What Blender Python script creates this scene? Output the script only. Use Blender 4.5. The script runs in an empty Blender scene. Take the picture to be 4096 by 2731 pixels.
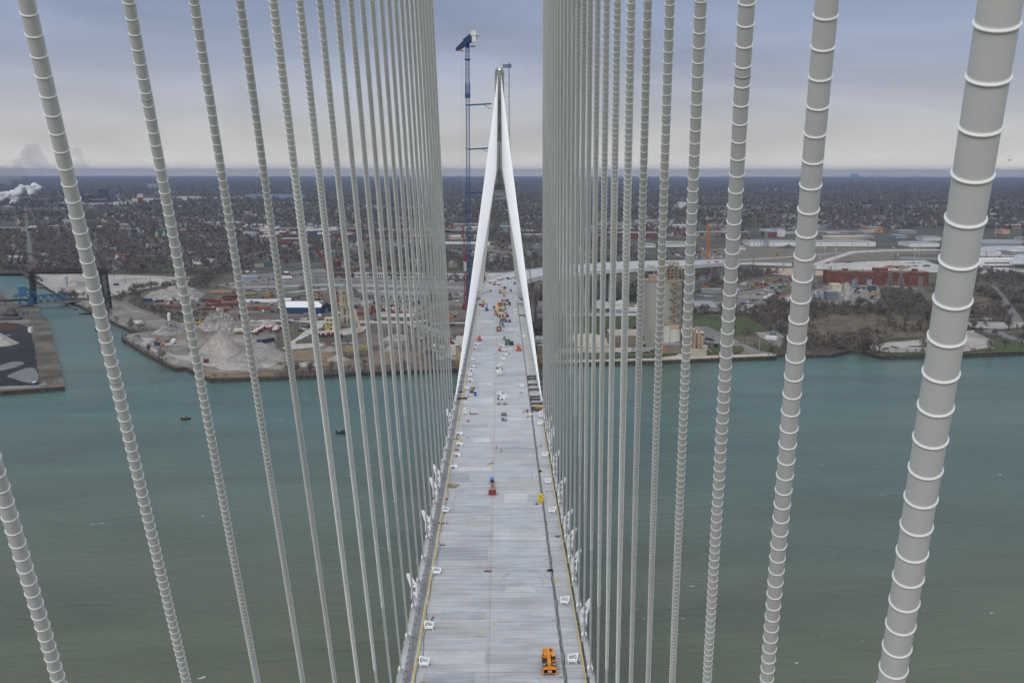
import bpy, math, random
import numpy as np
from math import sin, cos, pi, radians, sqrt, atan2
random.seed(7)
SC = bpy.context.scene
COL = SC.collection
# ------------------------------------------------------------ camera model (metres; photo pixels of the 4096 wide frame)
CX, CZ, F = 1.0212, 140.73, 4235.4
YAW, PIT, ROL = radians(.6083), radians(9.0219), radians(.0668)
ZL = 2.5          # level of the land
ZD = 45.2         # level of the bridge deck
TY = 846.8        # the far tower
def cross(a, b): return (a[1]*b[2]-a[2]*b[1], a[2]*b[0]-a[0]*b[2], a[0]*b[1]-a[1]*b[0])
FW = (sin(YAW)*cos(PIT), cos(YAW)*cos(PIT), -sin(PIT))
_r = (cos(YAW), -sin(YAW), 0); _u = cross(_r, FW)
RT = tuple(a*cos(ROL)+b*sin(ROL) for a, b in zip(_r, _u)); UP = tuple(-a*sin(ROL)+b*cos(ROL) for a, b in zip(_r, _u))
def ray(px, py):
    a = (px-2048)/F; b = (1365.5-py)/F
    return tuple(FW[k]+a*RT[k]+b*UP[k] for k in range(3))
def G(px, py, z=ZL):
    d = ray(px, py); t = (z-CZ)/d[2]; return (CX+d[0]*t, d[1]*t, z)
def AY(px, py, y):
    d = ray(px, py); t = y/d[1]; return (CX+d[0]*t, y, CZ+d[2]*t)
def G2(px, py, z=ZL): return G(px, py, z)[:2]

# ------------------------------------------------------------ materials
MATS = {}
def mat(name, col, rough=.7, metal=0., var=.12, scale=.3, bump=0., stretch=None, world=False, spec=.4, emit=None, col2=None, detail=4):
    if name in MATS: return MATS[name]
    m = bpy.data.materials.new(name); m.use_nodes = True; nt = m.node_tree; N = nt.nodes; L = nt.links
    b = N['Principled BSDF']; b.inputs['Roughness'].default_value = rough; b.inputs['Metallic'].default_value = metal
    b.inputs['Specular IOR Level'].default_value = spec
    if world: g = N.new('ShaderNodeNewGeometry'); src = g.outputs['Position']
    else: g = N.new('ShaderNodeTexCoord'); src = g.outputs['Object']
    mp = N.new('ShaderNodeMapping'); L.new(src, mp.inputs['Vector'])
    if stretch: mp.inputs['Scale'].default_value = stretch
    nz = N.new('ShaderNodeTexNoise'); nz.inputs['Scale'].default_value = scale; nz.inputs['Detail'].default_value = detail
    L.new(mp.outputs[0], nz.inputs['Vector'])
    rp = N.new('ShaderNodeValToRGB'); L.new(nz.outputs['Fac'], rp.inputs[0])
    c2 = col2 or tuple(min(1, c*(1+var)) for c in col); c1 = col if col2 else tuple(c*(1-var) for c in col)
    rp.color_ramp.elements[0].position = .35; rp.color_ramp.elements[0].color = (*c1, 1)
    rp.color_ramp.elements[1].position = .65; rp.color_ramp.elements[1].color = (*c2, 1)
    L.new(rp.outputs[0], b.inputs['Base Color'])
    if bump:
        bp = N.new('ShaderNodeBump'); bp.inputs['Strength'].default_value = bump; bp.inputs['Distance'].default_value = .2
        L.new(nz.outputs['Fac'], bp.inputs['Height']); L.new(bp.outputs[0], b.inputs['Normal'])
    if emit: b.inputs['Emission Color'].default_value = (*col, 1); b.inputs['Emission Strength'].default_value = emit
    MATS[name] = m
    return m

# ------------------------------------------------------------ mesh builder
class MB:
    def __init__(s): s.v = []; s.f = []; s.m = []; s.sm = []
    def add(s, vs, fs, m=0, smooth=False):
        o = len(s.v); s.v += [tuple(v) for v in vs]
        for f in fs: s.f.append([i+o for i in f]); s.m.append(m); s.sm.append(smooth)
        return s
    def box(s, c, d, rz=0, m=0, top=None, rx=0, ry=0):
        # c = centre of the base, d = size; top = (sx, sy) scale of the upper face
        hx, hy, h = d[0]/2, d[1]/2, d[2]; tx, ty = top or (1, 1)
        P = [(-hx,-hy,0),(hx,-hy,0),(hx,hy,0),(-hx,hy,0),(-hx*tx,-hy*ty,h),(hx*tx,-hy*ty,h),(hx*tx,hy*ty,h),(-hx*tx,hy*ty,h)]
        if rx: P = [(x, y*cos(rx)-z*sin(rx), y*sin(rx)+z*cos(rx)) for x,y,z in P]
        if ry: P = [(x*cos(ry)+z*sin(ry), y, -x*sin(ry)+z*cos(ry)) for x,y,z in P]
        P = [(c[0]+x*cos(rz)-y*sin(rz), c[1]+x*sin(rz)+y*cos(rz), c[2]+z) for x,y,z in P]
        return s.add(P, [(3,2,1,0),(4,5,6,7),(0,1,5,4),(1,2,6,5),(2,3,7,6),(3,0,4,7)], m)
    def cyl(s, p0, p1, r0, r1=None, n=12, m=0, cap=True, smooth=True):
        r1 = r0 if r1 is None else r1
        d = [p1[k]-p0[k] for k in range(3)]; l = sqrt(sum(x*x for x in d)); d = [x/l for x in d] if l > 1e-6 else [1., 0., 0.]
        a = (0,0,1) if abs(d[2]) < .9 else (1,0,0); u = cross(d, a); lu = sqrt(sum(x*x for x in u)); u = [x/lu for x in u]; w = cross(d, u)
        V = []
        for p, r in ((p0,r0),(p1,r1)):
            for k in range(n):
                t = 2*pi*k/n; V.append(tuple(p[j]+r*(u[j]*cos(t)+w[j]*sin(t)) for j in range(3)))
        s.add(V, [(k,(k+1)%n,n+(k+1)%n,n+k) for k in range(n)], m, smooth)
        if cap: s.add(V[:n], [tuple(range(n))[::-1]], m); s.add(V[n:], [tuple(range(n))], m)
        return s
    def tube(s, pts, r, n=8, m=0):
        for a, b in zip(pts, pts[1:]): s.cyl(a, b, r, r, n, m)
        return s
    def bar(s, p0, p1, w, h=None, m=0):
        # square bar between two points
        h = h or w
        d = [p1[k]-p0[k] for k in range(3)]; l = sqrt(sum(x*x for x in d)); d = [x/l for x in d] if l > 1e-6 else [1., 0., 0.]
        a = (0,0,1) if abs(d[2]) < .95 else (0,1,0); u = cross(d, a); lu = sqrt(sum(x*x for x in u)); u = [x/lu for x in u]; q = cross(u, d)
        V = []
        for p in (p0, p1):
            for sx, sy in ((-1,-1),(1,-1),(1,1),(-1,1)): V.append(tuple(p[j]+u[j]*sx*w/2+q[j]*sy*h/2 for j in range(3)))
        return s.add(V, [(0,1,2,3),(7,6,5,4),(0,4,5,1),(1,5,6,2),(2,6,7,3),(3,7,4,0)], m)
    def prism(s, poly, z0, z1, m=0, side=None, bottom=False):
        n = len(poly); V = [(x,y,z0) for x,y in poly]+[(x,y,z1) for x,y in poly]
        ar = sum(poly[i][0]*poly[(i+1)%n][1]-poly[(i+1)%n][0]*poly[i][1] for i in range(n))
        t = list(range(n,2*n)); sd = [(k,(k+1)%n,n+(k+1)%n,n+k) for k in range(n)]
        if ar < 0: t = t[::-1]; sd = [f[::-1] for f in sd]
        s.add(V, [t], m); s.add(V, sd, m if side is None else side)
        if bottom: s.add(V, [[i-n for i in t][::-1]], m)
        return s
    def cone(s, c, r, h, n=20, m=0, jag=.08, levels=5, rt=.06):
        # a heap: uneven cone with slumped flanks
        V = []; rr = [1+random.uniform(-jag, jag) for _ in range(n)]
        for l in range(levels):
            q = l/(levels-1); rad = r*(1-q)**1.05+r*rt*q
            for k in range(n):
                t = 2*pi*k/n; w = rad*(1+(rr[k]-1)*(1-q))*(1+random.uniform(-jag,jag)*.3)
                V.append((c[0]+w*cos(t), c[1]+w*sin(t)*.95, c[2]+h*q*(1+random.uniform(-.02,.02))))
        F_ = [(l*n+k, l*n+(k+1)%n, (l+1)*n+(k+1)%n, (l+1)*n+k) for l in range(levels-1) for k in range(n)]
        F_.append(tuple((levels-1)*n+k for k in range(n)))
        return s.add(V, F_, m, True)
    def gable(s, c, d, rh, rz=0, m=0, ov=.3):
        # pitched roof with ridge along local x; c = centre at eaves height
        hx, hy = d[0]/2+ov, d[1]/2+ov
        P = [(-hx,-hy,0),(hx,-hy,0),(hx,hy,0),(-hx,hy,0),(-hx,0,rh),(hx,0,rh)]
        P = [(c[0]+x*cos(rz)-y*sin(rz), c[1]+x*sin(rz)+y*cos(rz), c[2]+z) for x,y,z in P]
        return s.add(P, [(0,1,5,4),(2,3,4,5),(0,4,3),(1,2,5),(3,2,1,0)], m)
    def build(s, name, mats, parent=None, loc=(0,0,0), rz=0):
        me = bpy.data.meshes.new(name); me.from_pydata(s.v, [], s.f)
        mats = mats if isinstance(mats, (list, tuple)) else [mats]
        for m in mats: me.materials.append(m)
        if s.f:
            me.polygons.foreach_set('material_index', s.m); me.polygons.foreach_set('use_smooth', s.sm)
        me.update()
        o = bpy.data.objects.new(name, me); COL.objects.link(o); o.location = loc; o.rotation_euler = (0,0,rz)
        if parent: o.parent = parent
        return o
def npmesh(name, V, Fq, mats, mi=None, parent=None, smooth=False):
    # V (n,3) float, Fq (m,k) int with the same k for each face
    me = bpy.data.meshes.new(name); k = Fq.shape[1]; nf = len(Fq)
    me.vertices.add(len(V)); me.vertices.foreach_set('co', np.ascontiguousarray(V, dtype=np.float32).ravel())
    me.loops.add(nf*k); me.loops.foreach_set('vertex_index', np.ascontiguousarray(Fq, dtype=np.int32).ravel())
    me.polygons.add(nf); me.polygons.foreach_set('loop_start', np.arange(0, nf*k, k, dtype=np.int32))
    for m in (mats if isinstance(mats, (list, tuple)) else [mats]): me.materials.append(m)
    if mi is not None: me.polygons.foreach_set('material_index', np.ascontiguousarray(mi, dtype=np.int32))
    if smooth: me.polygons.foreach_set('use_smooth', np.ones(nf, dtype=bool))
    me.update(calc_edges=True); me.validate()
    o = bpy.data.objects.new(name, me); COL.objects.link(o)
    if parent: o.parent = parent
    return o
def tag(o, label=None, cat=None, group=None, kind=None):
    if label: o['label'] = label
    if cat: o['category'] = cat
    if group: o['group'] = group
    if kind: o['kind'] = kind
    return o
def thing(name, label, cat, loc=(0,0,0), rz=0, group=None):
    o = bpy.data.objects.new(name, None); COL.objects.link(o); o.location = loc; o.rotation_euler = (0,0,rz); o.empty_display_size = .5
    return tag(o, label, cat, group)
KIDS = {}
def clone(root, loc, rz=0, label=None, group=None, sc=1, swap=None):
    # a copy of a thing with copies of its parts and sub-parts; swap = {old material: new material} through object-level slots
    if root.name not in KIDS:
        for o in COL.objects:
            if o.parent: KIDS.setdefault(o.parent.name, []).append(o) if o not in KIDS.get(o.parent.name, []) else None
    def cp(o, par):
        c = o.copy(); COL.objects.link(c)
        if par: c.parent = par
        if swap and o.type == 'MESH':
            for i, sl in enumerate(c.material_slots):
                if sl.material and sl.material.name in swap: sl.link = 'OBJECT'; sl.material = swap[sl.material.name]
        for ch in PARTS(o): cp(ch, c)
        return c
    r = cp(root, None); r.location = loc; r.rotation_euler = (0,0,rz); r.scale = (sc,)*3
    if label: r['label'] = label
    if group: r['group'] = group
    return r
def PARTS(o): return list(o.children)
ORD = ['zeroth','first','second','third','fourth','fifth','sixth','seventh','eighth','ninth','tenth','eleventh','twelfth','thirteenth','fourteenth','fifteenth','sixteenth','seventeenth','eighteenth','nineteenth','twentieth','twenty-first','twenty-second','twenty-third','twenty-fourth','twenty-fifth','twenty-sixth','twenty-seventh','twenty-eighth','twenty-ninth','thirtieth']
# ============================================================ camera, sky, sun, haze
cam = bpy.data.cameras.new('camera'); co = bpy.data.objects.new('camera', cam); COL.objects.link(co)
cam.lens = F/4096*36; cam.sensor_width = 36; cam.clip_end = 150000; cam.clip_start = .5
import mathutils
mtx = mathutils.Matrix(((RT[0],UP[0],-FW[0],CX),(RT[1],UP[1],-FW[1],0),(RT[2],UP[2],-FW[2],CZ),(0,0,0,1)))
co.matrix_world = mtx; SC.camera = co
SUN_EL, SUN_AZ = 33, 200        # azimuth measured from +y clockwise (the light comes from behind the camera, a little left)
W = bpy.data.worlds.new('World'); SC.world = W; W.use_nodes = True
nt = W.node_tree; N = nt.nodes; L = nt.links; bg = N['Background']
sky = N.new('ShaderNodeTexSky'); sky.sky_type = 'NISHITA'; sky.sun_disc = False
sky.sun_elevation = radians(SUN_EL); sky.sun_rotation = radians(SUN_AZ); sky.air_density = 1.; sky.dust_density = 3
tc = N.new('ShaderNodeTexCoord'); sep = N.new('ShaderNodeSeparateXYZ'); L.new(tc.outputs['Generated'], sep.inputs[0])
# overcast sheet: colour by height in the sky, with soft cloud bands; much brighter overhead
ramp = N.new('ShaderNodeValToRGB'); L.new(sep.outputs['Z'], ramp.inputs[0])
cr = ramp.color_ramp
stops = [(0.0,(1.8,1.58,1.2)),(.004,(1.42,1.28,1.04)),(.008,(1.08,1.0,.87)),(.014,(.84,.79,.72)),(.021,(.69,.66,.62)),(.032,(.59,.575,.555)),(.055,(.48,.49,.525)),(.10,(.355,.40,.51)),(.15,(.275,.335,.475)),(.21,(.23,.29,.43)),(.32,(.40,.47,.60)),(.6,(.92,.95,1.02)),(1.0,(1.2,1.23,1.28))]
SKYMAX = 2.2
cr.elements[0].position = stops[0][0]; cr.elements[0].color = (*[c/SKYMAX for c in stops[0][1]], 1)
cr.elements[1].position = 1.0; cr.elements[1].color = (*[c/SKYMAX for c in stops[-1][1]], 1)
for p, c in stops[1:-1]:
    e = cr.elements.new(p); e.color = (*[x/SKYMAX for x in c], 1)
mp = N.new('ShaderNodeMapping'); mp.inputs['Scale'].default_value = (1.8, 1.8, 8.0); mp.inputs['Rotation'].default_value = (radians(8), radians(16), 0); L.new(tc.outputs['Generated'], mp.inputs[0])
nz = N.new('ShaderNodeTexNoise'); nz.inputs['Scale'].default_value = 1.7; nz.inputs['Detail'].default_value = 7; nz.inputs['Roughness'].default_value = .55; nz.inputs['Distortion'].default_value = .7
L.new(mp.outputs[0], nz.inputs['Vector'])
mr = N.new('ShaderNodeMapRange'); mr.inputs[1].default_value = .3; mr.inputs[2].default_value = .7; mr.inputs[3].default_value = .83*SKYMAX; mr.inputs[4].default_value = 1.17*SKYMAX
L.new(nz.outputs['Fac'], mr.inputs[0])
vm = N.new('ShaderNodeVectorMath'); vm.operation = 'SCALE'; L.new(ramp.outputs[0], vm.inputs[0]); L.new(mr.outputs[0], vm.inputs['Scale'])
sk = N.new('ShaderNodeVectorMath'); sk.operation = 'SCALE'; sk.inputs['Scale'].default_value = .002; L.new(sky.outputs[0], sk.inputs[0])
ad = N.new('ShaderNodeVectorMath'); ad.operation = 'ADD'; L.new(vm.outputs[0], ad.inputs[0]); L.new(sk.outputs[0], ad.inputs[1])
L.new(ad.outputs[0], bg.inputs['Color']); bg.inputs['Strength'].default_value = 1.0
sl = bpy.data.lights.new('sun', 'SUN'); sl.energy = 1.5; sl.angle = radians(25); sl.color = (1, .97, .93)
so = bpy.data.objects.new('sun', sl); COL.objects.link(so)
az, el = radians(SUN_AZ), radians(SUN_EL)
sd = mathutils.Vector((sin(az)*cos(el), cos(az)*cos(el), sin(el)))
so.rotation_euler = sd.to_track_quat('Z', 'Y').to_euler(); so.location = (0, -100, 400)
SC.view_settings.view_transform = 'Standard'; SC.view_settings.look = 'None'; SC.view_settings.exposure = 0; SC.view_settings.gamma = 1
SC.cycles.volume_bounces = 0; SC.cycles.max_bounces = 6; SC.cycles.diffuse_bounces = 2
hm = bpy.data.materials.new('haze_air'); hm.use_nodes = True; nt = hm.node_tree; nt.nodes.remove(nt.nodes['Principled BSDF'])
pv = nt.nodes.new('ShaderNodeVolumePrincipled'); pv.inputs['Density'].default_value = 5.2e-5; pv.inputs['Color'].default_value = (.32,.41,.60,1); pv.inputs['Anisotropy'].default_value = 0
nt.links.new(pv.outputs[0], nt.nodes['Material Output'].inputs['Volume'])
HZ = MB().box((0, 21000, -1.5), (96000, 52000, 281.5)).build('haze', hm); tag(HZ, kind='stuff')

# ============================================================ water
def water_mat():
    m = bpy.data.materials.new('river_water'); m.use_nodes = True; nt = m.node_tree; N = nt.nodes; L = nt.links; b = N['Principled BSDF']
    g = N.new('ShaderNodeNewGeometry')
    def noise(sc, st, det=3, dist=0.):
        mp = N.new('ShaderNodeMapping'); mp.inputs['Scale'].default_value = st; mp.inputs['Rotation'].default_value = (0,0,radians(-25)); L.new(g.outputs['Position'], mp.inputs[0])
        n = N.new('ShaderNodeTexNoise'); n.inputs['Scale'].default_value = sc; n.inputs['Detail'].default_value = det; n.inputs['Distortion'].default_value = dist; L.new(mp.outputs[0], n.inputs['Vector']); return n
    n1 = noise(.0035, (1,1,1), 4, .5); rp = N.new('ShaderNodeValToRGB'); L.new(n1.outputs['Fac'], rp.inputs[0])
    rp.color_ramp.elements[0].position = .35; rp.color_ramp.elements[0].color = (.028,.080,.076,1)
    rp.color_ramp.elements[1].position = .68; rp.color_ramp.elements[1].color = (.054,.090,.066,1)
    # base colour turns greener brown towards the near bank
    sx = N.new('ShaderNodeSeparateXYZ'); L.new(g.outputs['Position'], sx.inputs[0])
    mr = N.new('ShaderNodeMapRange'); mr.inputs[1].default_value = 640; mr.inputs[2].default_value = 260; mr.inputs[3].default_value = 0; mr.inputs[4].default_value = .9; L.new(sx.outputs['Y'], mr.inputs[0])
    mx = N.new('ShaderNodeMix'); mx.data_type = 'RGBA'; L.new(mr.outputs[0], mx.inputs[0]); L.new(rp.outputs[0], mx.inputs[6]); mx.inputs[7].default_value = (.072,.080,.045,1)
    n5 = noise(.012, (.5,1.6,1), 6, .8); m5 = N.new('ShaderNodeMapRange'); m5.inputs[1].default_value = .35; m5.inputs[2].default_value = .65; m5.inputs[3].default_value = .86; m5.inputs[4].default_value = 1.24; L.new(n5.outputs['Fac'], m5.inputs[0]); v5 = N.new('ShaderNodeVectorMath'); v5.operation = 'SCALE'; L.new(mx.outputs[2], v5.inputs[0]); L.new(m5.outputs[0], v5.inputs['Scale'])
    # whitecap flecks
    n2 = noise(.26, (.6,1.5,1), 6, 1.0); r2 = N.new('ShaderNodeValToRGB'); L.new(n2.outputs['Fac'], r2.inputs[0])
    r2.color_ramp.elements[0].position = .735; r2.color_ramp.elements[0].color = (0,0,0,1); r2.color_ramp.elements[1].position = .755; r2.color_ramp.elements[1].color = (1,1,1,1)
    m2 = N.new('ShaderNodeMix'); m2.data_type = 'RGBA'; L.new(r2.outputs[0], m2.inputs[0]); L.new(v5.outputs[0], m2.inputs[6]); m2.inputs[7].default_value = (.5,.55,.55,1)
    L.new(m2.outputs[2], b.inputs['Base Color']); b.inputs['Roughness'].default_value = .3; b.inputs['IOR'].default_value = 1.33
    n3 = noise(.16, (.6,1.5,1), 5, .6); n4 = noise(.9, (.7,1.3,1), 4, .3)
    b1 = N.new('ShaderNodeBump'); b1.inputs['Strength'].default_value = .55; b1.inputs['Distance'].default_value = 1.7; L.new(n3.outputs['Fac'], b1.inputs['Height'])
    b2 = N.new('ShaderNodeBump'); b2.inputs['Strength'].default_value = .45; b2.inputs['Distance'].default_value = .25; L.new(n4.outputs['Fac'], b2.inputs['Height']); L.new(b1.outputs[0], b2.inputs['Normal'])
    L.new(b2.outputs[0], b.inputs['Normal'])
    return m
wt = MB(); wt.add([(-9000,-2000,0),(9000,-2000,0),(9000,4000,0),(-9000,4000,0)], [(0,1,2,3)])
tag(wt.build('river_water', water_mat()), kind='structure')

# ============================================================ stay cables (near fans)
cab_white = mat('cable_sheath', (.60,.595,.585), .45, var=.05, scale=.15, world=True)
cab_mid = mat('cable_sheath_mid', (.75,.745,.735), .45, var=.05, scale=.15, world=True)  # paler copy of the sheath, offsets the shade in the dense rows
rib_highlight = mat('cable_rib', (.84,.84,.83), .45, var=.03)  # same sheath material, ring highlights put into a paler colour
seam_dark = mat('cable_seam', (.07,.07,.075), .5); cab_far = mat('cable_sheath_far', (.84,.835,.825), .45, var=.04, scale=.15, world=True)  # smooth far sheath lightened to carry on the rib highlights
sock_grey = mat('socket_grey', (.40,.41,.42), .6, var=.15, scale=1.5)
sock_white = mat('socket_white', (.72,.73,.72), .5, var=.05)
TAB = {(-1,4):(.06,.15,.02),(-1,5):(-.06,-.12,.69),(-1,6):(-.02,-.04,.42),(-1,7):(-.01,-.02,.3),(-1,8):(0,0,.21),(-1,9):(0,0,.14),(-1,10):(.01,.01,.11),(-1,11):(0,.01,.06),(-1,12):(.01,0,.03),(-1,13):(.01,0,.03),(-1,14):(.01,.01,0),(-1,15):(.01,.01,0),(-1,16):(.03,.02,.01),(-1,17):(.04,.03,.01),(-1,18):(.05,.03,.01),(-1,19):(.07,.04,.02),(-1,20):(.07,.04,.02),(-1,21):(.09,.05,.02),(-1,22):(.1,.06,.03),(-1,23):(.12,.06,.03),(-1,24):(.11,.06,.03),(-1,25):(.12,.06,.03),(-1,26):(.13,.07,.04),(-1,27):(.14,.07,.04),
 (1,3):(.13,-.14,-1.05),(1,4):(.06,-.03,-.63),(1,5):(.04,-.01,-.49),(1,6):(.02,0,-.3),(1,7):(.02,0,-.24),(1,8):(0,0,-.11),(1,9):(0,0,-.04),(1,10):(-.03,0,.01),(1,11):(-.04,0,.04),(1,12):(-.04,0,-.01),(1,13):(-.04,0,-.01),(1,14):(-.03,0,-.01),(1,15):(-.04,0,-.01),(1,16):(-.04,0,-.01),(1,17):(-.04,0,-.01),(1,18):(-.05,0,-.01),(1,19):(-.07,0,-.02),(1,20):(-.09,0,-.02),(1,21):(-.1,-.01,-.03),(1,22):(-.11,-.01,-.03),(1,23):(-.11,-.01,-.03),(1,24):(-.13,-.01,-.04),(1,25):(-.14,-.01,-.04),(1,26):(-.15,-.01,-.04),(1,27):(-.15,-.01,-.04)}
NY0 = -6.21
def cable_curve(i, s):
    dx, dz, db = TAB[(s, i)]
    ya = NY0+2; yb = NY0+17.56+15*i
    A = np.array([s*(.7981-.0119*(27-i))+dx, ya, CZ+10.75+1.819*i-.0199*i*i+dz])
    B = np.array([s*18.2+db, yb, ZD+1.5]); Lh = yb-ya
    t = np.linspace(0, 1, 4000); P = A[None]*(1-t[:,None])+B[None]*t[:,None]; P[:,2] -= 4*t*(1-t)*1.195e-5*Lh*Lh
    return P
SEAMS = {(1,3):9999,(-1,4):9999,(1,4):9999,(-1,5):868,(-1,6):215,(-1,7):1350,(-1,8):640,(-1,9):1030,(1,5):183,(1,6):1230,(1,7):275,(1,8):860,(1,9):1180,(1,10):640}
FWv = np.array(FW); UPv = np.array(UP)
def near_cable(i, s):
    P = cable_curve(i, s); seg = np.linalg.norm(np.diff(P, axis=0), axis=1); S = np.concatenate([[0], np.cumsum(seg)]); Lt = S[-1]
    rad = (.082, .075, .075, .073, .073, .077)[i-3] if i < 9 else (.092 if i < 13 else .100)+.0006*max(0, i-13)
    PITCH = .22 if i < 11 else .29
    hb = .0078 if i < 9 else .012
    dep = (P-np.array([CX,0,CZ]))@FWv
    s_end = float(np.interp(105., dep, S)) if dep.max() > 105 else Lt-3
    s_end = min(s_end, Lt-4)
    # stations: the ribs are real rings standing proud of the sheath
    st = []; rr = []; mi = []
    k0 = 0; nr = int(s_end/PITCH)
    vpix = 1365.5-F*((P-np.array([CX,0,CZ]))@UPv)/np.maximum(dep, .5)
    want = SEAMS.get((s, i), None) or (300+(i*467) % 1100)
    ok = dep > 2; s_seam = float(np.interp(want*1.7415, vpix[ok], S[ok]))
    s_seam2 = s_seam+60
    seamk = {int(s_seam/PITCH), int(s_seam2/PITCH)} if want < 9000 else set()
    for k in range(nr):
        b = .02+k*PITCH
        st += [b-.010, b, b+.005, b+.011, b+.016, b+.026]; rr += [rad, rad, rad+hb, rad+hb, rad, rad]; mi += [0, 1, 1, 1, 0, 0]
        if k in seamk: st += [b+.10, b+.118, b+.119, b+.125, b+.126, b+.14]; rr += [rad, rad, rad+.002, rad+.002, rad, rad]; mi += [0, 2, 2, 2, 0, 0]
    q = nr*PITCH
    mi[-1] = 3
    while q < Lt-3: st.append(q); rr.append(rad); mi.append(3); q += 6
    st.append(Lt-2.2); rr.append(rad); mi.append(3)
    st = np.array(st); rr = np.array(rr); mi = np.array(mi)
    grow = np.interp(st, S, np.minimum((.00054 if i < 12 else .0004)*np.maximum(0, dep-18), .09)); rr = rr*(1+grow/rad)
    C = np.stack([np.interp(st, S, P[:,k]) for k in range(3)], 1)
    T = np.stack([np.interp(np.minimum(st+.5, Lt), S, P[:,k])-np.interp(np.maximum(st-.5, 0), S, P[:,k]) for k in range(3)], 1); T /= np.linalg.norm(T, axis=1)[:,None]
    X = np.array([1.,0,0])[None]-T*T[:,:1]; X /= np.linalg.norm(X, axis=1)[:,None]; Z = np.cross(T, X)
    n = 28 if i <= 5 else 20 if i <= 9 else 12
    an = np.linspace(0, 2*pi, n, endpoint=False)
    V = C[:,None]+rr[:,None,None]*(X[:,None]*np.cos(an)[None,:,None]+Z[:,None]*np.sin(an)[None,:,None])
    m = len(st); a = (np.arange(m-1)[:,None]*n+np.arange(n)[None]); b = (np.arange(m-1)[:,None]*n+(np.arange(n)[None]+1) % n)
    Fq = np.stack([a, b, b+n, a+n], 2).reshape(-1, 4)
    side = 'left' if s < 0 else 'right'
    if s < 0: lab = f'pale grey ribbed stay cable, {ORD[i-3]} from the left edge of the photo' 
    else: lab = f'pale grey ribbed stay cable, {ORD[i-2]} from the right edge of the photo'
    root = thing('stay_cable', lab, 'bridge cable', tuple(P[-1]), 0, f'ribbed stay cables of the {side} near fan')
    o = npmesh('cable_sheath', V.reshape(-1,3)-P[-1][None], Fq, [cab_white if i < 9 else cab_mid, rib_highlight, seam_dark, cab_far], np.repeat(mi[:-1], n), root, True)
    # deck anchorage: bolted flange and concrete-grey guide cylinder leaning along the cable
    e = P[-1]; t = T[-1]
    at_ = lambda q: tuple(t*q)
    MB().cyl(at_(-2.25), at_(-.1), .27, .38, 16).cyl(at_(-3.2), at_(-2.3), .17, .2, 14).build('guide_sleeve', sock_white, root)
    fl = MB().cyl(at_(-.2), at_(.05), .60, .60, 20); 
    for k in range(10):
        c = [t[j]*-.33+.5*(X[-1][j]*cos(k*.628)+Z[-1][j]*sin(k*.628)) for j in range(3)]; fl.cyl(c, tuple(c[j]+t[j]*.1 for j in range(3)), .05, .05, 6)
    fl.build('bolted_flange', sock_white, root)
    MB().cyl((0,0,-1.52), (0,0,-.12), .64, .56, 20).box((0,0,-1.53), (1.7,1.5,.12)).build('anchor_cylinder', sock_grey, root)
    return root
NEAR = {k: near_cable(k[1], k[0]) for k in TAB}
# ============================================================ bridge deck
def deck_mat(name, base, dark, light, rust=True):
    m = bpy.data.materials.new(name); m.use_nodes = True; nt = m.node_tree; N = nt.nodes; L = nt.links; b = N['Principled BSDF']
    g = N.new('ShaderNodeNewGeometry')
    def nz(sc, st, det, rgh=.5):
        mp = N.new('ShaderNodeMapping'); mp.inputs['Scale'].default_value = st; L.new(g.outputs['Position'], mp.inputs[0])
        n = N.new('ShaderNodeTexNoise'); n.inputs['Scale'].default_value = sc; n.inputs['Detail'].default_value = det; n.inputs['Roughness'].default_value = rgh; L.new(mp.outputs[0], n.inputs['Vector']); return n
    a = nz(.5, (.13, 2.6, 1), 8, .72); r = N.new('ShaderNodeValToRGB'); L.new(a.outputs['Fac'], r.inputs[0])
    r.color_ramp.elements[0].position = .38; r.color_ramp.elements[0].color = (*dark, 1); r.color_ramp.elements[1].position = .62; r.color_ramp.elements[1].color = (*light, 1)
    c = nz(.14, (.8, 1, 1), 6, .65); r2 = N.new('ShaderNodeValToRGB'); L.new(c.outputs['Fac'], r2.inputs[0])
    r2.color_ramp.elements[0].position = .35; r2.color_ramp.elements[0].color = (*[x*.80 for x in base], 1); r2.color_ramp.elements[1].position = .65; r2.color_ramp.elements[1].color = (*[min(1,x*1.22) for x in base], 1)
    mx = N.new('ShaderNodeMix'); mx.data_type = 'RGBA'; mx.blend_type = 'MIX'; mx.inputs[0].default_value = .55; L.new(r.outputs[0], mx.inputs[6]); L.new(r2.outputs[0], mx.inputs[7])
    out = mx.outputs[2]
    if rust:
        d = nz(.35, (.12, 1.8, 1), 5, .6); r3 = N.new('ShaderNodeValToRGB'); L.new(d.outputs['Fac'], r3.inputs[0])
        r3.color_ramp.elements[0].position = .70; r3.color_ramp.elements[0].color = (0,0,0,1); r3.color_ramp.elements[1].position = .78; r3.color_ramp.elements[1].color = (.6,.6,.6,1)
        m3 = N.new('ShaderNodeMix'); m3.data_type = 'RGBA'; L.new(r3.outputs[0], m3.inputs[0]); L.new(out, m3.inputs[6]); m3.inputs[7].default_value = (.36,.26,.13,1); out = m3.outputs[2]
    L.new(out, b.inputs['Base Color']); b.inputs['Roughness'].default_value = .75
    bp = N.new('ShaderNodeBump'); bp.inputs['Strength'].default_value = .3; bp.inputs['Distance'].default_value = .03; L.new(a.outputs['Fac'], bp.inputs['Height']); L.new(bp.outputs[0], b.inputs['Normal'])
    return m
conc_deck = deck_mat('deck_concrete', (.34,.355,.38), (.19,.205,.23), (.50,.51,.53))
conc_edge = deck_mat('edge_concrete', (.38,.38,.37), (.29,.29,.29), (.45,.45,.44), False)
steel_dark = mat('girder_steel', (.16,.17,.18), .6)
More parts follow.
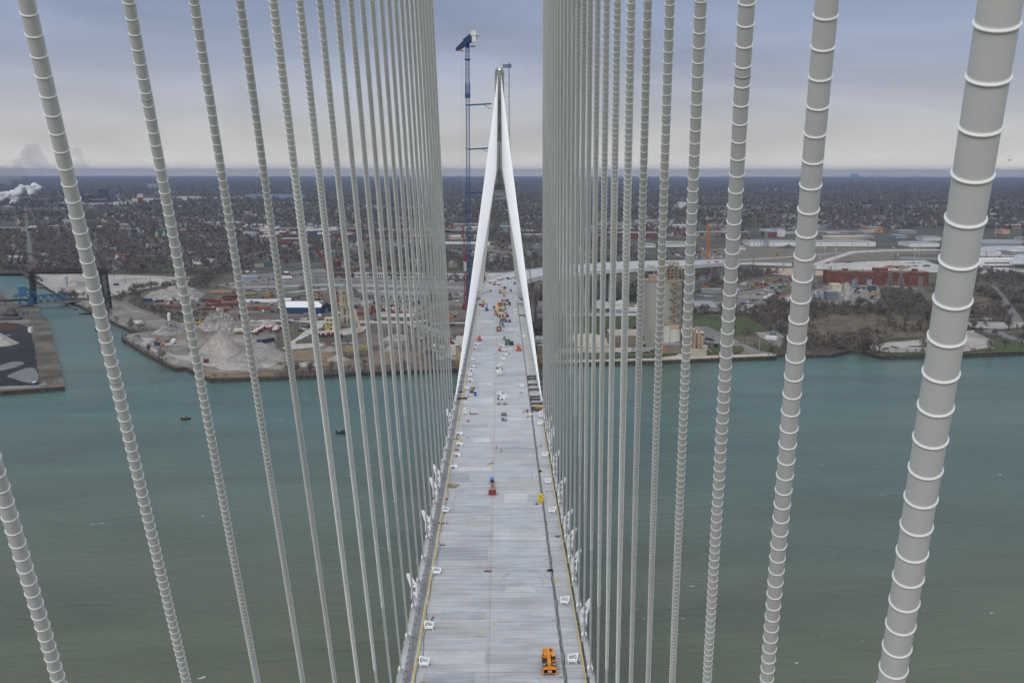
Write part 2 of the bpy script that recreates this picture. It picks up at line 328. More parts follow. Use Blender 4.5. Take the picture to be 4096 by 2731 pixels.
def strip_mesh(x0, x1, y0, y1, z, n=1): return [(x0,y0,z),(x1,y0,z),(x1,y1,z),(x0,y1,z)]
deck = thing('bridge_deck', 'long unfinished pale concrete deck of the cable-stayed bridge running to the far tower', 'bridge', (0, 0, 0))
HW = [(-30, 18.9), (786, 18.9), (812, 14.6), (892, 14.6)]
poly = [(-x, y) for y, x in HW]+[(x, y) for y, x in HW[::-1]]
MB().prism(poly, ZD-.35, ZD, 0, 0, True).build('deck_slab', conc_deck, deck)
# the shoulder strips lie on the slab
def strip(name, m, x0, x1, y0, y1, h=.006): return MB().box(((x0+x1)/2, (y0+y1)/2, ZD), (x1-x0, y1-y0, h)).build(name, m, deck)
strip('edge_strip', conc_edge, -18.9, -17.75, -30, 786); strip('edge_strip', conc_edge, 18.0, 18.9, -30, 786)
trench = mat('trench_rebar', (.09,.09,.095), .8, var=.5, scale=2.2, col2=(.24,.24,.235), stretch=(3,.5,1))
strip('trench_strip', trench, -17.35, -16.2, -30, 800, .012); strip('trench_strip', trench, 13.0, 13.72, -30, 800, .012)
strip('trench_strip', trench, 17.35, 17.9, -30, 412, .012)
joint = deck_mat('joint_concrete', (.33,.33,.335), (.22,.22,.23), (.46,.46,.46), False)
strip('median_joint', joint, -2.1, -1.45, -30, 840, .01)
crackm = mat('joint_line', (.17,.17,.18), .8); strip('joint_line', crackm, -1.40, -1.32, -30, 846, .012)
for i in range(6): strip('joint_line', crackm, -16, 13, 120+i*118, 120.07+i*118, .005)
stain = mat('rust_stain', (.32,.20,.08), .8, var=.3, scale=1.)
def stain_streak(x0, x1, y, w, m=stain, z=.014):
    b = MB(); n = 14; V = []; 
    for k in range(n+1):
        x = x0+(x1-x0)*k/n; ww = w*(.3+random.random())*(1-abs(2*k/n-1)**3); yy = y+random.uniform(-.05,.05)
        V += [(x, yy-ww/2, ZD+z), (x, yy+ww/2, ZD+z)]
    b.add(V, [(2*k, 2*k+2, 2*k+3, 2*k+1) for k in range(n)])
    return b.build('rust_stain', m, deck)
for px0, py0, px1, w in ((1982,2481,2045,.26),(1985,2488,2058,.3),(1888,2544,1955,.45),(2078,2418,2135,.15),(2110,2512,2125,.1),(2095,2565,2108,.2),(2115,2573,2160,.07),(2132,2259,2150,.05)):
    x0, y0, _ = G(px0, py0, ZD); x1 = G(px1, py0, ZD)[0]; stain_streak(x0, x1, y0, w)
blot = mat('stain_blotch', (.40,.36,.28), .8, var=.12, scale=1.5)
for px, py, rx, ry in ((1975,2492,.6,1.1),(1930,2525,.4,1.6),(1968,2535,.5,.8),(2104,2569,.5,.4),(1972,2505,.4,1.3)):
    x, y, _ = G(px, py, ZD); k = [(x+rx*cos(t*.45)*random.uniform(.6,1.1), y+ry*sin(t*.45)*random.uniform(.6,1.1), ZD+.012) for t in range(14)]
    MB().add(k, [tuple(range(14))]).build('stain_blotch', blot, deck)
rp = random.Random(9)
tones = [deck_mat('pour_dark', (.27,.285,.31), (.16,.175,.20), (.42,.43,.45), False), deck_mat('pour_pale', (.41,.42,.44), (.30,.31,.33), (.56,.57,.58), False), deck_mat('pour_warm', (.33,.335,.33), (.22,.225,.225), (.47,.47,.46), False)]
for k in range(54):
    y0 = 150+k*11.5+rp.uniform(-3,3); L_ = rp.uniform(3,10); a_, c_ = rp.choice([(-16,-2.2),(-1.2,12.9),(-16,-9),(2,9),(-9,-3),(6,12.8),(-14,-4)]); n = 16; V = []
    for q in range(n+1): x = a_+(c_-a_)*q/n; V += [(x, y0+rp.uniform(-.5,.5), ZD+.003), (x, y0+L_+rp.uniform(-.5,.5), ZD+.003)]
    MB().add(V, [(2*q,2*q+2,2*q+3,2*q+1) for q in range(n)]).build('pour_patch', tones[k % 3], deck).location.z = .0004*(k % 5)
skm = mat('tyre_mark', (.25,.255,.265), .85, var=.2, scale=.6)
for cx_, cy_, r1, r2, a0, a1 in ((6,238,5,9,-.2,3.0),(7,236,6.2,10.5,-.1,2.6),(4,178,8,14,.2,2.2),(-8,300,5,16,1.2,3.6),(8,330,3,13,-.8,1.5)):
    V = []; n = 24
    for q in range(n+1):
        t_ = a0+(a1-a0)*q/n; w_ = .09*(.4+rp.random()); V += [(cx_+(r1-w_)*cos(t_), cy_+(r2-w_)*sin(t_), ZD+.009), (cx_+(r1+w_)*cos(t_), cy_+(r2+w_)*sin(t_), ZD+.009)]
    MB().add(V, [(2*q,2*q+2,2*q+3,2*q+1) for q in range(n)]).build('tyre_mark', skm, deck)
# drain stubs and paper strips along the kerbs
# edge girders and floor beams under the slab
for s in (-1, 1):
    MB().box((s*18.2, 400, ZD-3.0), (.9, 850, 2.65)).build('edge_girder', steel_dark, deck)
fb = MB()
for i in range(0, 85): fb.box((0, -20+i*10, ZD-2.2), (35, .5, 1.8))
fb.build('floor_beams', steel_dark, deck)
# lines and hoses
yel = mat('yellow_rail', (.70,.50,.06), .6, var=.15, scale=1.)
def wob(x, y0, y1, step, amp, z, r, drift=0, n=5):
    pts = []; k = 0; y = y0
    while y <= y1:
        pts.append((x+drift*(y-y0)/(y1-y0)+random.uniform(-amp, amp), y, ZD+z+random.uniform(0, .02))); y += step; k += 1
    return MB().tube(pts, r, n)
def yellow_line(name, lab, x, y0, y1, drift, side):
    t = thing(name, lab, 'guard line', (x, y0, ZD))
    wob(0, 0, y1-y0, 3., .09, .75, .075, drift).build('yellow_rope', yel, t).location.z = -ZD
    wob(.12, 0, y1-y0, 2.2, .12, .35, .06, drift).build('yellow_rope', yel, t).location.z = -ZD
    b = MB(); q = 0; n_ = 0; pm = mat('post_tan', (.42,.37,.24), .7)
    while q < y1-y0:
        if n_ < 95: b = MB()
        xx = drift*q/(y1-y0); b.bar((xx, q, 0), (xx, q, 1.0), .07); b.box((xx+.3*side, q, 0), (.8, .12, .04)); q += 2.9; n_ += 1
        if n_ < 95: b.build('post', pm, t)
        if n_ == 95: b = MB()
    tag(b.build('far_posts', pm, t), kind='stuff')
    return t
yellow_line('guard_rope', 'yellow guard rope on posts along the left kerb of the bridge deck', -15.85, 0, 790, .6, 1)
yellow_line('guard_rope', 'yellow guard rope on posts along the right kerb of the near half of the deck', 17.0, 0, 400, .2, -1)
yellow_line('guard_rope', 'ragged yellow guard rope beyond the steel needle beams on the right of the far deck', 15.7, 455, 800, -.2, -1)
hose_b = mat('hose_black', (.03,.03,.035), .6)
h = MB(); pts = []; y = 120
while y < 318: pts.append((-15.15+.35*sin(y*.13)+.25*sin(y*.41+1)+random.uniform(-.05,.05), y, ZD+.05)); y += 1.2
tag(h.tube(pts, .05, 6).build('power_cable', hose_b), 'black power cable snaking beside the yellow rope on the left of the deck', 'cable')
h = MB(); pts = []; y = 120
while y < 420: pts.append((13.4+.22*sin(y*.7)+.18*sin(y*.23)+random.uniform(-.08,.08), y, ZD+.09)); y += .9
tag(h.tube(pts, .05, 6).build('power_cable', hose_b), 'dark tangled cable lying along the right hand trench of the deck', 'cable')
def pipes(xs, cols, lab, y0, y1):
    t = thing('conduit_bundle', lab, 'pipes', (0, y0, ZD+.02))
    for x, c in zip(xs, cols):
        b = MB(); b.tube([(x+random.uniform(-.04,.04), q, .08) for q in range(0, int(y1-y0)+1, 12)], .07, 6); b.build('conduit_pipe', c, t)
    b = MB(); q = 1
    while q < y1-y0: b.box(((xs[0]+xs[-1])/2, q, 0), (abs(xs[-1]-xs[0])+.3, .1, .2)); q += 3.1
    b.build('clips', mat('clip_dark', (.1,.1,.11)), t)
cb = mat('conduit_blue', (.22,.30,.40), .5, var=.2); cg = mat('conduit_grey', (.30,.33,.37), .5, var=.2); cd = mat('conduit_dark', (.07,.08,.10), .5, var=.3)
pipes([-17.7,-17.52], [cb, cg], 'blue grey conduit pipes clipped along the left edge of the deck', 0, 780)
pipes([17.55,17.75], [cd, cd], 'dark conduit pipes clipped along the right edge of the near deck', 0, 405)
pipes([17.3], [cg], 'thin grey conduit pipe along the right edge of the far deck', 460, 780)
# edge guard wires
for s, nm in ((-1,'left'), (1,'right')):
    t = thing('safety_fence', f'thin wire safety fence on the outer {nm} edge of the bridge deck', 'fence', (s*18.85, 0, ZD))
    b = MB()
    for k in range(0, 262):
        if k < 40: continue
        if k < 130: b = MB()
        b.cyl((0, k*3, 0), (0, k*3, 1.1), .025, .025, 4)
        if k < 130: b.build('fence_post', mat('galv', (.35,.36,.37), .5), t)
        if k == 130: b = MB()
    tag(b.build('far_fence_posts', MATS['galv'], t), kind='stuff')
    b = MB()
    for z in (.55, 1.08): b.cyl((0,0,z), (0,784,z), .02, .02, 4)
    b.build('guard_wires', MATS['galv'], t)

# ============================================================ far tower and its cables
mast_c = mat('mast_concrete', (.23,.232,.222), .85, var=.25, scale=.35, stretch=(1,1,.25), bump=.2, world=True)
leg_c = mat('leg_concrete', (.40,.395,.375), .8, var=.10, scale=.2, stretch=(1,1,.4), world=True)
tw = thing('bridge_tower', 'grey concrete inverted Y bridge tower with two white fans of stay cables', 'tower', (0, TY, 0))
b = MB(); oc = [(-3.65,-3),(3.65,-3),(3.65,3),(-3.65,3)]
b.prism(oc, 129, 218.6, 0); b.add([(-3.65,-3,218.6),(3.65,-3,218.6),(3.65,3,218.6),(-3.65,3,218.6),(-2.2,-3,221),(2.2,-3,221),(2.2,3,221),(-2.2,3,221)], [(0,1,5,4),(1,2,6,5),(2,3,7,6),(3,0,4,7),(4,5,6,7)])
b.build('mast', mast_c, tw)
b = MB(); b.box((0,-3.06,131), (1.7,.1,72)); b.build('mast_front_strip', mat('mast_dark', (.15,.155,.15), .9, var=.3, scale=.5, stretch=(1,1,.3)), tw)  # flat darker strip laid on the mast face between the fans
for s in (-1, 1):
    rings = [(2.5, 24, 31), (46, 14.2, 19.6), (56, 12.6, 17.6), (111, 6.9, 11), (131, 3.7, 7.4), (146, .4, 5.4), (165, .2, 3.7)]
    V = []
    for z, a, c in rings:
        d = 3.2+1.3*(1-z/165); V += [(s*a,-d,z),(s*c,-d,z),(s*c,d,z),(s*a,d,z)]
    Fa = []
    for k in range(len(rings)-1):
        for j in range(4): Fa.append((4*k+j, 4*k+(j+1) % 4, 4*k+4+(j+1) % 4, 4*k+4+j))
    if s < 0: Fa = [f[::-1] for f in Fa]
    MB().add(V, Fa).build('tower_leg', leg_c, tw)
    MB().box((s*30, 0, 2.5), (13, 22, 7), top=(.8,.8)).build('leg_pedestal', leg_c, tw)
MB().box((0, 0, ZD-7), (33, 5, 5)).build('cross_beam', leg_c, tw)
bl = mat('rigging_blue', (.012,.055,.18), .5, var=.15); stl = mat('galv_steel', (.32,.33,.34), .5, var=.2); lampy = mat('work_lamp', (1,.95,.8), emit=6)
p = thing('work_platform', 'blue and grey scaffold platform under the mast fork of the far tower', 'platform', (0, TY-4.6, 128.5))
b = MB(); b.box((0,0,0), (8.4,2,.6)); b.box((0,0,2.8), (8.4,2,.2))
b.build('floor', bl, p)
b = MB()
for x in (-4,-2.6,-1.2,.2,1.6,3,4):
    b.bar((x,-1,0), (x,-1,6.2), .16); b.bar((x,.9,0), (x,.9,6.2), .16)
b.bar((-3,-1,3), (0,-1,6), .2); b.bar((1,-1,.6), (3,-1,2.8), .2); b.bar((-2,-1,6.2), (2.6,-1,13), .25); b.bar((2.6,-1,13), (-2,-1,18), .25)
for z in (1.3, 4.4, 5.9): b.bar((-4.1,-1,z), (4.1,-1,z), .12)
b.build('scaffold_frame', stl, p)
b = MB(); b.box((0,.6,-2.2), (8.6,.8,2)); b.build('form_beam', mat('tan_form', (.30,.25,.16)), p)
b = MB()
for z in (-3.4,-4.2,-5): b.bar((-4.2,.5,z), (4.2,.5,z), .25)
b.build('hanging_rails', mat('rail_pale', (.5,.52,.6)), p)
p = thing('roof_gangway', 'grey mesh gangway reaching from the top of the far tower to the hoist mast', 'platform', (2.2, TY-2, 219.8))
MB().box((3.7,0,1.6), (6.9,1.8,2.7)).build('mesh_cage', mat('cage_blue', (.13,.18,.25), .6, var=.15), p)
b = MB(); b.bar((1.2,0,-4), (5.4,0,1.5), .25); b.bar((1.2,0,-2.2), (3.4,0,1.5), .25); b.build('struts', stl, p)
p = thing('tower_top_rig', 'small yellow and white work rig with a lit lamp on the mast top', 'platform', (0, TY-3.4, 219.6))
b = MB()
for x in (-1.7, 0, 1.7): b.bar((x,0,0), (x,0,1.7), .15)
for z in (.1, 1.6): b.bar((-1.7,0,z), (1.7,0,z), .15)
b.bar((0,0,1.6), (0,0,3.2), .12); b.box((.6,0,1.7), (.8,.8,1.2)); b.build('frame', mat('rig_yellow', (.62,.58,.42)), p)
MB().box((0,-.2,.2), (.8,.2,.6)).build('lamp', lampy, p)
# far stay cables
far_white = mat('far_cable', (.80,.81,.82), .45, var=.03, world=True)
FY1 = TY-17.5
for s in (-1, 1):
    side = 'left' if s < 0 else 'right'
    for i in range(1, 28):
        zt = 215.2-(27-i)*3.08; yb = 436+15*(27-i)
        xt = 1.2+(.9*(217-zt)/72 if zt > 145 else .9+2.1*(145-zt)/12)
        A = (s*xt, TY-3.4, zt); B = (s*18.1, yb, ZD+1.6)
        root = thing('stay_cable', f'thin white stay cable from the far tower down to the {side} edge of the deck', 'bridge cable', B, 0, f'white stay cables of the far tower, {side} fan')
        Lh = A[1]-B[1]; pts = []
        for k in range(13):
            t = k/12; pts.append(tuple(a*(1-t)+q*t-(4*t*(1-t)*1.1e-5*Lh*Lh if j == 2 else 0)-B[j] for j, (a, q) in enumerate(zip(A, B))))
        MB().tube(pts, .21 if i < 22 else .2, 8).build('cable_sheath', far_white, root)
        d = mathutils.Vector(pts[-2]).normalized()
        MB().cyl(tuple(d*2.4), tuple(d*-2.2), .5, .62, 12).build('anchor_cylinder', sock_grey, root)

# ============================================================ lattice builders, cranes, hoist
def lattice(b, p0, p1, w, n, r=.12, m=0, w1=None):
    # four chords with crossed lacing between two points
    w1 = w1 or w
    p0 = mathutils.Vector(p0); p1 = mathutils.Vector(p1); d = (p1-p0).normalized()
    u = d.cross(mathutils.Vector((0,1,0))); u = u.normalized() if u.length > .1 else mathutils.Vector((1,0,0)); v = d.cross(u).normalized()
    def C(t, k):
        ww = (w*(1-t)+w1*t)/2; return tuple(p0*(1-t)+p1*t+u*ww*(1,-1,-1,1)[k]+v*ww*(1,1,-1,-1)[k])
    for k in range(4): b.bar(C(0,k), C(1,k), r*1.6, m=m)
    for q in range(n):
        a, c = q/n, (q+1)/n
        for k in range(4):
            b.bar(C(a,k), C(c,(k+1) % 4), r, m=m); b.bar(C(a,(k+1) % 4), C(c,k), r, m=m); b.bar(C(a,k), C(a,(k+1) % 4), r, m=m)
    return b
tcx = AY(1874, 1000, TY+4)[0]
t = thing('tower_crane', 'tall blue lattice tower crane standing left of the far bridge tower', 'crane', (tcx, TY+4, ZL))
zt = AY(1870, 190, TY+4)[2]-ZL
b = MB(); lattice(b, (0,0,0), (0,0,zt), 2.8, 70, .24); b.build('crane_mast', bl, t)
b = MB()
for py in (378, 238, 390): z = AY(1870, py, TY+4)[2]-ZL; b.box((0,0,z-.4), (4.6,4.6,.7))
z = AY(1870, 385, TY+4)[2]-ZL
b.box((0,0,z-1), (3.6,3.6,1.5)); lattice(b, (0,0,z-1), (0,0,z+10), 3.6, 4, .2); b.build('climbing_cage', bl, t)
b = MB(); b.box((0,0,zt-.5), (3.4,3.4,2.6)); b.box((4.2,-1,zt+.2), (4,1.2,.8)); b.build('slewing_head', bl, t)
j0 = (5.5,-26,zt+5.2); j1 = (-9.5,36,zt+2.2)
b = MB(); lattice(b, j0, j1, 4.2, 26, .26, 0, 2.0); lattice(b, (j0[0]*.6,j0[1]*.6,zt+7.4), (j1[0]*.3,j1[1]*.3,zt+6.4), 1.6, 14, .22); b.build('jib', bl, t)
b = MB(); b.box((5.8,-27,zt+.6), (3.2,3,4.6)); b.box((5.4,-25,zt+6.2), (4.4,4,3.0)); b.box((6.4,-24,zt+5.6), (6.8,6,.5)); b.build('counterweight', mat('crane_cream', (.55,.55,.50), .6), t)
b = MB(); b.cyl((-5.6,21.5,zt+.3), (-5.1,21.5,AY(1851,1000,TY)[2]-ZL+40), .05, .05, 5); b.cyl((-5.3,21.9,zt+.3), (-4.7,21.9,AY(1851,1000,TY)[2]-ZL+40), .05, .05, 5); b.build('hoist_rope', mat('rope_grey', (.35,.36,.38)), t)
b = MB(); b.box((-5.5,21.5,zt-.6), (3,2,1)); zz = AY(1852,1000,TY)[2]-ZL+38; b.box((-4.9,21.6,zz), (.8,.8,1.4)); b.build('trolley_hook', mat('hook_yellow', (.55,.36,.04)), t)
for py, xe in ((422,-6.5),(598,-7.5),(773,-9.2)):
    z = AY(1876, py, TY+4)[2]-ZL
    b = MB(); b.box((0,0,z-.3), (3.6,3.6,.8)); x1 = xe-tcx; b.bar((1.5,-3,z), (x1,-5,z+.9), .9, 1.1); b.bar((x1-6,-4,z+.3), (x1,-5,z-3.2), .4); b.build('tie_beam', bl, t)
# passenger hoist mast on the right of the tower
hp = [(2036.6,249),(2037,420),(2037.5,560),(2044.5,650),(2059,746),(2077,852),(2112.7,1050),(2167,1392)]
hm_ = [AY(px, py, TY-3) for px, py in hp]
t = thing('hoist_mast', 'thin dark lattice hoist mast climbing the right side of the far tower', 'hoist', hm_[-1])
b = MB(); o = hm_[-1]
for a, c in zip(hm_, hm_[1:]):
    ln = sqrt(sum((a[k]-c[k])**2 for k in range(3))); lattice(b, tuple(a[k]-o[k] for k in range(3)), tuple(c[k]-o[k] for k in range(3)), .85, max(3, int(ln/1.3)), .09)
b.build('mast_lattice', mat('hoist_steel', (.13,.11,.11), .6, var=.3, scale=.3), t)
b = MB()
for py, x1 in ((304,3.7),(338,3.7),(388,3.7),(452,4),(518,4.5),(700,9)):
    q = AY(2038, py, TY-3); b.bar((q[0]-o[0] if py < 600 else 10-o[0], q[1]-o[1], q[2]-o[2]), (x1-o[0], 1, q[2]-o[2]), .16)
b.build('wall_ties', mat('tie_red', (.22,.14,.15)), t)
q = AY(2064, 746, TY-3); MB().box((q[0]-o[0]+.4, 0, q[2]-o[2]), (2.6,2.2,2.7)).build('hoist_car', mat('car_brown', (.20,.15,.13)), t)
# red crawler crane left of the tower
q = G(1862, 1235)
t = thing('crawler_crane', 'red crawler crane with a tall red and white lattice boom left of the bridge tower', 'crane', q)
D_ = q[1]; mp_ = D_/F
b = MB(); b.box((-2.6,-3,0), (1.4,8,1.5)); b.box((2.6,-3,0), (1.4,8,1.5)); b.build('tracks', mat('track_black', (.04,.04,.04)), t)
MB().box((0,-3,1.5), (6.2,7,3.2)).box((-1.5,-5,4.7), (2,4,1.6)).build('crane_body', mat('crane_red', (.20,.03,.03), .5), t)
z1 = AY(1861, 1083, D_)[2]-ZL; z2 = AY(1861, 1045, D_)[2]-ZL; z3 = AY(1851, 902, D_)[2]-ZL
b = MB(); lattice(b, (0,0,3), (0,0,z1), 2.6, 14, .2); b.build('lower_boom', MATS['crane_red'], t)
b = MB(); lattice(b, (0,0,z1), (0,0,z2), 2.6, 7, .22); b.build('upper_boom', mat('crane_white', (.62,.6,.58)), t)
b = MB(); b.box((0,0,z2), (3,3,.8)); lattice(b, (0,0,z2), (0,0,z2+6), 2.2, 3, .35); lattice(b, (-.5,0,z2+2), (-2.2,0,z3), 1.7, 14, .16, 0, .9); lattice(b, (.6,0,z2+6), (-2,0,z3), .6, 12, .1); b.build('luffing_jib', MATS['crane_red'], t)
q = G(1357, 1205); D_ = q[1]
t = thing('crawler_crane', 'dull red lattice boom crane seen through the left fan of cables above the car park', 'crane', q)
MB().box((0,0,0), (5,8,4)).build('crane_body', MATS['crane_red'], t); e = AY(1268, 990, D_)
b = MB(); lattice(b, (0,0,3), (e[0]-q[0], 0, e[2]-q[2]), 1.8, 22, .18); b.build('lattice_boom', mat('crane_dullred', (.22,.05,.05)), t)
q = G(2829, 1062); D_ = q[1]
t = thing('tower_crane_mast', 'orange lattice crane mast standing among site works on the right', 'crane', q)
b = MB(); lattice(b, (0,0,0), (0,0,AY(2829,893,D_)[2]-ZL), 3.2, 24, .32); b.build('lattice_mast', mat('crane_orange', (.42,.18,.04), .6), t)
MB().box((0,0,0), (6,6,1)).build('footing', leg_c, t)
# ============================================================ land
def Zm(x0, y0, s): return lambda x, y: (x0+x/s, y0+y/s)
ZA, ZB, ZC, ZDd = Zm(0,600,2.138), Zm(0,1000,2.138), Zm(1000,600,2.352), Zm(1000,1000,2.352)
ZE, ZF, ZH, ZI = Zm(2000,600,2.138), Zm(2100,1000,2.138), Zm(3000,600,2.146), Zm(3000,950,2.146)
ZK, ZQ, ZR, ZS = Zm(0,950,4.48), Zm(3700,850,5.227), Zm(2550,1030,3.92), Zm(1280,1130,5.225)
def ZP(x, y): return (x, y)
def gp(Z, x, y, z=ZL): return G(*Z(x, y), z)
def gpoly(Z, pts, z=ZL): return [gp(Z, x, y, z)[:2] for x, y in pts]
def smooth_poly(P, it=2):
    for _ in range(it):
        Q = []
        for a, b in zip(P, P[1:]+P[:1]): Q += [(a[0]*.75+b[0]*.25, a[1]*.75+b[1]*.25), (a[0]*.25+b[0]*.75, a[1]*.25+b[1]*.75)]
        P = Q
    return P
def ragged(P, step=6, amp=1.):
    Q = []
    for a, b in zip(P, P[1:]+P[:1]):
        L_ = sqrt((a[0]-b[0])**2+(a[1]-b[1])**2); n = max(1, int(L_/step))
        for k in range(n):
            t = k/n; q = min(1, L_/20)*amp; Q.append((a[0]+(b[0]-a[0])*t+random.uniform(-q,q), a[1]+(b[1]-a[1])*t+random.uniform(-q,q)))
    return Q
scrub = bpy.data.materials.new('open_ground'); scrub.use_nodes = True
def ground_mat(m, cols, sc=.01, sc2=.12):
    nt = m.node_tree; N = nt.nodes; L = nt.links; b = N['Principled BSDF']; g = N.new('ShaderNodeNewGeometry')
    def nz(s, d=5, st=(1,1,1)):
        mp = N.new('ShaderNodeMapping'); mp.inputs['Scale'].default_value = st; L.new(g.outputs['Position'], mp.inputs[0])
        n = N.new('ShaderNodeTexNoise'); n.inputs['Scale'].default_value = s; n.inputs['Detail'].default_value = d; n.inputs['Roughness'].default_value = .6; L.new(mp.outputs[0], n.inputs['Vector']); return n
    a = nz(sc); r = N.new('ShaderNodeValToRGB'); L.new(a.outputs['Fac'], r.inputs[0]); e = r.color_ramp.elements
    n = len(cols); e[0].position = .34; e[0].color = (*cols[0],1); e[1].position = .66; e[1].color = (*cols[-1],1)
    for k in range(1, n-1): q = e.new(.34+.32*k/(n-1)); q.color = (*cols[k],1)
    c = nz(sc2, 4); mr = N.new('ShaderNodeMapRange'); mr.inputs[1].default_value = .3; mr.inputs[2].default_value = .7; mr.inputs[3].default_value = .72; mr.inputs[4].default_value = 1.28; L.new(c.outputs['Fac'], mr.inputs[0])
    v = N.new('ShaderNodeVectorMath'); v.operation = 'SCALE'; L.new(r.outputs[0], v.inputs[0]); L.new(mr.outputs[0], v.inputs['Scale']); L.new(v.outputs[0], b.inputs['Base Color'])
    b.inputs['Roughness'].default_value = .9; b.inputs['Specular IOR Level'].default_value = .2
    return m
ground_mat(scrub, [(.055,.048,.042),(.082,.070,.058),(.070,.072,.045),(.10,.085,.070),(.065,.057,.05)], .012, .15)
wallm = mat('sheet_pile', (.055,.045,.04), .8, var=.4, scale=.8, stretch=(1,1,.15), world=True)
FAR = 47000
shore = [ZP(-700,1560), ZP(0,1568)]
# main shore from the canal head (left) to the far right, then out to the horizon
cliff = [gp(ZK,0,560)[:2], gp(ZK,400,640)[:2], gp(ZK,560,745)[:2], gp(ZK,870,890)[:2], gp(ZK,1150,1130)[:2], gp(ZK,1420,1200)[:2], gp(ZK,1800,1440)[:2],
 gp(ZB,940,600)[:2], gp(ZB,1060,655)[:2], gp(ZB,1125,688)[:2], gp(ZB,1230,700)[:2], gp(ZB,1035,725)[:2], gp(ZB,1050,755)[:2], gp(ZB,1240,880)[:2], gp(ZB,1500,1008)[:2], gp(ZB,1590,1000)[:2], gp(ZB,1680,1050)[:2], gp(ZB,1800,1100)[:2],
 gp(ZB,2352,1085)[:2], gp(ZDd,1000,1150)[:2], gp(ZDd,1940,1118)[:2], gp(ZF,130,972)[:2], gp(ZF,1100,950)[:2], gp(ZF,2160,908)[:2], gp(ZF,2140,890)[:2]]
bank = [gp(ZI,300,1000)[:2], gp(ZI,450,1010)[:2], gp(ZI,560,1003)[:2], gp(ZI,690,1003)[:2], gp(ZI,780,985)[:2], gp(ZI,860,965)[:2], gp(ZI,970,972)[:2], gp(ZI,1060,1000)[:2], gp(ZI,1150,1022)[:2], gp(ZI,1500,1012)[:2], gp(ZI,1850,1005)[:2], gp(ZI,2352,983)[:2]]
lf = cliff[0]
main = [(-FAR, 1300), (-2600, 1250), (lf[0]-150, lf[1]+10)]+cliff+bank+[(1400, 900), (9000, 1000), (FAR, 1200), (FAR, FAR), (-FAR, FAR)]
gm = MB().prism(main, -1, ZL, 0, 1)
tag(gm.build('ground', [scrub, wallm]), kind='structure')
# coal dock on the left bank of the canal
dock = [gp(ZP,-900,1585)[:2], gp(ZB,0,1210)[:2], gp(ZB,553,1168)[:2], gp(ZB,520,1010)[:2], gp(ZB,470,830)[:2], gp(ZB,430,650)[:2], gp(ZB,400,580)[:2], gp(ZB,340,560)[:2], gp(ZB,330,480)[:2], gp(ZB,150,455)[:2], gp(ZB,80,430)[:2], gp(ZB,40,400)[:2], gp(ZB,0,335)[:2], gp(ZP,-500,1120)[:2], gp(ZP,-3000,1150)[:2], gp(ZP,-3000,1585)[:2]]
coalbase = bpy.data.materials.new('dock_ground'); coalbase.use_nodes = True; ground_mat(coalbase, [(.05,.045,.038),(.09,.078,.062),(.13,.12,.10)], .03, .3)
tag(MB().prism(dock, -1, ZL, 0, 1).build('quay_ground', [coalbase, wallm]), kind='structure')
ZCT = [0.0]
CLEAR = []
def patch(name, Z, pts, m, rag=1.2, sm=0, clear=True, step=7, world=False):
    P = [tuple(p) for p in pts] if world else gpoly(Z, pts)
    if sm: P = smooth_poly(P, sm)
    if clear: CLEAR.append(P)
    if rag: P = ragged(P, step, rag)
    ZCT[0] += .006
    n = len(P); ar = sum(P[i][0]*P[(i+1) % n][1]-P[(i+1) % n][0]*P[i][1] for i in range(n))
    if ar < 0: P = P[::-1]
    o = MB().add([(x, y, ZL+.01+ZCT[0]) for x, y in P], [tuple(range(n))]).build(name, m)
    return tag(o, kind='structure')
def GM(name, cols, sc, sc2):
    m = bpy.data.materials.new(name); m.use_nodes = True; return ground_mat(m, cols, sc, sc2)
gravel = GM('gravel_pale', [(.20,.185,.17),(.29,.27,.25),(.34,.32,.295)], .03, .3)
gravel_d = GM('gravel_grey', [(.10,.09,.08),(.17,.155,.14),(.23,.215,.195)], .02, .2)
yardm = GM('yard_dirt', [(.065,.055,.045),(.105,.09,.075),(.16,.145,.125)], .02, .25)
brownm = GM('brown_soil', [(.12,.088,.06),(.18,.13,.09),(.15,.12,.09)], .03, .2)
asph = GM('asphalt', [(.11,.108,.105),(.15,.147,.142),(.19,.185,.178)], .01, .3)
aspd = GM('asphalt_dark', [(.06,.06,.06),(.085,.083,.08),(.11,.105,.1)], .02, .3)
concr = GM('concrete_pale', [(.29,.28,.265),(.36,.35,.335),(.42,.41,.395)], .03, .3)
creamm = GM('dock_concrete', [(.32,.29,.235),(.39,.355,.29),(.43,.40,.34)], .05, .4)
grass = GM('lawn', [(.038,.052,.020),(.050,.068,.026),(.066,.078,.034)], .03, .3)
drygr = GM('dry_grass', [(.070,.060,.044),(.110,.090,.066),(.088,.080,.052),(.125,.105,.078)], .02, .2)
coalm = GM('coal_ground', [(.012,.013,.016),(.02,.021,.025),(.03,.03,.034)], .03, .3)
watp = mat('pond_water', (.115,.115,.11), .4, var=.15, scale=.1, world=True, spec=.25)
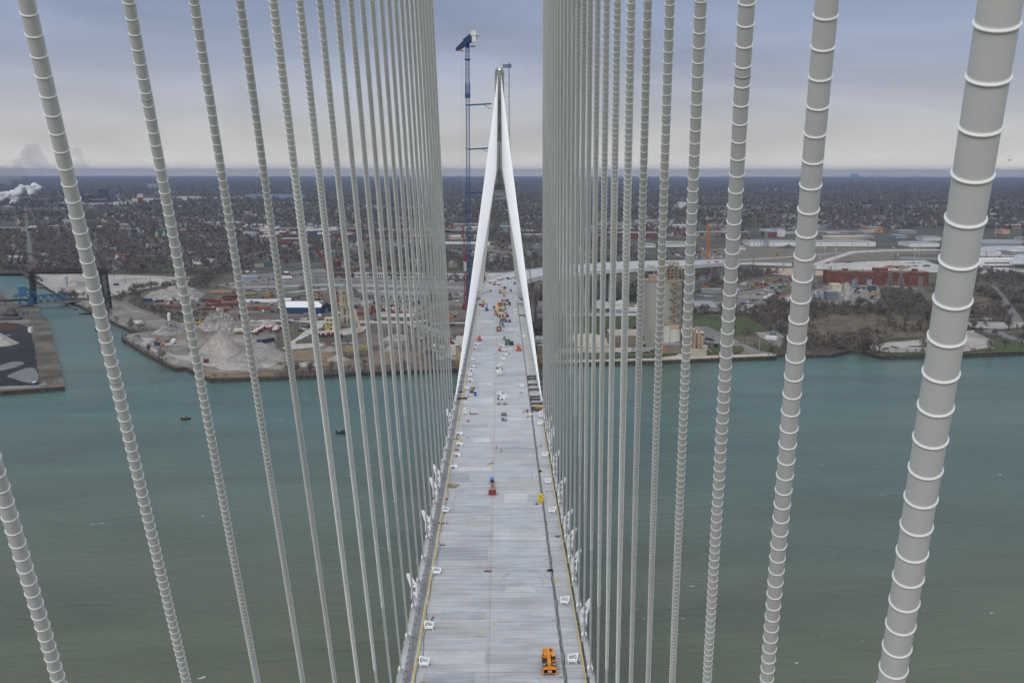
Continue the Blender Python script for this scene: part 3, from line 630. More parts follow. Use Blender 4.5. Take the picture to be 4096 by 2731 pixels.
# left side
patch('coal_yard', ZB, [(-500,600),(100,610),(240,660),(285,760),(310,930),(325,1120),(330,1150),(0,1175),(-500,1200)], coalm)
patch('gravel_track', ZB, [(-400,600),(250,598),(250,628),(0,625),(-400,640)], gravel_d)
patch('rain_pool', ZB, [(60,965),(130,952),(190,955),(212,968),(180,985),(140,1000),(75,1015),(0,1035),(-60,1030),(-40,990),(0,988)], watp, .8, 1)
patch('rain_pool', ZB, [(70,1070),(180,1020),(250,1003),(308,1012),(322,1060),(330,1120),(280,1140),(200,1128),(110,1095),(60,1085)], watp, .8, 1)
patch('rain_pool', ZB, [(30,725),(90,725),(90,733),(40,735)], watp, .3)
patch('path', ZB, [(-400,1178),(330,1155),(385,1120),(400,1150),(330,1172),(0,1196),(-400,1210)], gravel_d, .5)
patch('vacant_lot', ZB, [(225,200),(400,195),(700,205),(1180,215),(1650,235),(1600,275),(1300,320),(1000,385),(820,415),(560,405),(430,335),(320,265)], gravel)
patch('vacant_lot', ZB, [(620,445),(780,425),(1000,428),(1080,455),(1230,520),(1340,560),(1430,600),(1420,660),(1330,682),(1150,682),(1060,650),(940,590),(800,505)], gravel_d)
patch('vacant_lot', ZK, [(900,720),(1250,655),(1600,640),(1560,690),(1200,740)], gravel, .6)
patch('scrap_yard', ZB, [(1180,385),(1300,348),(1700,340),(2352,352),(2352,600),(1900,592),(1500,560),(1350,500)], yardm)
patch('gravel_yard', ZB, [(1045,732),(1200,702),(1330,690),(1450,630),(1800,600),(2352,610),(2352,1050),(1800,1085),(1640,1010),(1500,990),(1250,862)], gravel_d)
patch('gravel_track', ZB, [(1200,745),(1330,760),(1260,790),(1290,830),(1500,900),(1700,900),(2000,880),(2352,900),(2352,1020),(1900,1030),(1640,960),(1400,900),(1240,830)], gravel, 2)
patch('verge', ZB, [(1640,1010),(1700,960),(1740,1010),(1800,1045),(2352,1030),(2352,1082),(1800,1095)], brownm)
patch('mud_strip', ZDd, [(0,1110),(2352*.83,1085),(1950,1115),(0,1160)], yardm, .8)
patch('asphalt_yard', ZDd, [(0,270),(480,190),(700,175),(760,235),(960,262),(2040,300),(2040,452),(1400,440),(840,395),(0,392),(-300,330)], asph, .6)
for k, (ya, yb) in enumerate(((300,268),(330,303),(352,340),(372,366))):
    patch('lot_aisle', ZDd, [(-200 if k < 2 else 300,ya+30),(700,ya-8),(2030,yb+50),(2030,yb+56),(700,ya),(-200 if k < 2 else 300,ya+38)], concr if k % 2 else aspd, .2)
patch('asphalt_yard', ZB, [(1900,330),(2352,320),(2352,352),(1850,350)], aspd, .6)
patch('yard', ZDd, [(-200,400),(840,402),(980,430),(1620,442),(1600,560),(1500,660),(0,655),(-250,600)], yardm)
patch('car_lot', ZDd, [(975,425),(1640,440),(1700,520),(1500,600),(1200,560),(975,520)], gravel_d, .8)
patch('yard_road', ZDd, [(0,660),(400,655),(620,670),(720,655),(1500,672),(1800,640),(1830,655),(1500,690),(1000,690),(700,690),(400,672),(0,676)], concr, .3)
patch('yard_road', ZDd, [(300,930),(470,800),(600,690),(700,668),(690,720),(560,800),(430,860),(420,885),(640,880),(760,905),(400,935)], concr, .6)
patch('yard_road', ZDd, [(640,765),(1180,705),(1400,760),(1380,790),(1200,800),(1100,760),(900,800),(640,800)], concr, .6)
patch('yard_road', ZDd, [(560,878),(950,872),(1500,858),(1500,864),(950,880),(560,886)], concr, .2)
patch('yard_ground', ZDd, [(1100,700),(1500,690),(1850,850),(1990,920),(1960,1060),(1500,1080),(1050,1095),(600,1090),(400,960),(700,900),(1000,890)], yardm, 1.5)
patch('sandy_ground', ZDd, [(1120,960),(1400,945),(1620,960),(1560,1060),(1200,1085),(1060,1070)], brownm, 1.5)
patch('yard_ground', ZDd, [(350,950),(700,930),(1000,1080),(500,1105),(300,1100)], brownm, 1.5)
patch('site_ground', ZDd, [(1640,500),(2040,460),(2100,700),(2060,1080),(1960,1080),(1900,850),(1700,700)], yardm, 1)
patch('access_road', ZDd, [(1480,700),(1530,690),(1880,830),(2000,880),(2000,900),(1850,850)], concr, .3)
patch('access_road', ZDd, [(1500,640),(1640,560),(1700,520),(2000,455),(2020,465),(1760,530),(1640,600),(1560,655)], gravel_d, .3)
patch('grass_verge', ZDd, [(1430,705),(1500,720),(1900,870),(1880,890),(1700,790),(1440,725)], grass, .4)
patch('access_road', ZDd, [(1700,690),(2040,680),(2040,692),(1700,702)], concr, .2)
# right side
patch('lawn', ZF, [(345,575),(560,568),(1100,560),(1430,566),(1680,570),(1900,585),(2060,690),(2075,704),(1790,712),(1655,712),(1560,655),(1000,700),(640,720),(350,722)], grass, .6)
patch('pale_yard', ZF, [(350,735),(440,717),(640,717),(760,800),(740,835),(460,838),(380,790)], creamm, .3, 1)
patch('lawn', ZF, [(345,785),(380,790),(470,838),(345,840)], grass, .3)
patch('lawn', ZF, [(130,930),(500,905),(1100,880),(1330,872),(1560,868),(1560,900),(1100,925),(130,955)], grass, .4)
patch('yard_road', ZF, [(1440,655),(1560,655),(1790,760),(1870,800),(1960,845),(2160,895),(1830,890),(1880,860),(1780,820),(1650,800),(1500,790),(1440,780)], asph, .4)
patch('lawn', ZF, [(1540,850),(1760,822),(1850,822),(1885,845),(1840,880),(1780,893),(1620,893),(1530,872)], grass, .3, 1)
patch('lawn', ZF, [(1790,730),(2000,740),(2100,812),(2000,820),(1850,800),(1790,765)], drygr, .5)
patch('lawn', ZF, [(1960,830),(2080,820),(2200,842),(2200,870),(2010,868)], grass, .4)
patch('dry_ground', ZF, [(1960,705),(2160,700),(2220,740),(2220,830),(2140,826),(2000,740)], gravel_d, .4)
patch('quay_strip', ZF, [(130,950),(1100,928),(1290,905),(1330,880),(1480,880),(1560,905),(2110,888),(2150,905),(1100,947),(130,968)], creamm, .15)
patch('lot', ZF, [(100,440),(1000,450),(1020,565),(560,566),(180,572),(100,600)], gravel_d, .6)
patch('lot_road', ZF, [(100,545),(1020,545),(1020,562),(500,566),(100,575)], concr, .3)
patch('parking_lot', ZF, [(1430,540),(1800,535),(1960,545),(2100,440),(2230,330),(2170,300),(1800,370),(1430,370)], gravel_d, .6)
patch('parking_lot', ZF, [(1430,375),(1700,370),(1820,400),(1810,440),(1430,440)], aspd, .3)
patch('site_ground', ZF, [(1800,290),(2000,240),(2352,200),(2352,300),(2180,300),(1850,350),(1780,330)], yardm, .6)
patch('road', ZF, [(1500,235),(1600,235),(1590,260),(1480,340),(1440,370),(1430,345),(1440,290)], asph, .3)
patch('road_verge', ZF, [(1445,365),(1560,290),(1600,235),(1640,260),(1600,330),(1480,380)], grass, .3)
patch('substation_yard', ZI, [(330,480),(500,470),(700,400),(1100,415),(1120,480),(1150,550),(1080,580),(780,585),(300,585),(240,540)], gravel_d, .4)
patch('sand_ground', ZI, [(0,265),(350,265),(650,290),(650,330),(300,325),(0,300)], GM('sand', [(.30,.22,.16),(.36,.28,.21),(.28,.22,.17)], .05, .3), 1)
patch('earthworks', ZI, [(-420,120),(0,60),(360,70),(620,85),(1100,95),(1620,95),(1620,190),(1000,200),(540,220),(0,215),(-420,215)], GM('earthworks', [(.10,.088,.072),(.15,.132,.11),(.12,.11,.08)], .02, .2), 1.2)
patch('plaza', ZI, [(530,235),(700,222),(900,212),(1000,206),(1500,196),(1620,240),(2352,255),(2700,260),(2700,330),(1500,300),(540,275)], concr, .4)
patch('plaza', ZH, [(1900,870),(2352,860),(2700,860),(2700,1010),(1900,960)], concr, .4, 0)
patch('road', ZI, [(350,262),(540,225),(700,170),(880,118),(1200,105),(1620,103),(2000,110),(2000,122),(1600,113),(1220,117),(900,135),(740,185),(560,250)], concr, .3)
patch('road', ZI, [(-420,228),(0,215),(360,220),(360,250),(0,235),(-420,245)], concr, .3)
patch('road', ZI, [(-100,190),(200,175),(560,150),(870,120),(870,124),(560,158),(200,184),(-100,200)], gravel, .3)
patch('pond', ZI, [(1285,160),(1620,175),(1620,195),(1500,195),(1280,192)], watp, .5, 1)
patch('grass_bank', ZI, [(1240,140),(1620,150),(1620,180),(1285,160),(1280,195),(1200,190)], drygr, .5)
patch('dry_meadow', ZI, [(480,700),(900,640),(1500,700),(1560,860),(1180,860),(1020,930),(820,960),(500,900)], drygr, 2, 1, False)
patch('dry_meadow', ZI, [(1280,440),(1880,500),(2080,520),(2150,660),(1880,690),(1560,620)], drygr, 2, 1, False)
patch('boat_launch_lot', ZI, [(1020,935),(1180,900),(1500,878),(1700,840),(1830,798),(1980,830),(2130,930),(1880,985),(1500,985),(1150,992),(1040,965)], gravel, .4, 1)
patch('grass_strip', ZI, [(1150,870),(1500,868),(1500,878),(1180,902),(1040,935)], grass, .4)
patch('grass_island', ZI, [(1185,935),(1230,933),(1290,955),(1240,957)], grass, .2, 1)
patch('grass_island', ZI, [(1330,940),(1420,930),(1560,930),(1560,943),(1400,947)], drygr, .2, 1)
patch('grass_strip', ZI, [(1150,998),(1500,990),(1880,985),(2100,960),(2130,880),(2352,900),(2600,900),(2600,980),(2352,985),(1850,1003),(1500,1010),(1150,1018)], grass, .4)
patch('launch_basin', ZI, [(1980,800),(2060,790),(2160,810),(2240,850),(2352,880),(2500,900),(2500,930),(2352,905),(2200,870),(2050,830)], watp, .4)
patch('launch_road', ZI, [(1830,745),(1900,725),(2180,730),(2352,735),(2352,770),(2160,790),(1990,785),(1830,760)], gravel, .4)
patch('lane', ZI, [(2070,425),(2110,425),(2230,560),(2340,700),(2352,735),(2240,735),(2240,690),(2120,520)], asph, .4)
patch('street', ZK, [(195,80),(230,80),(300,200),(440,350),(330,350),(230,230),(195,160)], asph, .4)
patch('lawn', ZK, [(0,380),(170,380),(170,420),(0,440)], grass, .5); patch('lawn', ZK, [(400,280),(800,290),(800,320),(450,320)], grass, .5, 0, False)
patch('lawn', ZB, [(1120,120),(1560,125),(1560,190),(1100,185)], grass, .8, 0, False)
patch('lawn', ZC, [(1830,1080),(2050,1080),(2050,1140),(1830,1140)], grass, .8, 0, False)
patch('lawn', ZE, [(0,880),(380,900),(380,980),(0,960)], drygr, .8, 0, False)
city_g = GM('city_floor', [(.045,.042,.042),(.068,.062,.058),(.058,.062,.042),(.085,.078,.072)], .006, .05)
P_ = [(-30000,1470),(-1500,1470),(1600,1470),(30000,1470),(46000,46000),(-46000,46000)]
tag(MB().add([(x, y, ZL+.004) for x, y in P_], [tuple(range(6))]).build('city_ground', city_g), kind='structure')
# quay walls keep a dark coping and timber fenders
def fenders(name, a, c, lab, n):
    t = thing(name, lab, 'quay wall', (a[0], a[1], 0)); b = MB(); d = (c[0]-a[0], c[1]-a[1]); ln = sqrt(d[0]**2+d[1]**2)
    for k in range(n):
        q = k/n; b.box((d[0]*q, d[1]*q-.35, -.5), (.8, .5, 2.7), atan2(d[1], d[0]))
    b.build('fender_row', wallm, t)
    MB().bar((0,-.2,ZL+.15), (d[0],d[1]-.2,ZL+.15), .7, .35).build('coping', mat('rust_cap', (.13,.085,.06), .8, var=.3, scale=.2), t)
fenders('quay_wall', gp(ZB,1800,1100), gp(ZDd,1000,1150), 'dark sheet pile quay wall along the gravel yard', 60)
fenders('quay_wall', gp(ZDd,1000,1150), gp(ZDd,1940,1118), 'dark quay wall running up to the bridge on its left', 40)
fenders('quay_wall', gp(ZF,130,972), gp(ZF,2160,908), 'black fendered quay wall below the cement silo', 90)
fenders('quay_wall', gp(ZB,0,1210), gp(ZB,553,1168), 'rusty timber-topped quay wall at the tip of the coal dock', 50)
fenders('quay_wall', gp(ZB,1050,757), gp(ZB,1500,1008), 'dark timber quay wall on the canal side of the gravel yard', 40)

# ============================================================ buildings
white_w = mat('white_cladding', (.60,.60,.58), .6, var=.05); cream_w = mat('cream_wall', (.46,.42,.32), .7, var=.08, scale=.2)
brick = mat('brick', (.14,.055,.038), .85, var=.25, scale=.25); brick_t = mat('brick_tan', (.22,.15,.085), .85, var=.2, scale=.25)
tanb = mat('tan_block', (.20,.165,.13), .85, var=.1, scale=.3); greyw = mat('grey_wall', (.25,.255,.26), .7, var=.1); dgrey = mat('dark_wall', (.06,.065,.07), .7, var=.2)
blue_w = mat('blue_cladding', (.018,.045,.11), .5, var=.08); lblue = mat('pale_blue_wall', (.20,.27,.33), .6, var=.05); teal_w = mat('teal_wall', (.06,.20,.20), .6)
r_white = mat('roof_white', (.60,.61,.63), .5, var=.05); r_grey = mat('roof_grey', (.21,.22,.24), .7, var=.1, scale=.05); r_dark = mat('roof_dark', (.055,.056,.06), .8, var=.2); r_tan = mat('roof_gravel', (.33,.28,.24), .9, var=.12, scale=.1)
r_brown = mat('roof_brown', (.10,.07,.055), .85, var=.2); glassd = mat('dark_glass', (.02,.025,.03), .25); rustm = mat('rust_steel', (.12,.06,.04), .8, var=.4, scale=.3)
silo_c = mat('silo_concrete', (.27,.26,.235), .85, var=.10, scale=.15, stretch=(1,1,.2), bump=.1)
tan_st = mat('tan_steel', (.27,.21,.14), .6, var=.15)
def frame_of(Z, a, c):
    p0 = gp(Z, *a); p1 = gp(Z, *c); w = sqrt((p1[0]-p0[0])**2+(p1[1]-p0[1])**2); return p0, w, atan2(p1[1]-p0[1], p1[0]-p0[0])
def bldg(name, label, cat, Z, a, c, ytop, depth, wall, roof, style='flat', rise=3, win=None, group=None, rz=None, doors=0, sub=None, eav=.4):
    p0, w, r = frame_of(Z, a, c); r = r if rz is None else rz
    P = Z(a[0], ytop); h = AY(P[0], P[1], p0[1])[2]-ZL
    t = thing(name, label, cat, p0, r, group)
    CLEAR.append([(p0[0]+x*cos(r)-y*sin(r), p0[1]+x*sin(r)+y*cos(r)) for x, y in ((-2,-2),(w+2,-2),(w+2,depth+2),(-2,depth+2))])
    MB().box((w/2, depth/2, 0), (w, depth, h)).build('wall', wall, t)
    if style == 'flat': MB().box((w/2, depth/2, h), (w+eav, depth+eav, .5)).build('roof', roof, t)
    elif style == 'gable':
        MB().gable((w/2, depth/2, h), (w, depth), rise, 0).build('roof', roof, t)
    elif style == 'gablex':
        MB().gable((w/2, depth/2, h), (depth, w), rise, pi/2).build('roof', roof, t)
    elif style == 'hip':
        b = MB(); b.add([(-.4,-.4,h),(w+.4,-.4,h),(w+.4,depth+.4,h),(-.4,depth+.4,h),(w*.3,depth/2,h+rise),(w*.7,depth/2,h+rise)], [(0,1,5,4),(1,2,5),(2,3,4,5),(3,0,4),(3,2,1,0)]); b.build('roof', roof, t)
    if win:
        nx, nz, fw, fh, wm = win[:5]; z0 = win[5] if len(win) > 5 else .15
        for i in range(nx):
            for j in range(nz):
                cx = w*(i+.5)/nx; ww = w/nx*fw; hh = h*(1-z0)/nz
                MB().box((cx, -.03, h*z0+hh*j+hh*(1-fh)/2), (ww, .12, hh*fh)).build('window', wm, t)
    for k in range(doors): MB().box((w*(k+.5)/doors, -.05, .05), (3.2, .14, 3.6)).build('door', greyw, t)
    return t, w, h
# --- cement silo complex
g0 = G(*ZR(410, 1480)); Ds = g0[1]+9; rs = (735-112)/2/3.92*Ds/F*.985; cxs = AY(*ZR(424, 1400), Ds)[0]
CLEAR.append([(cxs-70,Ds-30),(cxs+75,Ds-30),(cxs+75,Ds+60),(cxs-70,Ds+60)])
t = thing('cement_silo', 'huge round grey concrete silo with a tan zigzag stair and a steel head frame', 'silo', (cxs, Ds+rs, ZL))
hs = AY(*ZR(424, 385), Ds)[2]-ZL
V = []; n = 48
b = MB().cyl((0,0,0), (0,0,hs), rs, rs, 64); b.build('silo_drum', silo_c, t)
b = MB()
for k in range(0, 64, 8): b.box((rs*cos(k*pi/32+.1), rs*sin(k*pi/32+.1), 0), (.5,.5,hs-.5))
for k in range(64):
    a0 = 2*pi*k/64; b.bar((rs*1.01*cos(a0), rs*1.01*sin(a0), hs+.9), (rs*1.01*cos(a0+2*pi/64), rs*1.01*sin(a0+2*pi/64), hs+.9), .12)
b.build('pilaster_strips', silo_c, t); b = MB()
b.cyl((0,0,hs-.3), (0,0,hs+.35), rs*1.02, rs*1.02, 64); b.build('parapet_ring', tan_st, t)
MB().box((-rs*.55, -rs*.45, hs+.3), (rs*.5, rs*.5, 4.4)).box((-rs*.5, -rs*.4, hs+4.7), (3,3,1)).build('roof_house', mat('pinkish_tan', (.30,.21,.17), .8), t)
hx = (ZR(545,0)[0]-ZR(424,0)[0])*Ds/F; hf = AY(*ZR(545, 70), Ds+rs)[2]-ZL-hs
b = MB()
for x in (-4.6, -1, 2.4, 5.2):
    for y in (-4, 4): b.bar((hx+x, y, hs), (hx+x, y, hs+hf), .55)
for z in (.27, .45, .62, .98):
    for y in (-4, 4): b.bar((hx-6, y, hs+hf*z), (hx+6, y, hs+hf*z), .4)
    b.bar((hx-6,-4,hs+hf*z), (hx-6,4,hs+hf*z), .3); b.bar((hx+6,-4,hs+hf*z), (hx+6,4,hs+hf*z), .3); b.box((hx,0,hs+hf*z), (12,8,.25))
for x0, x1, z0, z1 in ((-4.6,-1,0,.45),(2.4,5.2,0,.45),(-1,2.4,.6,.1),(-4.6,2.4,.62,.98)): b.bar((hx+x0,-4.2,hs+hf*z0), (hx+x1,-4.2,hs+hf*z1), .35)
b.box((hx, 0, hs), (3.6, 3.6, hf*.82)); b.build('head_frame', tan_st, t)
b = MB(); b.tube([(hx+5,0,hs+hf*.7),(hx+7.5,0,hs+hf*.72),(hx+8.6,0,hs+hf*.5),(hx+9.5,0,hs)], .5, 8); b.tube([(hx+6,2,hs+3),(rs*.8,2,hs+4)], .5, 8); b.build('dust_pipes', tan_st, t)
MB().box((hx-2.6,-3,hs+hf*.66), (2,1.6,1.4)).box((hx+3.2,-3,hs+hf*.66), (2,1.6,1.4)).build('blue_motors', mat('motor_blue', (.02,.07,.2)), t)
# stair tower
sx0, sx1 = (ZR(512,0)[0]-ZR(424,0)[0])*Ds/F, (ZR(628,0)[0]-ZR(424,0)[0])*Ds/F
b = MB(); ys = -rs*.93-1.6; zs = [AY(*ZR(560, y), Ds)[2]-ZL for y in (1040,995,925,855,785,712,642,568,497,425,385)]
for xx in (sx0+1.5, sx1-1.5): b.bar((xx, ys, zs[0]), (xx, ys, hs), .5); b.bar((xx, ys+1.4, zs[0]), (xx, ys+1.4, hs), .35)
for k, (z0, z1) in enumerate(zip(zs[1:], zs[2:])):
    a_, c_ = (sx1, sx0) if k % 2 == 0 else (sx0, sx1)
    b.bar((a_, ys-.3, z0), (c_, ys-.3, z1), .5, .9); b.bar((a_, ys-.5, z0+1), (c_, ys-.5, z1+1), .12); b.box((a_, ys, z0-.2), (2.2, 1.8, 1.1))
b.bar((sx0-6.5, ys-1, zs[0]+.4), (sx1-3, ys-1, zs[0]+.4), .5, 1.3); b.bar((sx1-3,ys-1,zs[0]+.4), (sx1, ys-.5, zs[1]), .6, 1); b.bar((sx0-6.5, ys-1, zs[0]+.4), (sx0-2.5, ys-2.6, zs[0]-6), .5, .9); b.build('zigzag_stair', tan_st, t)
bx, w, h = bldg('hoist_house', 'white and tan boxy tower against the foot of the round silo', 'building', ZR, (400,1470), (655,1470), 1080, 12, mat('white_tan', (.46,.47,.42), .6), mat('tan_trim', (.40,.30,.21), .7), rz=0)
b = MB(); 
for x in (.2, w*.38, w-.2): b.box((x,-.08,0), (.5,.3,h))
b.box((w*.69,-.08,h-2.2), (w*.62,.3,2.2)); b.build('trim', MATS['tan_trim'], bx)
b = MB(); lattice(b, (w*.7,-1.6,h*.3), (w+6,-1.6,h*.36), 2.4, 7, .2); b.box((w*.85,-1.6,h*.25), (8,2,.3)); b.build('conveyor_bridge', mat('dark_tan', (.14,.10,.06)), bx)
bx, w, h = bldg('loading_shed', 'brown block shed with an orange door below the silo', 'building', ZR, (385,1508), (680,1508), 1372, 9, tanb, r_grey, rz=0)
MB().box((w*.11,-.06,0), (3.6,.15,6.8)).build('orange_door', mat('door_orange', (.30,.14,.05)), bx)
bx, w, h = bldg('warehouse', 'long low brown block building with a pale flat roof left of the silo', 'building', ZF, (735,835), (1010,838), 735, 34, tanb, r_tan, rz=0)
MB().box((w*.22,-.05,0), (3.2,.14,4)).build('door', mat('door_brown', (.16,.09,.05)), bx)
bx, w, h = bldg('warehouse', 'brown block building right of the silo with a white gravel roof', 'building', ZF, (1300,795), (1528,795), 712, 26, tanb, mat('roof_pale', (.42,.40,.37), .9, var=.15, scale=.1), rz=0)
t, w, h = bldg('entrance_canopy', 'pale concrete porch at the left foot of the silo', 'building', ZF, (1000,840), (1085,842), 790, 9, mat('porch_conc', (.30,.28,.24), .8), mat('porch_top', (.42,.38,.30), .8), rz=0)
MB().box((w*.28,-.05,0), (w*.36,.14,h*.75)).build('dark_opening', dgrey, t)
q = gp(ZF, 1440, 905); t = thing('dust_filter_plant', 'tan silo, ducts and pipes of the dust filter plant beside the dock', 'machinery', q)
b = MB(); b.cyl((-2,8,0), (-2,8,19), 2.9, 2.9, 16); b.cyl((-2,8,19), (-2,8,22), 2.9, 1.2, 16); b.build('filter_tank', mat('tan_pink', (.36,.26,.19), .6), t)
b = MB(); b.tube([(2,8,2),(2,8,19),(3.5,8,21),(5.5,8,19),(5.5,8,4)], 1.0, 10); b.tube([(8,8,0),(8,8,14)], 1.1, 10); b.build('ducts', MATS['tan_pink'], t)
MB().box((3,3,0), (14,7,4.6)).box((9,3,4.6), (4,4,3)).build('pump_house', mat('pump_tan', (.34,.32,.26), .7), t)
b = MB(); lattice(b, (-2,8,21), (-2,8,33), 2., 5, .25); b.box((-2,8,24), (5,4,.4)); b.tube([(12,2,5),(14,1,3),(15,0,.5),(20,-1,.4)], .35, 6); b.build('hose_mast', tan_st, t)
# --- concrete batch tower (left fan)
DT = gp(ZS, 520, 930)[1]
def sxz(x, y, D=None):
    D = D or DT; a = AY(*ZS(x, y), D); return a[0], a[2]-ZL
x0, _ = sxz(405, 900); x1, _ = sxz(660, 900); xt0, _ = sxz(402, 900); xt1, _ = sxz(600, 900)
t = thing('batch_tower', 'tall stained cream concrete batching tower with chutes behind the left cables', 'tower', (x0, DT, ZL)); CLEAR.append([(x0-25,DT-4),(x1+6,DT-4),(x1+6,DT+26),(x0-25,DT+26)])
z_a, z_b, z_c = sxz(500, 640)[1], sxz(500, 500)[1], sxz(500, 135)[1]
stc = mat('stained_cream', (.33,.31,.235), .85, var=.14, scale=.25, stretch=(1,1,.2))
MB().box(((x1-x0)/2-1.5, 7, 0), (x1-x0+3, 14, z_a)).box(((xt1-xt0)/2+.6, 7, z_a), (xt1-xt0-1, 12, z_b-z_a)).box(((xt1-xt0)/2, 7, z_b), (xt1-xt0, 12.6, z_c-z_b)).build('tower_wall', stc, t)
MB().box(((xt1-xt0)/2, 7, z_c), (xt1-xt0+.3, 13, .6)).box((2,5,z_c+.6), (5,5,2)).build('roof', r_grey, t)
b = MB()
for y in (245, 372, 505, 520): z = sxz(500, y)[1]; b.box(((xt1-xt0)/2, .62, z), (xt1-xt0+.2, .2, .35))
b.build('ledge', mat('ledge', (.22,.21,.17)), t)
for px, py in ((500,238),(515,600),(517,672),(608,600),(608,672),(520,778),(612,778),(522,842),(612,842),(397,778),(400,842)):
    x, z = sxz(px, py); MB().box((x-x0, -.1+(.4 if py < 660 else 0), z), (1.9,.5,2.1)).build('window', mat('pane_grey', (.09,.10,.11), .3), t)
b = MB(); A_ = [sxz(px, py) for px, py in ((470,270),(475,370),(535,475),(548,505),(640,690))]; b.tube([(x-x0, -1.2, z) for x, z in A_], .55, 8); A_ = [sxz(px, py) for px, py in ((522,270),(525,450),(548,505))]; b.tube([(x-x0, -1.2, z) for x, z in A_], .55, 8); b.build('chute', mat('chute_tan', (.36,.31,.20), .6), t)
t = thing('conveyor', 'long rusty white covered conveyor rising from the gravel bins to the batching tower', 'conveyor', (x1, DT, ZL))
b = MB(); dep = [DT-2, DT-22, DT-30, DT-44, DT-70]
A_ = [AY(*ZS(px, py), d) for (px, py), d in zip(((640,500),(735,600),(865,1070),(905,1225),(805,1350)), dep)]
b.tube([(a[0]-x1, a[1]-DT, a[2]-ZL) for a in A_], 1.3, 10); b.build('conveyor_tube', mat('conv_tan', (.36,.27,.19), .7, var=.3, scale=.4), t)
b = MB()
for a in A_[1:4]:
    for dx in (-2, 2): b.bar((a[0]-x1, a[1]-DT, a[2]-ZL-1), (a[0]-x1+dx, a[1]-DT, 0), .3)
b.build('trestle', rustm, t)
bx, w, h = bldg('batch_office', 'cream two storey office with a yellow outside stair beside the batching tower', 'building', ZS, (110,1020), (390,1005), 705, 12, cream_w, r_dark, win=None, rz=.02)
for px, py in ((162,778),(240,778),(165,862),(222,862),(223,965)):
    a = AY(*ZS(px, py), gp(ZS, 110, 1020)[1]); MB().box((a[0]-gp(ZS,110,1020)[0], -.1, a[2]-ZL-1), (1.8 if py < 800 else 2.3,.2,1.6)).build('window', glassd, bx)
b = MB(); b.bar((-.5,-2,3.8), (5.2,-2,7.4), .4, 1.2); b.bar((5,-2,7.4), (10,-2,7.4), .4, 1.2); b.bar((-.5,-2,3.8), (2,-2,3.8), .5, 1.2); b.bar((1,-2,3.8), (6,-2,.3), .4, 1.2); b.build('yellow_stair', mat('stair_yellow', (.42,.32,.07)), bx)
for k, (px, py) in enumerate(((648,1550),(905,1520))):
    q = gp(ZS, px, py); t = thing('feed_hopper', ('rust streaked yellow feed hopper on the gravel, the left of a pair','clean yellow feed hopper on the gravel, the right of a pair')[k], 'hopper', (q[0],q[1]-2,ZL))
    b = MB(); b.add([(-4,-3,4.5),(4,-3,4.5),(4,3,4.5),(-4,3,4.5),(-4.6,-3.5,8),(4.6,-3.5,8),(4.6,3.5,8),(-4.6,3.5,8)], [(0,1,5,4),(1,2,6,5),(2,3,7,6),(3,0,4,7),(0,3,2,1),(4,5,1,0),(5,6,2,1),(6,7,3,2),(7,4,0,3)]); b.build('bin', mat('hopper_yellow', (.46,.40,.20), .7, var=.25 if k == 0 else .05, scale=.6), t)
    b = MB()
    for x in (-3.6,3.6):
        for y in (-2.6,2.6): b.bar((x,y,0), (x,y,4.5), .4)
    b.build('legs_frame', rustm, t)
# --- blue warehouse and yard sheds
bldg('warehouse', 'long blue shed with a bright white pitched roof', 'building', ZDd, (268,600), (668,598), 540, 30, blue_w, r_white, 'gable', 4.5, doors=0, rz=.0)
bldg('shed_end', 'blue gable ended shed with a white door facing the batching tower', 'building', ZDd, (672,598), (765,575), 540, 24, blue_w, r_dark, 'gablex', 4.5, doors=1)
bldg('freight_terminal', 'very long white freight terminal with a row of dark loading doors', 'building', ZDd, (975,258), (2030,268), 210, 26, white_w, r_dark, win=(60,1,.6,.55,dgrey,.0), rz=None)
bldg('terminal_office', 'brick office at the left end of the freight terminal', 'building', ZDd, (790,262), (965,262), 222, 20, brick, r_dark, win=(6,1,.3,.35,glassd,.2))
bldg('terminal_annex', 'white terminal building behind the end of the bridge deck', 'building', ZP, (1952,1130), (2068,1128), 1091, 24, white_w, r_dark, win=(9,1,.25,.22,glassd,.05))
bldg('plant_shed', 'grey corrugated garage with white doors at the left of the lot', 'building', ZDd, (0,272), (230,262), 222, 18, greyw, r_dark, doors=3)
bldg('depot', 'low blue and grey depot building beside parked trucks', 'building', ZDd, (-140,285), (75,280), 258, 16, lblue, greyw)
bldg('store', 'teal and red fronted store at the edge of the trees', 'building', ZC, (105,1095), (220,1085), 1060, 16, teal_w, brick, group=None)
bldg('site_trailer', 'long white site trailer on the vacant lot', 'trailer', ZB, (1283,288), (1395,282), 265, 5, white_w, r_white, win=(6,1,.3,.4,glassd,.3))
bldg('container_office', 'dark blue container with two yellow posts on the gravel yard', 'container', ZDd, (108,885), (232,860), 850, 5, mat('cont_navy', (.03,.05,.085), .6), mat('cont_top', (.07,.085,.11)), win=(4,1,.3,.3,glassd,.3))
bldg('pump_shed', 'grey box on the tank pad of the vacant lot', 'shed', ZK, (1375,865), (1560,865), 795, 9, greyw, r_tan)
bldg('roofed_store', 'brown roofed long shed behind the conveyor', 'shed', ZDd, (1000,618), (1140,614), 590, 14, brick, r_brown, 'gable', 2.5)
bldg('white_shed', 'small white yard shed with a grey roof behind the cables', 'shed', ZDd, (1230,630), (1320,628), 600, 10, white_w, r_grey, 'gable', 1.5)
bldg('block_wall', 'grey concrete block bunker in the gravel yard', 'bunker', ZDd, (800,885), (915,886), 862, 7, greyw, r_dark)
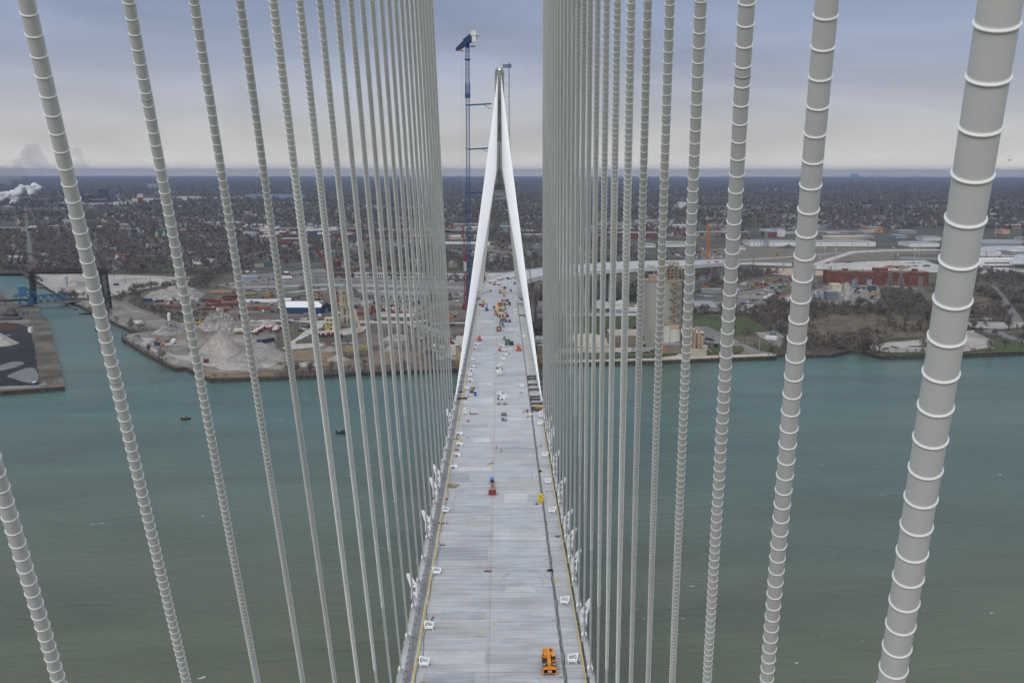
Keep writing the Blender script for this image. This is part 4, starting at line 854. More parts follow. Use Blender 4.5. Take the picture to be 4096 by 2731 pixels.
# storage tanks
def tank(Z, px, py, ytop, wpx, m, lab, roofm=None):
    q = gp(Z, px, py); s = 2.138 if Z is ZB else 4.48; r_ = wpx/2/s*q[1]/F; h = AY(*Z(px, ytop), q[1])[2]-ZL
    t = thing('storage_tank', lab, 'tank', (q[0], q[1]+r_, ZL)); MB().cyl((0,0,0), (0,0,h), r_, r_, 24).cyl((0,0,h), (0,0,h+.8), r_, r_*.3, 24).build('tank_shell', m, t)
    MB().box((r_*.7,-r_*.75,0), (.5,.5,h)).build('ladder', greyw, t); return t
tank(ZB, 1444, 625, 545, 30, white_w, 'white vertical tank standing by the broken concrete heap')
tank(ZK, 1173, 870, 700, 66, mat('tank_blue', (.30,.36,.41), .5), 'pale blue grey vertical tank on the vacant lot')
def htank(Z, px, py, L_, r_, rz, lab, m):
    q = gp(Z, px, py); t = thing('horizontal_tank', lab, 'tank', q, rz); MB().cyl((-L_/2,0,r_+.5), (L_/2,0,r_+.5), r_, r_, 18).build('tank_shell', m, t); MB().box((-L_/3,0,0), (.6,r_*1.4,1)).box((L_/3,0,0), (.6,r_*1.4,1)).build('saddle', greyw, t)
htank(ZB, 2055, 715, 11, 2.2, .5, 'cream horizontal tank lying by the mixer trucks', cream_w)
htank(ZB, 1180, 640, 10, 1.8, -.15, 'worn white tank trailer body on the canal side lot', mat('tank_worn', (.38,.37,.34), .7, var=.2)); htank(ZB, 1200, 650, 9, 1.8, -.2, 'second worn tank trailer body nearer the quay', MATS['tank_worn'])
htank(ZB, 1483, 800, 4, 1.9, 1.5, 'round white tank end lying in scrap on the gravel tip', white_w)
htank(ZDd, 350, 488, 9, 1.9, .1, 'white horizontal tank among stacked pipes', white_w)
# --- piles
stone = GM('stone_heap', [(.22,.20,.18),(.27,.25,.228),(.32,.298,.275)], .06, .5); stone_d = GM('stone_heap_grey', [(.16,.15,.145),(.22,.205,.20),(.26,.245,.235)], .06, .5); rubble = GM('rubble', [(.14,.133,.125),(.23,.22,.208),(.34,.33,.315)], .25, .9); sand_b = GM('brown_heap', [(.14,.115,.09),(.19,.155,.12)], .06, .5); orem = GM('ore_heap', [(.05,.03,.022),(.075,.045,.033)], .06, .4)
def heap(lab, Z, cx_, base_y, ytop, wpx, m, jag=.06, levels=6, back=None):
    s = {id(ZB):2.138, id(ZDd):2.352, id(ZP):1, id(ZI):2.146, id(ZF):2.138, id(ZK):4.48}[id(Z)]
    q = gp(Z, cx_, base_y); r_ = wpx/2/s*q[1]/F; yc = q[1]+r_*.92; h = AY(*Z(cx_, ytop), yc)[2]-ZL
    t = MB().cone((0,0,-.4), r_, max(h,.8), 44, 0, jag, levels+3).build('stockpile', m, None, (AY(*Z(cx_, base_y), yc)[0], yc, ZL)); tag(t, lab, 'stockpile'); return t
heap('tall pale gravel heap with a lighter streak on the tip', ZB, 1890, 895, 675, 400, stone); heap('smaller pale gravel heap in front of the tall one', ZB, 1915, 905, 800, 240, stone)
heap('broad brownish heap behind the pale gravel heap', ZB, 1640, 760, 682, 300, sand_b); heap('large dark grey gravel cone by the quay', ZB, 2230, 975, 785, 620, stone_d, .03)
heap('low grey gravel cone nearest the quay wall', ZB, 2160, 1020, 962, 230, stone_d, .04); heap('rounded grey gravel heap at the right of the dark cone', ZDd, 540, 1105, 1045, 300, stone, .05); heap('low grey heap in front of the dark cone', ZDd, 250, 1125, 1062, 200, stone_d, .05)
heap('white gravel heap beside the feed hoppers', ZDd, 830, 1055, 975, 250, stone, .05); heap('dull grey heap beyond the red pickup', ZDd, 760, 960, 905, 230, stone_d, .08)
heap('brown sand heap right of the hoppers', ZDd, 1250, 1020, 948, 310, sand_b, .08); heap('pale concrete sand heap by the mixer trucks', ZDd, 170, 745, 648, 270, stone, .1)
heap('grey rubble heap behind the hoppers', ZDd, 1340, 860, 800, 250, rubble, .15); heap('white gravel pile at the edge of the coal yard', ZB, -20, 830, 690, 350, stone, .04)
heap('reddish ore heap at the back of the coal yard', ZB, 60, 690, 615, 260, orem, .06); heap('small grey sand cone by the scrap steel', ZB, 1885, 525, 485, 95, stone_d); heap('small white heap by the rusty beams', ZB, 1458, 465, 432, 80, stone)
heap('small grey mound on the canal side lot', ZB, 985, 500, 483, 60, stone_d); heap('grey heap by the bridge footing on the dirt yard', ZDd, 1310, 960, 895, 160, stone_d)
heap('tan soil mound beside the new ramp', ZF, 2060, 205, 165, 330, MATS.get('sand') or sand_b, .15); heap('grey gravel mounds in the machine yard', ZF, 1880, 303, 270, 130, stone_d, .1)
heap('dark earth mound near the white warehouse', ZI, 330, 98, 60, 200, yardm, .15); heap('flat earth mound in the earthworks', ZI, 1050, 155, 130, 130, sand_b, .15)
def rubble_heap(lab, Z, pts, hmax, m):
    P = gpoly(Z, pts); xs = [p[0] for p in P]; ys = [p[1] for p in P]; cx_, cy_ = sum(xs)/len(xs), sum(ys)/len(ys)
    nx, ny = 46, 26; V = []; Fq = []
    def ins(x, y):
        c = False; j = len(P)-1; dm = 1e9
        for i in range(len(P)):
            if (P[i][1] > y) != (P[j][1] > y) and x < (P[j][0]-P[i][0])*(y-P[i][1])/(P[j][1]-P[i][1])+P[i][0]: c = not c
            ax, ay = P[j]; bx_, by_ = P[i]; tt = max(0, min(1, ((x-ax)*(bx_-ax)+(y-ay)*(by_-ay))/((bx_-ax)**2+(by_-ay)**2+1e-9))); dm = min(dm, sqrt((x-ax-tt*(bx_-ax))**2+(y-ay-tt*(by_-ay))**2)); j = i
        return c, dm
    for j in range(ny):
        for i in range(nx):
            x = min(xs)+(max(xs)-min(xs))*i/(nx-1); y = min(ys)+(max(ys)-min(ys))*j/(ny-1); c, d = ins(x, y)
            z = min(1, d/9)*hmax*(.7+.3*sin(x*.11+y*.07))*random.uniform(.72,1.05) if c else -.6
            V.append((x-cx_, y-cy_, z))
    for j in range(ny-1):
        for i in range(nx-1): a = j*nx+i; Fq.append((a, a+1, a+nx+1, a+nx))
    tag(MB().add(V, Fq).build('rubble_heap', m, None, (cx_, cy_, ZL)), lab, 'rubble heap'); CLEAR.append(P)
rubble_heap('broken white concrete rubble heap at the far left of the scrap yard', ZB, [(1230,405),(1300,360),(1480,345),(1700,352),(1760,375),(1700,420),(1500,432),(1300,425)], 8, rubble)
rubble_heap('large grey broken concrete heap behind the gravel cones', ZB, [(1290,720),(1400,650),(1500,620),(1580,640),(1570,700),(1450,735)], 8, rubble)
rubble_heap('long pale broken concrete ridge behind the tall gravel heap', ZB, [(1680,650),(1800,615),(1990,612),(2080,670),(1980,700),(1850,690),(1750,700)], 12, rubble)
rubble_heap('pale rubble beside the conveyor trestle', ZDd, [(1250,830),(1350,790),(1480,800),(1480,850),(1300,865)], 4, rubble)
# --- power station, substation, right hand warehouses
bx, w, h = bldg('power_station', 'long dark red brick power station with tall windows', 'building', ZI, (652,398), (1530,410), 292, 26, brick, mat('tar_roof', (.16,.13,.11), .9, var=.2), win=(22,1,.3,.4,mat('dirty_pane', (.06,.05,.05), .4),.3), rz=None)
for q_ in (((w*.54,10,h), (w*.13,16,4.5)), ((w*.20,12,h), (w*.05,8,3)), ((w*.88,10,h), (w*.05,8,4)), ((.8,8,h), (2,10,2))): MB().box(*q_).build('roof_block', brick, bx)
for x in (.0,.1,.26,.47,.61,.8,.95): MB().box((w*x+3,-.5,0), (5,1,h+1.2)).build('pilaster', brick, bx)
bldg('white_warehouse', 'very long white walled warehouse with roof vents beyond the earthworks', 'building', ZH, (0,828), (1095,832), 790, 60, white_w, r_grey, win=(8,1,.06,.3,dgrey,.0), rz=.0)
bldg('white_warehouse', 'pale long warehouse to the right of the street gap', 'building', ZH, (1368,832), (1640,835), 800, 60, white_w, r_grey, rz=0)
bldg('factory_hall', 'wide grey roofed factory hall at the right edge of the photo', 'building', ZQ, (1090,735), (2400,735), 650, 120, greyw, r_grey, rz=0)
bldg('port_building', 'white and black modern customs building at the far right', 'building', ZQ, (1500,850), (2010,900), 735, 30, white_w, r_white, win=(12,1,.5,.6,dgrey,.1), rz=0)
bldg('port_building', 'pale wide customs hall at the right edge behind the curved roof', 'building', ZQ, (1820,905), (2500,905), 810, 40, greyw, r_white, rz=0)
bx, w, h = bldg('port_building', 'long white customs building with a dark ribbon window', 'building', ZQ, (1140,1150), (2500,1150), 985, 30, white_w, r_white, rz=0)
MB().box((w/2,-.1,h*.52), (w*.85,.3,h*.12)).build('ribbon_window', glassd, bx); MB().box((w/2,-.12,0), (w*.9,.3,h*.22)).build('plinth', dgrey, bx)
MB().box((-6,8,0), (12,14,h*.9)).build('glass_hall', mat('green_glass', (.05,.12,.11), .2), bx)
q = gp(ZQ, 1600, 960); t = thing('curved_canopy', 'blue grey curved standing seam canopy roof between the customs buildings', 'canopy', (q[0], q[1], ZL)); b = MB(); n = 12; V = []
for k in range(n+1):
    x = -62+124*k/n; z = 12+6*sin(pi*k/n); V += [(x,-14,z-3),(x+10,26,z+1)]
b.add(V, [(2*k,2*k+2,2*k+3,2*k+1) for k in range(n)]); b.build('canopy_roof', mat('seam_blue', (.29,.31,.33), .4, var=.15, scale=.2, stretch=(1,.1,1)), t)
b = MB()
for k in range(5): b.bar((-50+25*k,0,0), (-50+25*k,0,12), .6)
b.build('columns', greyw, t)
q = gp(ZQ, 1950, 1160); t = thing('toll_canopy', 'pale blue sloping canopy on branched posts in front of the customs building', 'canopy', (q[0], q[1]-20, ZL)); MB().add([(-30,-12,9),(40,-12,9),(40,20,20),(-5,20,20),(-30,-12,8.4),(40,-12,8.4),(40,20,19.4),(-5,20,19.4)], [(0,1,2,3),(7,6,5,4),(0,4,5,1),(0,3,7,4)]).build('canopy_roof', MATS['seam_blue'], t)
b = MB()
for k in range(4): b.bar((-20+16*k,-8,0), (-20+16*k,-8,9), .6); b.bar((-20+16*k,-8,5), (-16+16*k,-8,9), .4); b.bar((-20+16*k,-8,5), (-24+16*k,-8,9), .4)
b.build('branch_posts', mat('post_cream', (.45,.42,.33)), t)
bldg('office_block', 'row of joined grey site office trailers, the front block with a grey panelled roof', 'building', ZF, (1430,520), (1670,523), 490, 52, greyw, r_grey, win=(14,1,.3,.4,glassd,.3), rz=-.01)
bldg('office_block', 'grey site office row with a white gable porch behind the parking', 'building', ZF, (1508,366), (1690,368), 340, 14, greyw, r_grey, win=(10,1,.3,.4,glassd,.3), rz=0)
bldg('site_garage', 'white tent-like garage with a blue side near the parked cars', 'building', ZF, (1780,370), (1838,366), 345, 14, lblue, r_white, 'gablex', 3)
bldg('site_trailer', 'white and red stacked site cabins by the chain link fence', 'trailer', ZF, (2185,445), (2240,440), 400, 8, white_w, mat('cabin_red', (.40,.08,.05)), rz=0)
for k, (a_, c_, yt, lab) in enumerate((((590,500),(720,500),462,'white gabled works shed behind the lawn, left of two'), ((770,505),(885,505),465,'white gabled works shed behind the lawn, nearer the silo'))): bldg('works_shed', lab, 'shed', ZF, a_, c_, yt, 16, white_w, r_white, 'gablex', 3)
for k, (a_, c_, yt, lab) in enumerate((((890,525),(960,525),500,'white box trailer parked beside the works shed'), ((940,500),(1005,500),478,'cream box trailer just left of the silo'), ((770,545),(815,546),505,'blue grey little hut among the parked vans'))): bldg('box_trailer', lab, 'trailer', ZF, a_, c_, yt, 4, white_w if k < 2 else lblue, r_white)
# generator yard
bldg('turbine_hall', 'cream louvred turbine intake in the substation', 'machinery', ZI, (703,470), (790,472), 405, 14, cream_w, cream_w, rz=0)
bldg('cooler_bank', 'blue grey finned cooler block at the front of the substation', 'machinery', ZI, (663,545), (757,548), 468, 14, mat('fin_blue', (.13,.16,.18), .6, var=.3, scale=2, stretch=(.05,.05,3)), r_grey, rz=0)
bldg('exhaust_stack', 'square pale exhaust stack with ladders in the substation', 'chimney', ZI, (808,565), (845,565), 392, 6, mat('stack_pale', (.36,.36,.33), .7, var=.2, scale=.5), r_grey, rz=0)
for k, (xa, xb, yb_, yt, lab) in enumerate(((500,545,545,475,'grey transformer cabinet at the left end of the substation'), (560,625,545,490,'pale blue switchgear cabinet in the substation'), (262,312,555,520,'white and red cabin at the gate of the substation'), (1018,1085,458,415,'dark green transformer before the power station'), (1005,1045,408,365,'pale transformer against the brick wall'), (880,922,430,372,'tall pale transformer beside the steel frames'), (1095,1115,560,528,'small blue cabinet by the yellow bollards'), (183,222,842,815,'teal hut in the fenced pipe yard'))): bldg('cabinet', lab, 'cabinet', ZI, (xa,yb_), (xb,yb_), yt, 5, (greyw,lblue,white_w,mat('tr_green',(.05,.08,.07)),greyw,lblue,lblue,mat('hut_teal',(.10,.17,.19)))[k], r_grey, rz=0)
# lattice pylons and poles
def pole(Z, px, py, ytop, lab, name='light_mast', w_=.45, m=None, cat='mast', arms=None):
    q = gp(Z, px, py); h = AY(*Z(px, ytop), q[1])[2]-ZL; t = thing(name, lab, cat, q, 0, arms or 'tall masts and poles')
    MB().cyl((0,0,0), (0,0,h), w_, w_*.5, 8).build('shaft', m or stl, t)
    if cat == 'light mast': MB().box((0,0,h), (2.6,.6,.8)).box((0,0,h-.8), (.6,2.6,.6)).build('lamp_head', mat('lamp_pale', (.6,.6,.58)), t)
    if cat == 'utility pole': MB().box((0,0,h-1), (2.6,.2,.25)).build('cross_arm', rustm, t)
    return t
for px, py, yt in ((30,990,768),(88,910,730),(288,1045,860)): pole(ZH, px, py, yt, f'tall grey steel power mono-pole, {("leftmost","second","third")[(30,88,288).index(px)]} of three left of the thick right cable', 'power_mast', .9, mat('pole_blue', (.17,.20,.24)), 'power mast')
LM = [(ZH,605,985,822),(ZH,632,1020,842),(ZH,728,1035,858),(ZH,900,930,797),(ZH,1220,1045,838),(ZH,1265,1005,900),(ZH,1410,990,848),(ZH,1447,945,786),(ZH,2100,1025,893),(ZH,2015,950,832),(ZH,2070,860,770),(ZQ,1468,525,220),(ZC,205+1000-1000+1000,740,632),(ZE,52,760,620),(ZE,1557,735,622),(ZH,2105,755,630)]
for k, (Z, px, py, yt) in enumerate(LM): pole(Z, px, py, yt, f'tall floodlight mast beyond the river, {ORD[k+1]} counting from the brick power station outward', 'light_mast', .5, None, 'light mast')
UP_ = [(ZB,718,415,305),(ZB,975,255,190),(ZB,1073,290,215),(ZB,1163,262,205),(ZB,1248,262,195),(ZB,1173,345,270),(ZB,1441,255,200),(ZB,1285,260,225),(ZB,1523,600,505),(ZB,1692,262,210),(ZB,1920,590,505),(ZB,365,300,235),(ZB,390,315,245),(ZDd,272,890,755),(ZDd,425,790,670),(ZDd,476,760,650),(ZDd,635,320,225),(ZDd,172,350,265),(ZDd,733,380,220),(ZDd,897,355,285),(ZDd,1210,315,265),(ZDd,1880,400,362),(ZDd,1435,795,660),(ZDd,1133,400,350),(ZF,692,940,840),(ZF,1602,905,730),(ZF,1876,795,700),(ZF,2003,858,745),(ZF,1490,300,240),(ZF,1545,290,235),(ZF,1583,260,195),(ZF,1605,255,180),(ZF,2192,420,270),(ZF,2010,500,460),(ZF,1922,460,385),(ZF,798,450,395),(ZDd,1607,800,700),(ZI,960,400,265),(ZI,1560,410,300),(ZI,788,440,335)]
for k, (Z, px, py, yt) in enumerate(UP_): pole(Z, px, py, yt, f'thin dark utility pole in the riverside yards, {ORD[k+1] if k < 30 else "number "+str(k+1)} from the canal side', 'utility_pole', .28, rustm if k % 3 else stl, 'utility pole')
def pylon(Z, px, py, ytop, wb, lab):
    q = gp(Z, px, py); h = AY(*Z(px, ytop), q[1])[2]-ZL; t = thing('lattice_pylon', lab, 'pylon', q); b = MB(); lattice(b, (0,0,0), (0,0,h*.6), wb, 5, .16, 0, wb*.35); lattice(b, (0,0,h*.6), (0,0,h), wb*.35, 5, .14); b.build('lattice_body', mat('pylon_grey', (.22,.23,.24), .5), t)
    b = MB()
    for z in (.72,.84,.96): b.bar((-wb*.55,0,h*z), (wb*.55,0,h*z), .22)
    b.build('cross_arms', MATS['pylon_grey'], t)
for k, a_ in enumerate(((ZI,540,400,240,9),(ZI,683,395,248,8),(ZI,1197,410,280,8),(ZI,1290,415,265,8),(ZI,1455,520,335,9),(ZI,1860,690,590,6),(ZI,132,90,-40,10),(ZE,2275,830,690,12),(ZA,1385,740,640,12),(ZA,1105,740,640,12),(ZA,1825,690,580,12),(ZA,415,650,570,12),(ZA,140,650,560,12),(ZA,508,790,640,8),(ZF,100,380,240,9),(ZF,1595+0,228,150,6),(ZI,1250,405,330,6),(ZI,905,430,350,6))): pylon(*a_, f'grey lattice power pylon, {ORD[k+1]} listed from the power station towards the left horizon')
# --- left end: pipe gantry, blue bascule bridge, brick hall, houses
t = thing('pipe_gantry', 'tall black portal of lattice towers carrying pipes over the canal', 'gantry', gp(ZK,610,1200)); o = gp(ZK,610,1200); dk = mat('gantry_black', (.028,.027,.027), .8, var=.3)
b = MB(); zt_ = AY(*ZK(610,600), o[1])[2]-ZL; lattice(b, (0,0,0), (0,0,zt_), 4.6, 14, .28); b.build('lattice_tower', dk, t)
b = MB(); o2 = gp(ZB,925,500); zt2 = AY(*ZB(868,175), o2[1])[2]-ZL; x2 = AY(*ZB(880,200), o2[1]); lattice(b, (o2[0]-o[0],o2[1]-o[1],0), (x2[0]-o[0], o2[1]-o[1], zt2), 6, 14, .4); b.build('lattice_tower', dk, t)
b = MB(); lattice(b, (-2,0,zt_), (x2[0]-o[0]+3,o2[1]-o[1],zt2), 3.6, 22, .24); b.bar((-4,0,zt_-2.6), (x2[0]-o[0]+3,o2[1]-o[1],zt2-2.6), 1.5, 1.6); b.build('pipe_span', dk, t)
b = MB(); b.cyl((1.2,-1.5,0), (0,-1.5,zt_), 1.3, 1.3, 10); b.tube([(0,-3,4),(-6,-5,5.5),(-50,-12,5.5)], 1.2, 8)
for x in (-12,-26,-40): b.bar((x,-8,0), (x,-8,5), .5)
b.build('riser_pipes', dk, t)
bb = mat('bridge_blue', (.03,.10,.19), .55, var=.12); q = gp(ZK, 690, 1195, ZL+1.5); q2 = gp(ZK, 1270, 1155, ZL+1.5)
ln = sqrt((q2[0]-q[0])**2+(q2[1]-q[1])**2); rz_ = atan2(q2[1]-q[1], q2[0]-q[0]); t = thing('bascule_bridge', 'blue steel bascule truss bridge with a raised counterweight over the canal', 'bridge', (q[0],q[1],ZL+1.5), rz_)
hT = AY(*ZK(900,1045), q[1])[2]-ZL-1.5; b = MB()
for y in (-.2, 8.5):
    b.bar((0,y,hT*.85), (ln*.12,y,hT), .7); b.bar((ln*.12,y,hT), (ln*.80,y,hT), .7, .8); b.bar((ln*.80,y,hT), (ln,y,0), .7, .8); b.bar((-8,y,0), (ln,y,0), .8, 1.2)
    for k in range(8): xk = ln*(.0+k*.115); b.bar((xk,y,0 if k % 2 else hT), (xk+ln*.115,y,hT if k % 2 else 0), .6); b.bar((xk,y,0), (xk,y,hT), .4)
for k in range(9): b.bar((ln*k*.1,-.2,hT), (ln*k*.1,8.5,hT), .35)
b.build('truss', bb, t)
MB().box((ln/2-4, 4.2, -.5), (ln+30, 7.5, .7)).build('roadway', asph, t); MB().box((ln/2,-.75,.2), (ln,.25,.7)).build('yellow_rail', mat('rail_yellow', (.40,.33,.06)), t)
b = MB(); x5 = -ln*.42; b.box((x5,4,hT*1.05), (ln*.2,9,hT*1.15), 0, 0, (1.05,1), 0, -.08); b.build('counterweight', mat('cw_blue', (.045,.14,.26), .6, var=.15, scale=.3), t)
b = MB(); 
for y in (0,8):
    b.bar((x5+ln*.05,y,hT*2.1), (0,y,hT*.95), 1, 1.2); b.bar((x5-ln*.08,y,0), (x5-ln*.05,y,hT), .8); b.bar((x5+ln*.05,y,hT), (-ln*.12,y,hT*1.5), .7); b.bar((-ln*.2,y,0), (-ln*.1,y,hT*1.6), .9); b.bar((-ln*.35,y,0), (-ln*.18,y,hT), .7); b.bar((-ln*.3,y,hT), (0,y,0), .8)
b.box((-ln*.2,4,0), (ln*.15,8,hT*.55)); b.build('heel_frame', bb, t)
bx, w, h = bldg('brick_hall', 'large tan brick hall with tall windows beyond the canal head', 'building', ZK, (190,500), (380,485), 365, 44, brick_t, r_grey, win=(11,1,.45,.75,mat('pane_tan', (.16,.14,.11)),.15), rz=.5)
bldg('white_house', 'large white house with a hipped dark roof behind the gantry', 'house', ZK, (893,530), (1083,522), 478, 12, mat('old_white', (.42,.40,.34), .8, var=.15), r_dark, 'hip', 4.5, win=(5,2,.3,.5,glassd))
bldg('shop_house', 'narrow three storey white shop house with a brick side', 'house', ZK, (2065,443), (2138,443), 315, 20, white_w, brick, win=(2,2,.4,.6,glassd,.3))
bldg('brick_row', 'low brick row behind the white shop house', 'building', ZA, (1020,960), (1090,960), 900, 14, brick, brick, rz=0)
bldg('apartment_row', 'long tan brick three storey apartment row among bare trees', 'building', ZA, (1128,955), (1320,957), 908, 16, brick_t, r_brown, win=(12,2,.4,.5,glassd), rz=0)
bldg('white_store', 'wide low white building behind two bare trees', 'building', ZA, (1645,978), (1825,978), 940, 20, white_w, r_grey, rz=0)
bldg('gatehouse', 'small dark brown hut with a pyramid roof on the coal dock', 'hut', ZK, (62,1420), (255,1420), 1375, 9, mat('hut_brown', (.045,.035,.03)), r_dark, 'hip', 6)
bldg('dock_shed', 'long dark low shed at the left edge of the coal dock', 'shed', ZK, (-150,1478), (335,1478), 1448, 8, dgrey, r_dark, rz=0)
tank(ZK, 435, 1385, 1315, 90, mat('tub_blue', (.05,.10,.16), .6), 'squat blue tank on the coal dock behind the gantry foot')
bldg('control_cabin', 'white cabin on stilts at the edge of the coal yard', 'cabin', ZB, (240,703), (265,703), 668, 4, white_w, white_w, rz=0)
bldg('portable_toilet', 'blue portable toilet at the tip of the coal dock', 'toilet', ZB, (280,1158), (298,1158), 1133, 2, mat('loo_blue', (.02,.10,.25)), white_w, rz=0)
bldg('skip', 'dark red open skip on the gravel yard by the quay', 'skip', ZB, (1740,966), (1785,964), 943, 5, mat('skip_red', (.16,.02,.02)), r_dark)
bldg('skip', 'blue skip on the vacant lot', 'skip', ZB, (975,305), (1018,303), 291, 4, mat('skip_blue', (.03,.06,.16)), r_dark)
bldg('crate_box', 'small grey green box on the gravel tip', 'box', ZB, (1148,755), (1180,755), 735, 4, greyw, dgrey, rz=0)
# ============================================================ approach viaduct, freeway, rail
def ribbon(b, Lp, Rp, th, m=0):
    V = []
    for a, c in zip(Lp, Rp): V += [a, c, (a[0],a[1],a[2]-th), (c[0],c[1],c[2]-th)]
    Fq = []
    for k in range(len(Lp)-1): q = 4*k; Fq += [(q,q+1,q+5,q+4), (q+2,q+6,q+7,q+3), (q,q+4,q+6,q+2), (q+1,q+3,q+7,q+5)]
    b.add(V, Fq, m)
Lp = [(-14.6,892.1,45.1),(-11,960,45.1),(3,1012,45),(46,1088,44),(80,1140,42),(121,1199,40),(180,1258,37),(242,1314,33),(300,1440,24),(354,1573,13)]
Rp = [(14.6,892.1,45.1),(19,940,45.1),(38,985,45),(66,1035,44),(90,1068,42),(116,1107,40),(170,1170,37),(229,1246,33),(290,1380,24),(345,1517,13)]
t = thing('approach_viaduct', 'pale concrete approach viaduct curving away to the right behind the far tower', 'viaduct', (0,0,0))
b = MB(); ribbon(b, Lp, Rp, 1.2); b.build('viaduct_deck', conc_deck, t)
b = MB()
for P in (Lp, Rp):
    for a, c in zip(P, P[1:]): b.bar((a[0],a[1],a[2]+.6), (c[0],c[1],c[2]+.6), .5, 1.5); b.bar((a[0],a[1],a[2]-1.6), (c[0],c[1],c[2]-1.6), 1.2, 2.4)
mid = [tuple((p+q)/2 for p, q in zip(a, c)) for a, c in zip(Lp, Rp)]
for a, c in zip(mid[3:], mid[4:]): b.bar((a[0],a[1],a[2]+.5), (c[0],c[1],c[2]+.5), .5, 1.1)
b.build('parapet', mat('parapet_white', (.58,.57,.54), .7, var=.06), t)
for k in (2,3,4,5,6,7,8):
    a, c = Lp[k], Rp[k]
    for q in (.2,.8): x, y, z = [a[j]*(1-q)+c[j]*q for j in range(3)]; MB().box((x,y,0), (3,3,z-3.4)).build('pier', leg_c, t)
    MB().bar((a[0],a[1],a[2]-3.6), (c[0],c[1],c[2]-3.6), 2.6, 2).build('pier_cap', leg_c, t)
# elevated freeway far behind the yards on the left
t = thing('freeway', 'long pale elevated freeway crossing behind the container yard', 'freeway', (0,0,0)); b = MB()
fp = [G(px, py, 8) for px, py in ((-500,908),(0,911),(300,913),(650,918),(1000,914),(1400,915),(1900,921))]
for a, c in zip(fp, fp[1:]): b.bar(a, c, 34, 1.2); b.bar((a[0],a[1]-17,a[2]+.9), (c[0],c[1]-17,c[2]+.9), .5, 1.8)
b.build('freeway_deck', mat('freeway_conc', (.25,.24,.225), .8), t)
b = MB()
for k in range(60): q = k/60*5.999; i = int(q); q -= i; a, c = fp[i], fp[i+1]; b.box((a[0]+(c[0]-a[0])*q, a[1]+(c[1]-a[1])*q, 0), (3,20,7.2))
b.build('piers', greyw, t)
def rails(Z, pts, lab):
    P = [gp(Z, x, y) for x, y in pts]; t = thing('railway_track', lab, 'railway', P[0]); b = MB(); o = P[0]
    for off in (-1.6, 0, 1.6):
        for a, c in zip(P, P[1:]):
            d = sqrt((c[0]-a[0])**2+(c[1]-a[1])**2); nx, ny = -(c[1]-a[1])/d*off, (c[0]-a[0])/d*off; b.bar((a[0]-o[0]+nx,a[1]-o[1]+ny,.25), (c[0]-o[0]+nx,c[1]-o[1]+ny,.25), .45 if off else 2.6, .3 if off else .2, 0 if off else 1)
    b.build('track', [mat('rail_steel', (.20,.17,.14), .6), mat('ballast', (.13,.12,.105), .9)], t)
rails(ZB, [(1130,398),(1085,410),(1062,425),(1060,440),(1085,465),(1130,490),(1200,515),(1290,540),(1400,560),(1560,580),(1900,592),(2352,600)], 'railway track curving round the scrap yard')
rails(ZB, [(1150,405),(1105,418),(1085,432),(1085,447),(1110,470),(1160,492),(1230,515),(1320,540),(1420,556)], 'inner railway track of the curve by the scrap yard')
rails(ZDd, [(1860,800),(1940,850),(2000,880),(2060,910)], 'muddy railway track running under the left cable fan')
rails(ZF, [(0,905),(300,903),(700,896),(1050,890),(1320,872)], 'railway siding behind the dock')

# ============================================================ trees, scrub and houses
def trunk_mesh(h, seed):
    rnd = random.Random(seed); b = MB(); b.cyl((0,0,-.2), (0,0,h*.45), .32, .2, 6)
    for k in range(7):
        a = k*.9+rnd.random(); z = h*(.2+.25*rnd.random()); b.cyl((0,0,z), (cos(a)*h*.28, sin(a)*h*.28, z+h*.32), .14, .05, 5)
    b.cyl((0,0,h*.45), (.3,0,h*.85), .18, .05, 5); return b
def crown_arrays(h, r, n, seed, fs=.8):
    rs_ = np.random.RandomState(seed)
    # clumps: limbs first, then twig faces scattered round each limb end
    nl = 9; lc = rs_.normal(size=(nl,3)); lc /= np.linalg.norm(lc, axis=1)[:,None]; lc[:,2] = np.abs(lc[:,2])*.9-.15; lc = lc*np.array([r*.6,r*.6,h*.30])+np.array([0,0,h*.60])
    idx = rs_.randint(0, nl, n); p = lc[idx]+rs_.normal(size=(n,3))*np.array([r*.30,r*.30,h*.12])
    u = rs_.normal(size=(n,3)); u[:,2] += .6; u /= np.linalg.norm(u, axis=1)[:,None]; w = rs_.normal(size=(n,3)); w -= (w*u).sum(1)[:,None]*u; w /= np.linalg.norm(w, axis=1)[:,None]
    s = fs*(.5+rs_.rand(n))[:,None]
    V = np.stack([p-w*s*.28, p+w*s*.28, p+u*s*1.25], 1).reshape(-1,3); V[:,2] = np.maximum(V[:,2], h*.1)
    return V
tw_m = [mat(f'twigs_{n_}', c, .9, var=.25, scale=.05, world=True, spec=.1) for n_, c in (('brown',(.130,.108,.094)),('grey',(.142,.128,.119)),('purple',(.120,.102,.100)),('olive',(.130,.115,.088)),('evergreen',(.018,.032,.018)))]
bark = mat('bark', (.06,.05,.042), .9)
TREES = []
for k in range(8):
    h = 10.; r = (4.2,3.6,4.8,3.9,4.4,3.2,4.,2.6)[k]; mi_ = (0,1,2,0,1,3,2,4)[k]
    lab0 = ''; t = thing('bare_tree' if k < 7 else 'evergreen_tree', 'tree', 'tree', (0,-5000-k*20,0))
    trunk_mesh(h, k).build('trunk', bark, t)
    V = crown_arrays(h, r, 300, k, .85); Fq = np.arange(len(V)).reshape(-1,3); npmesh('crown', V, Fq, tw_m[mi_], None, t); TREES.append(t)
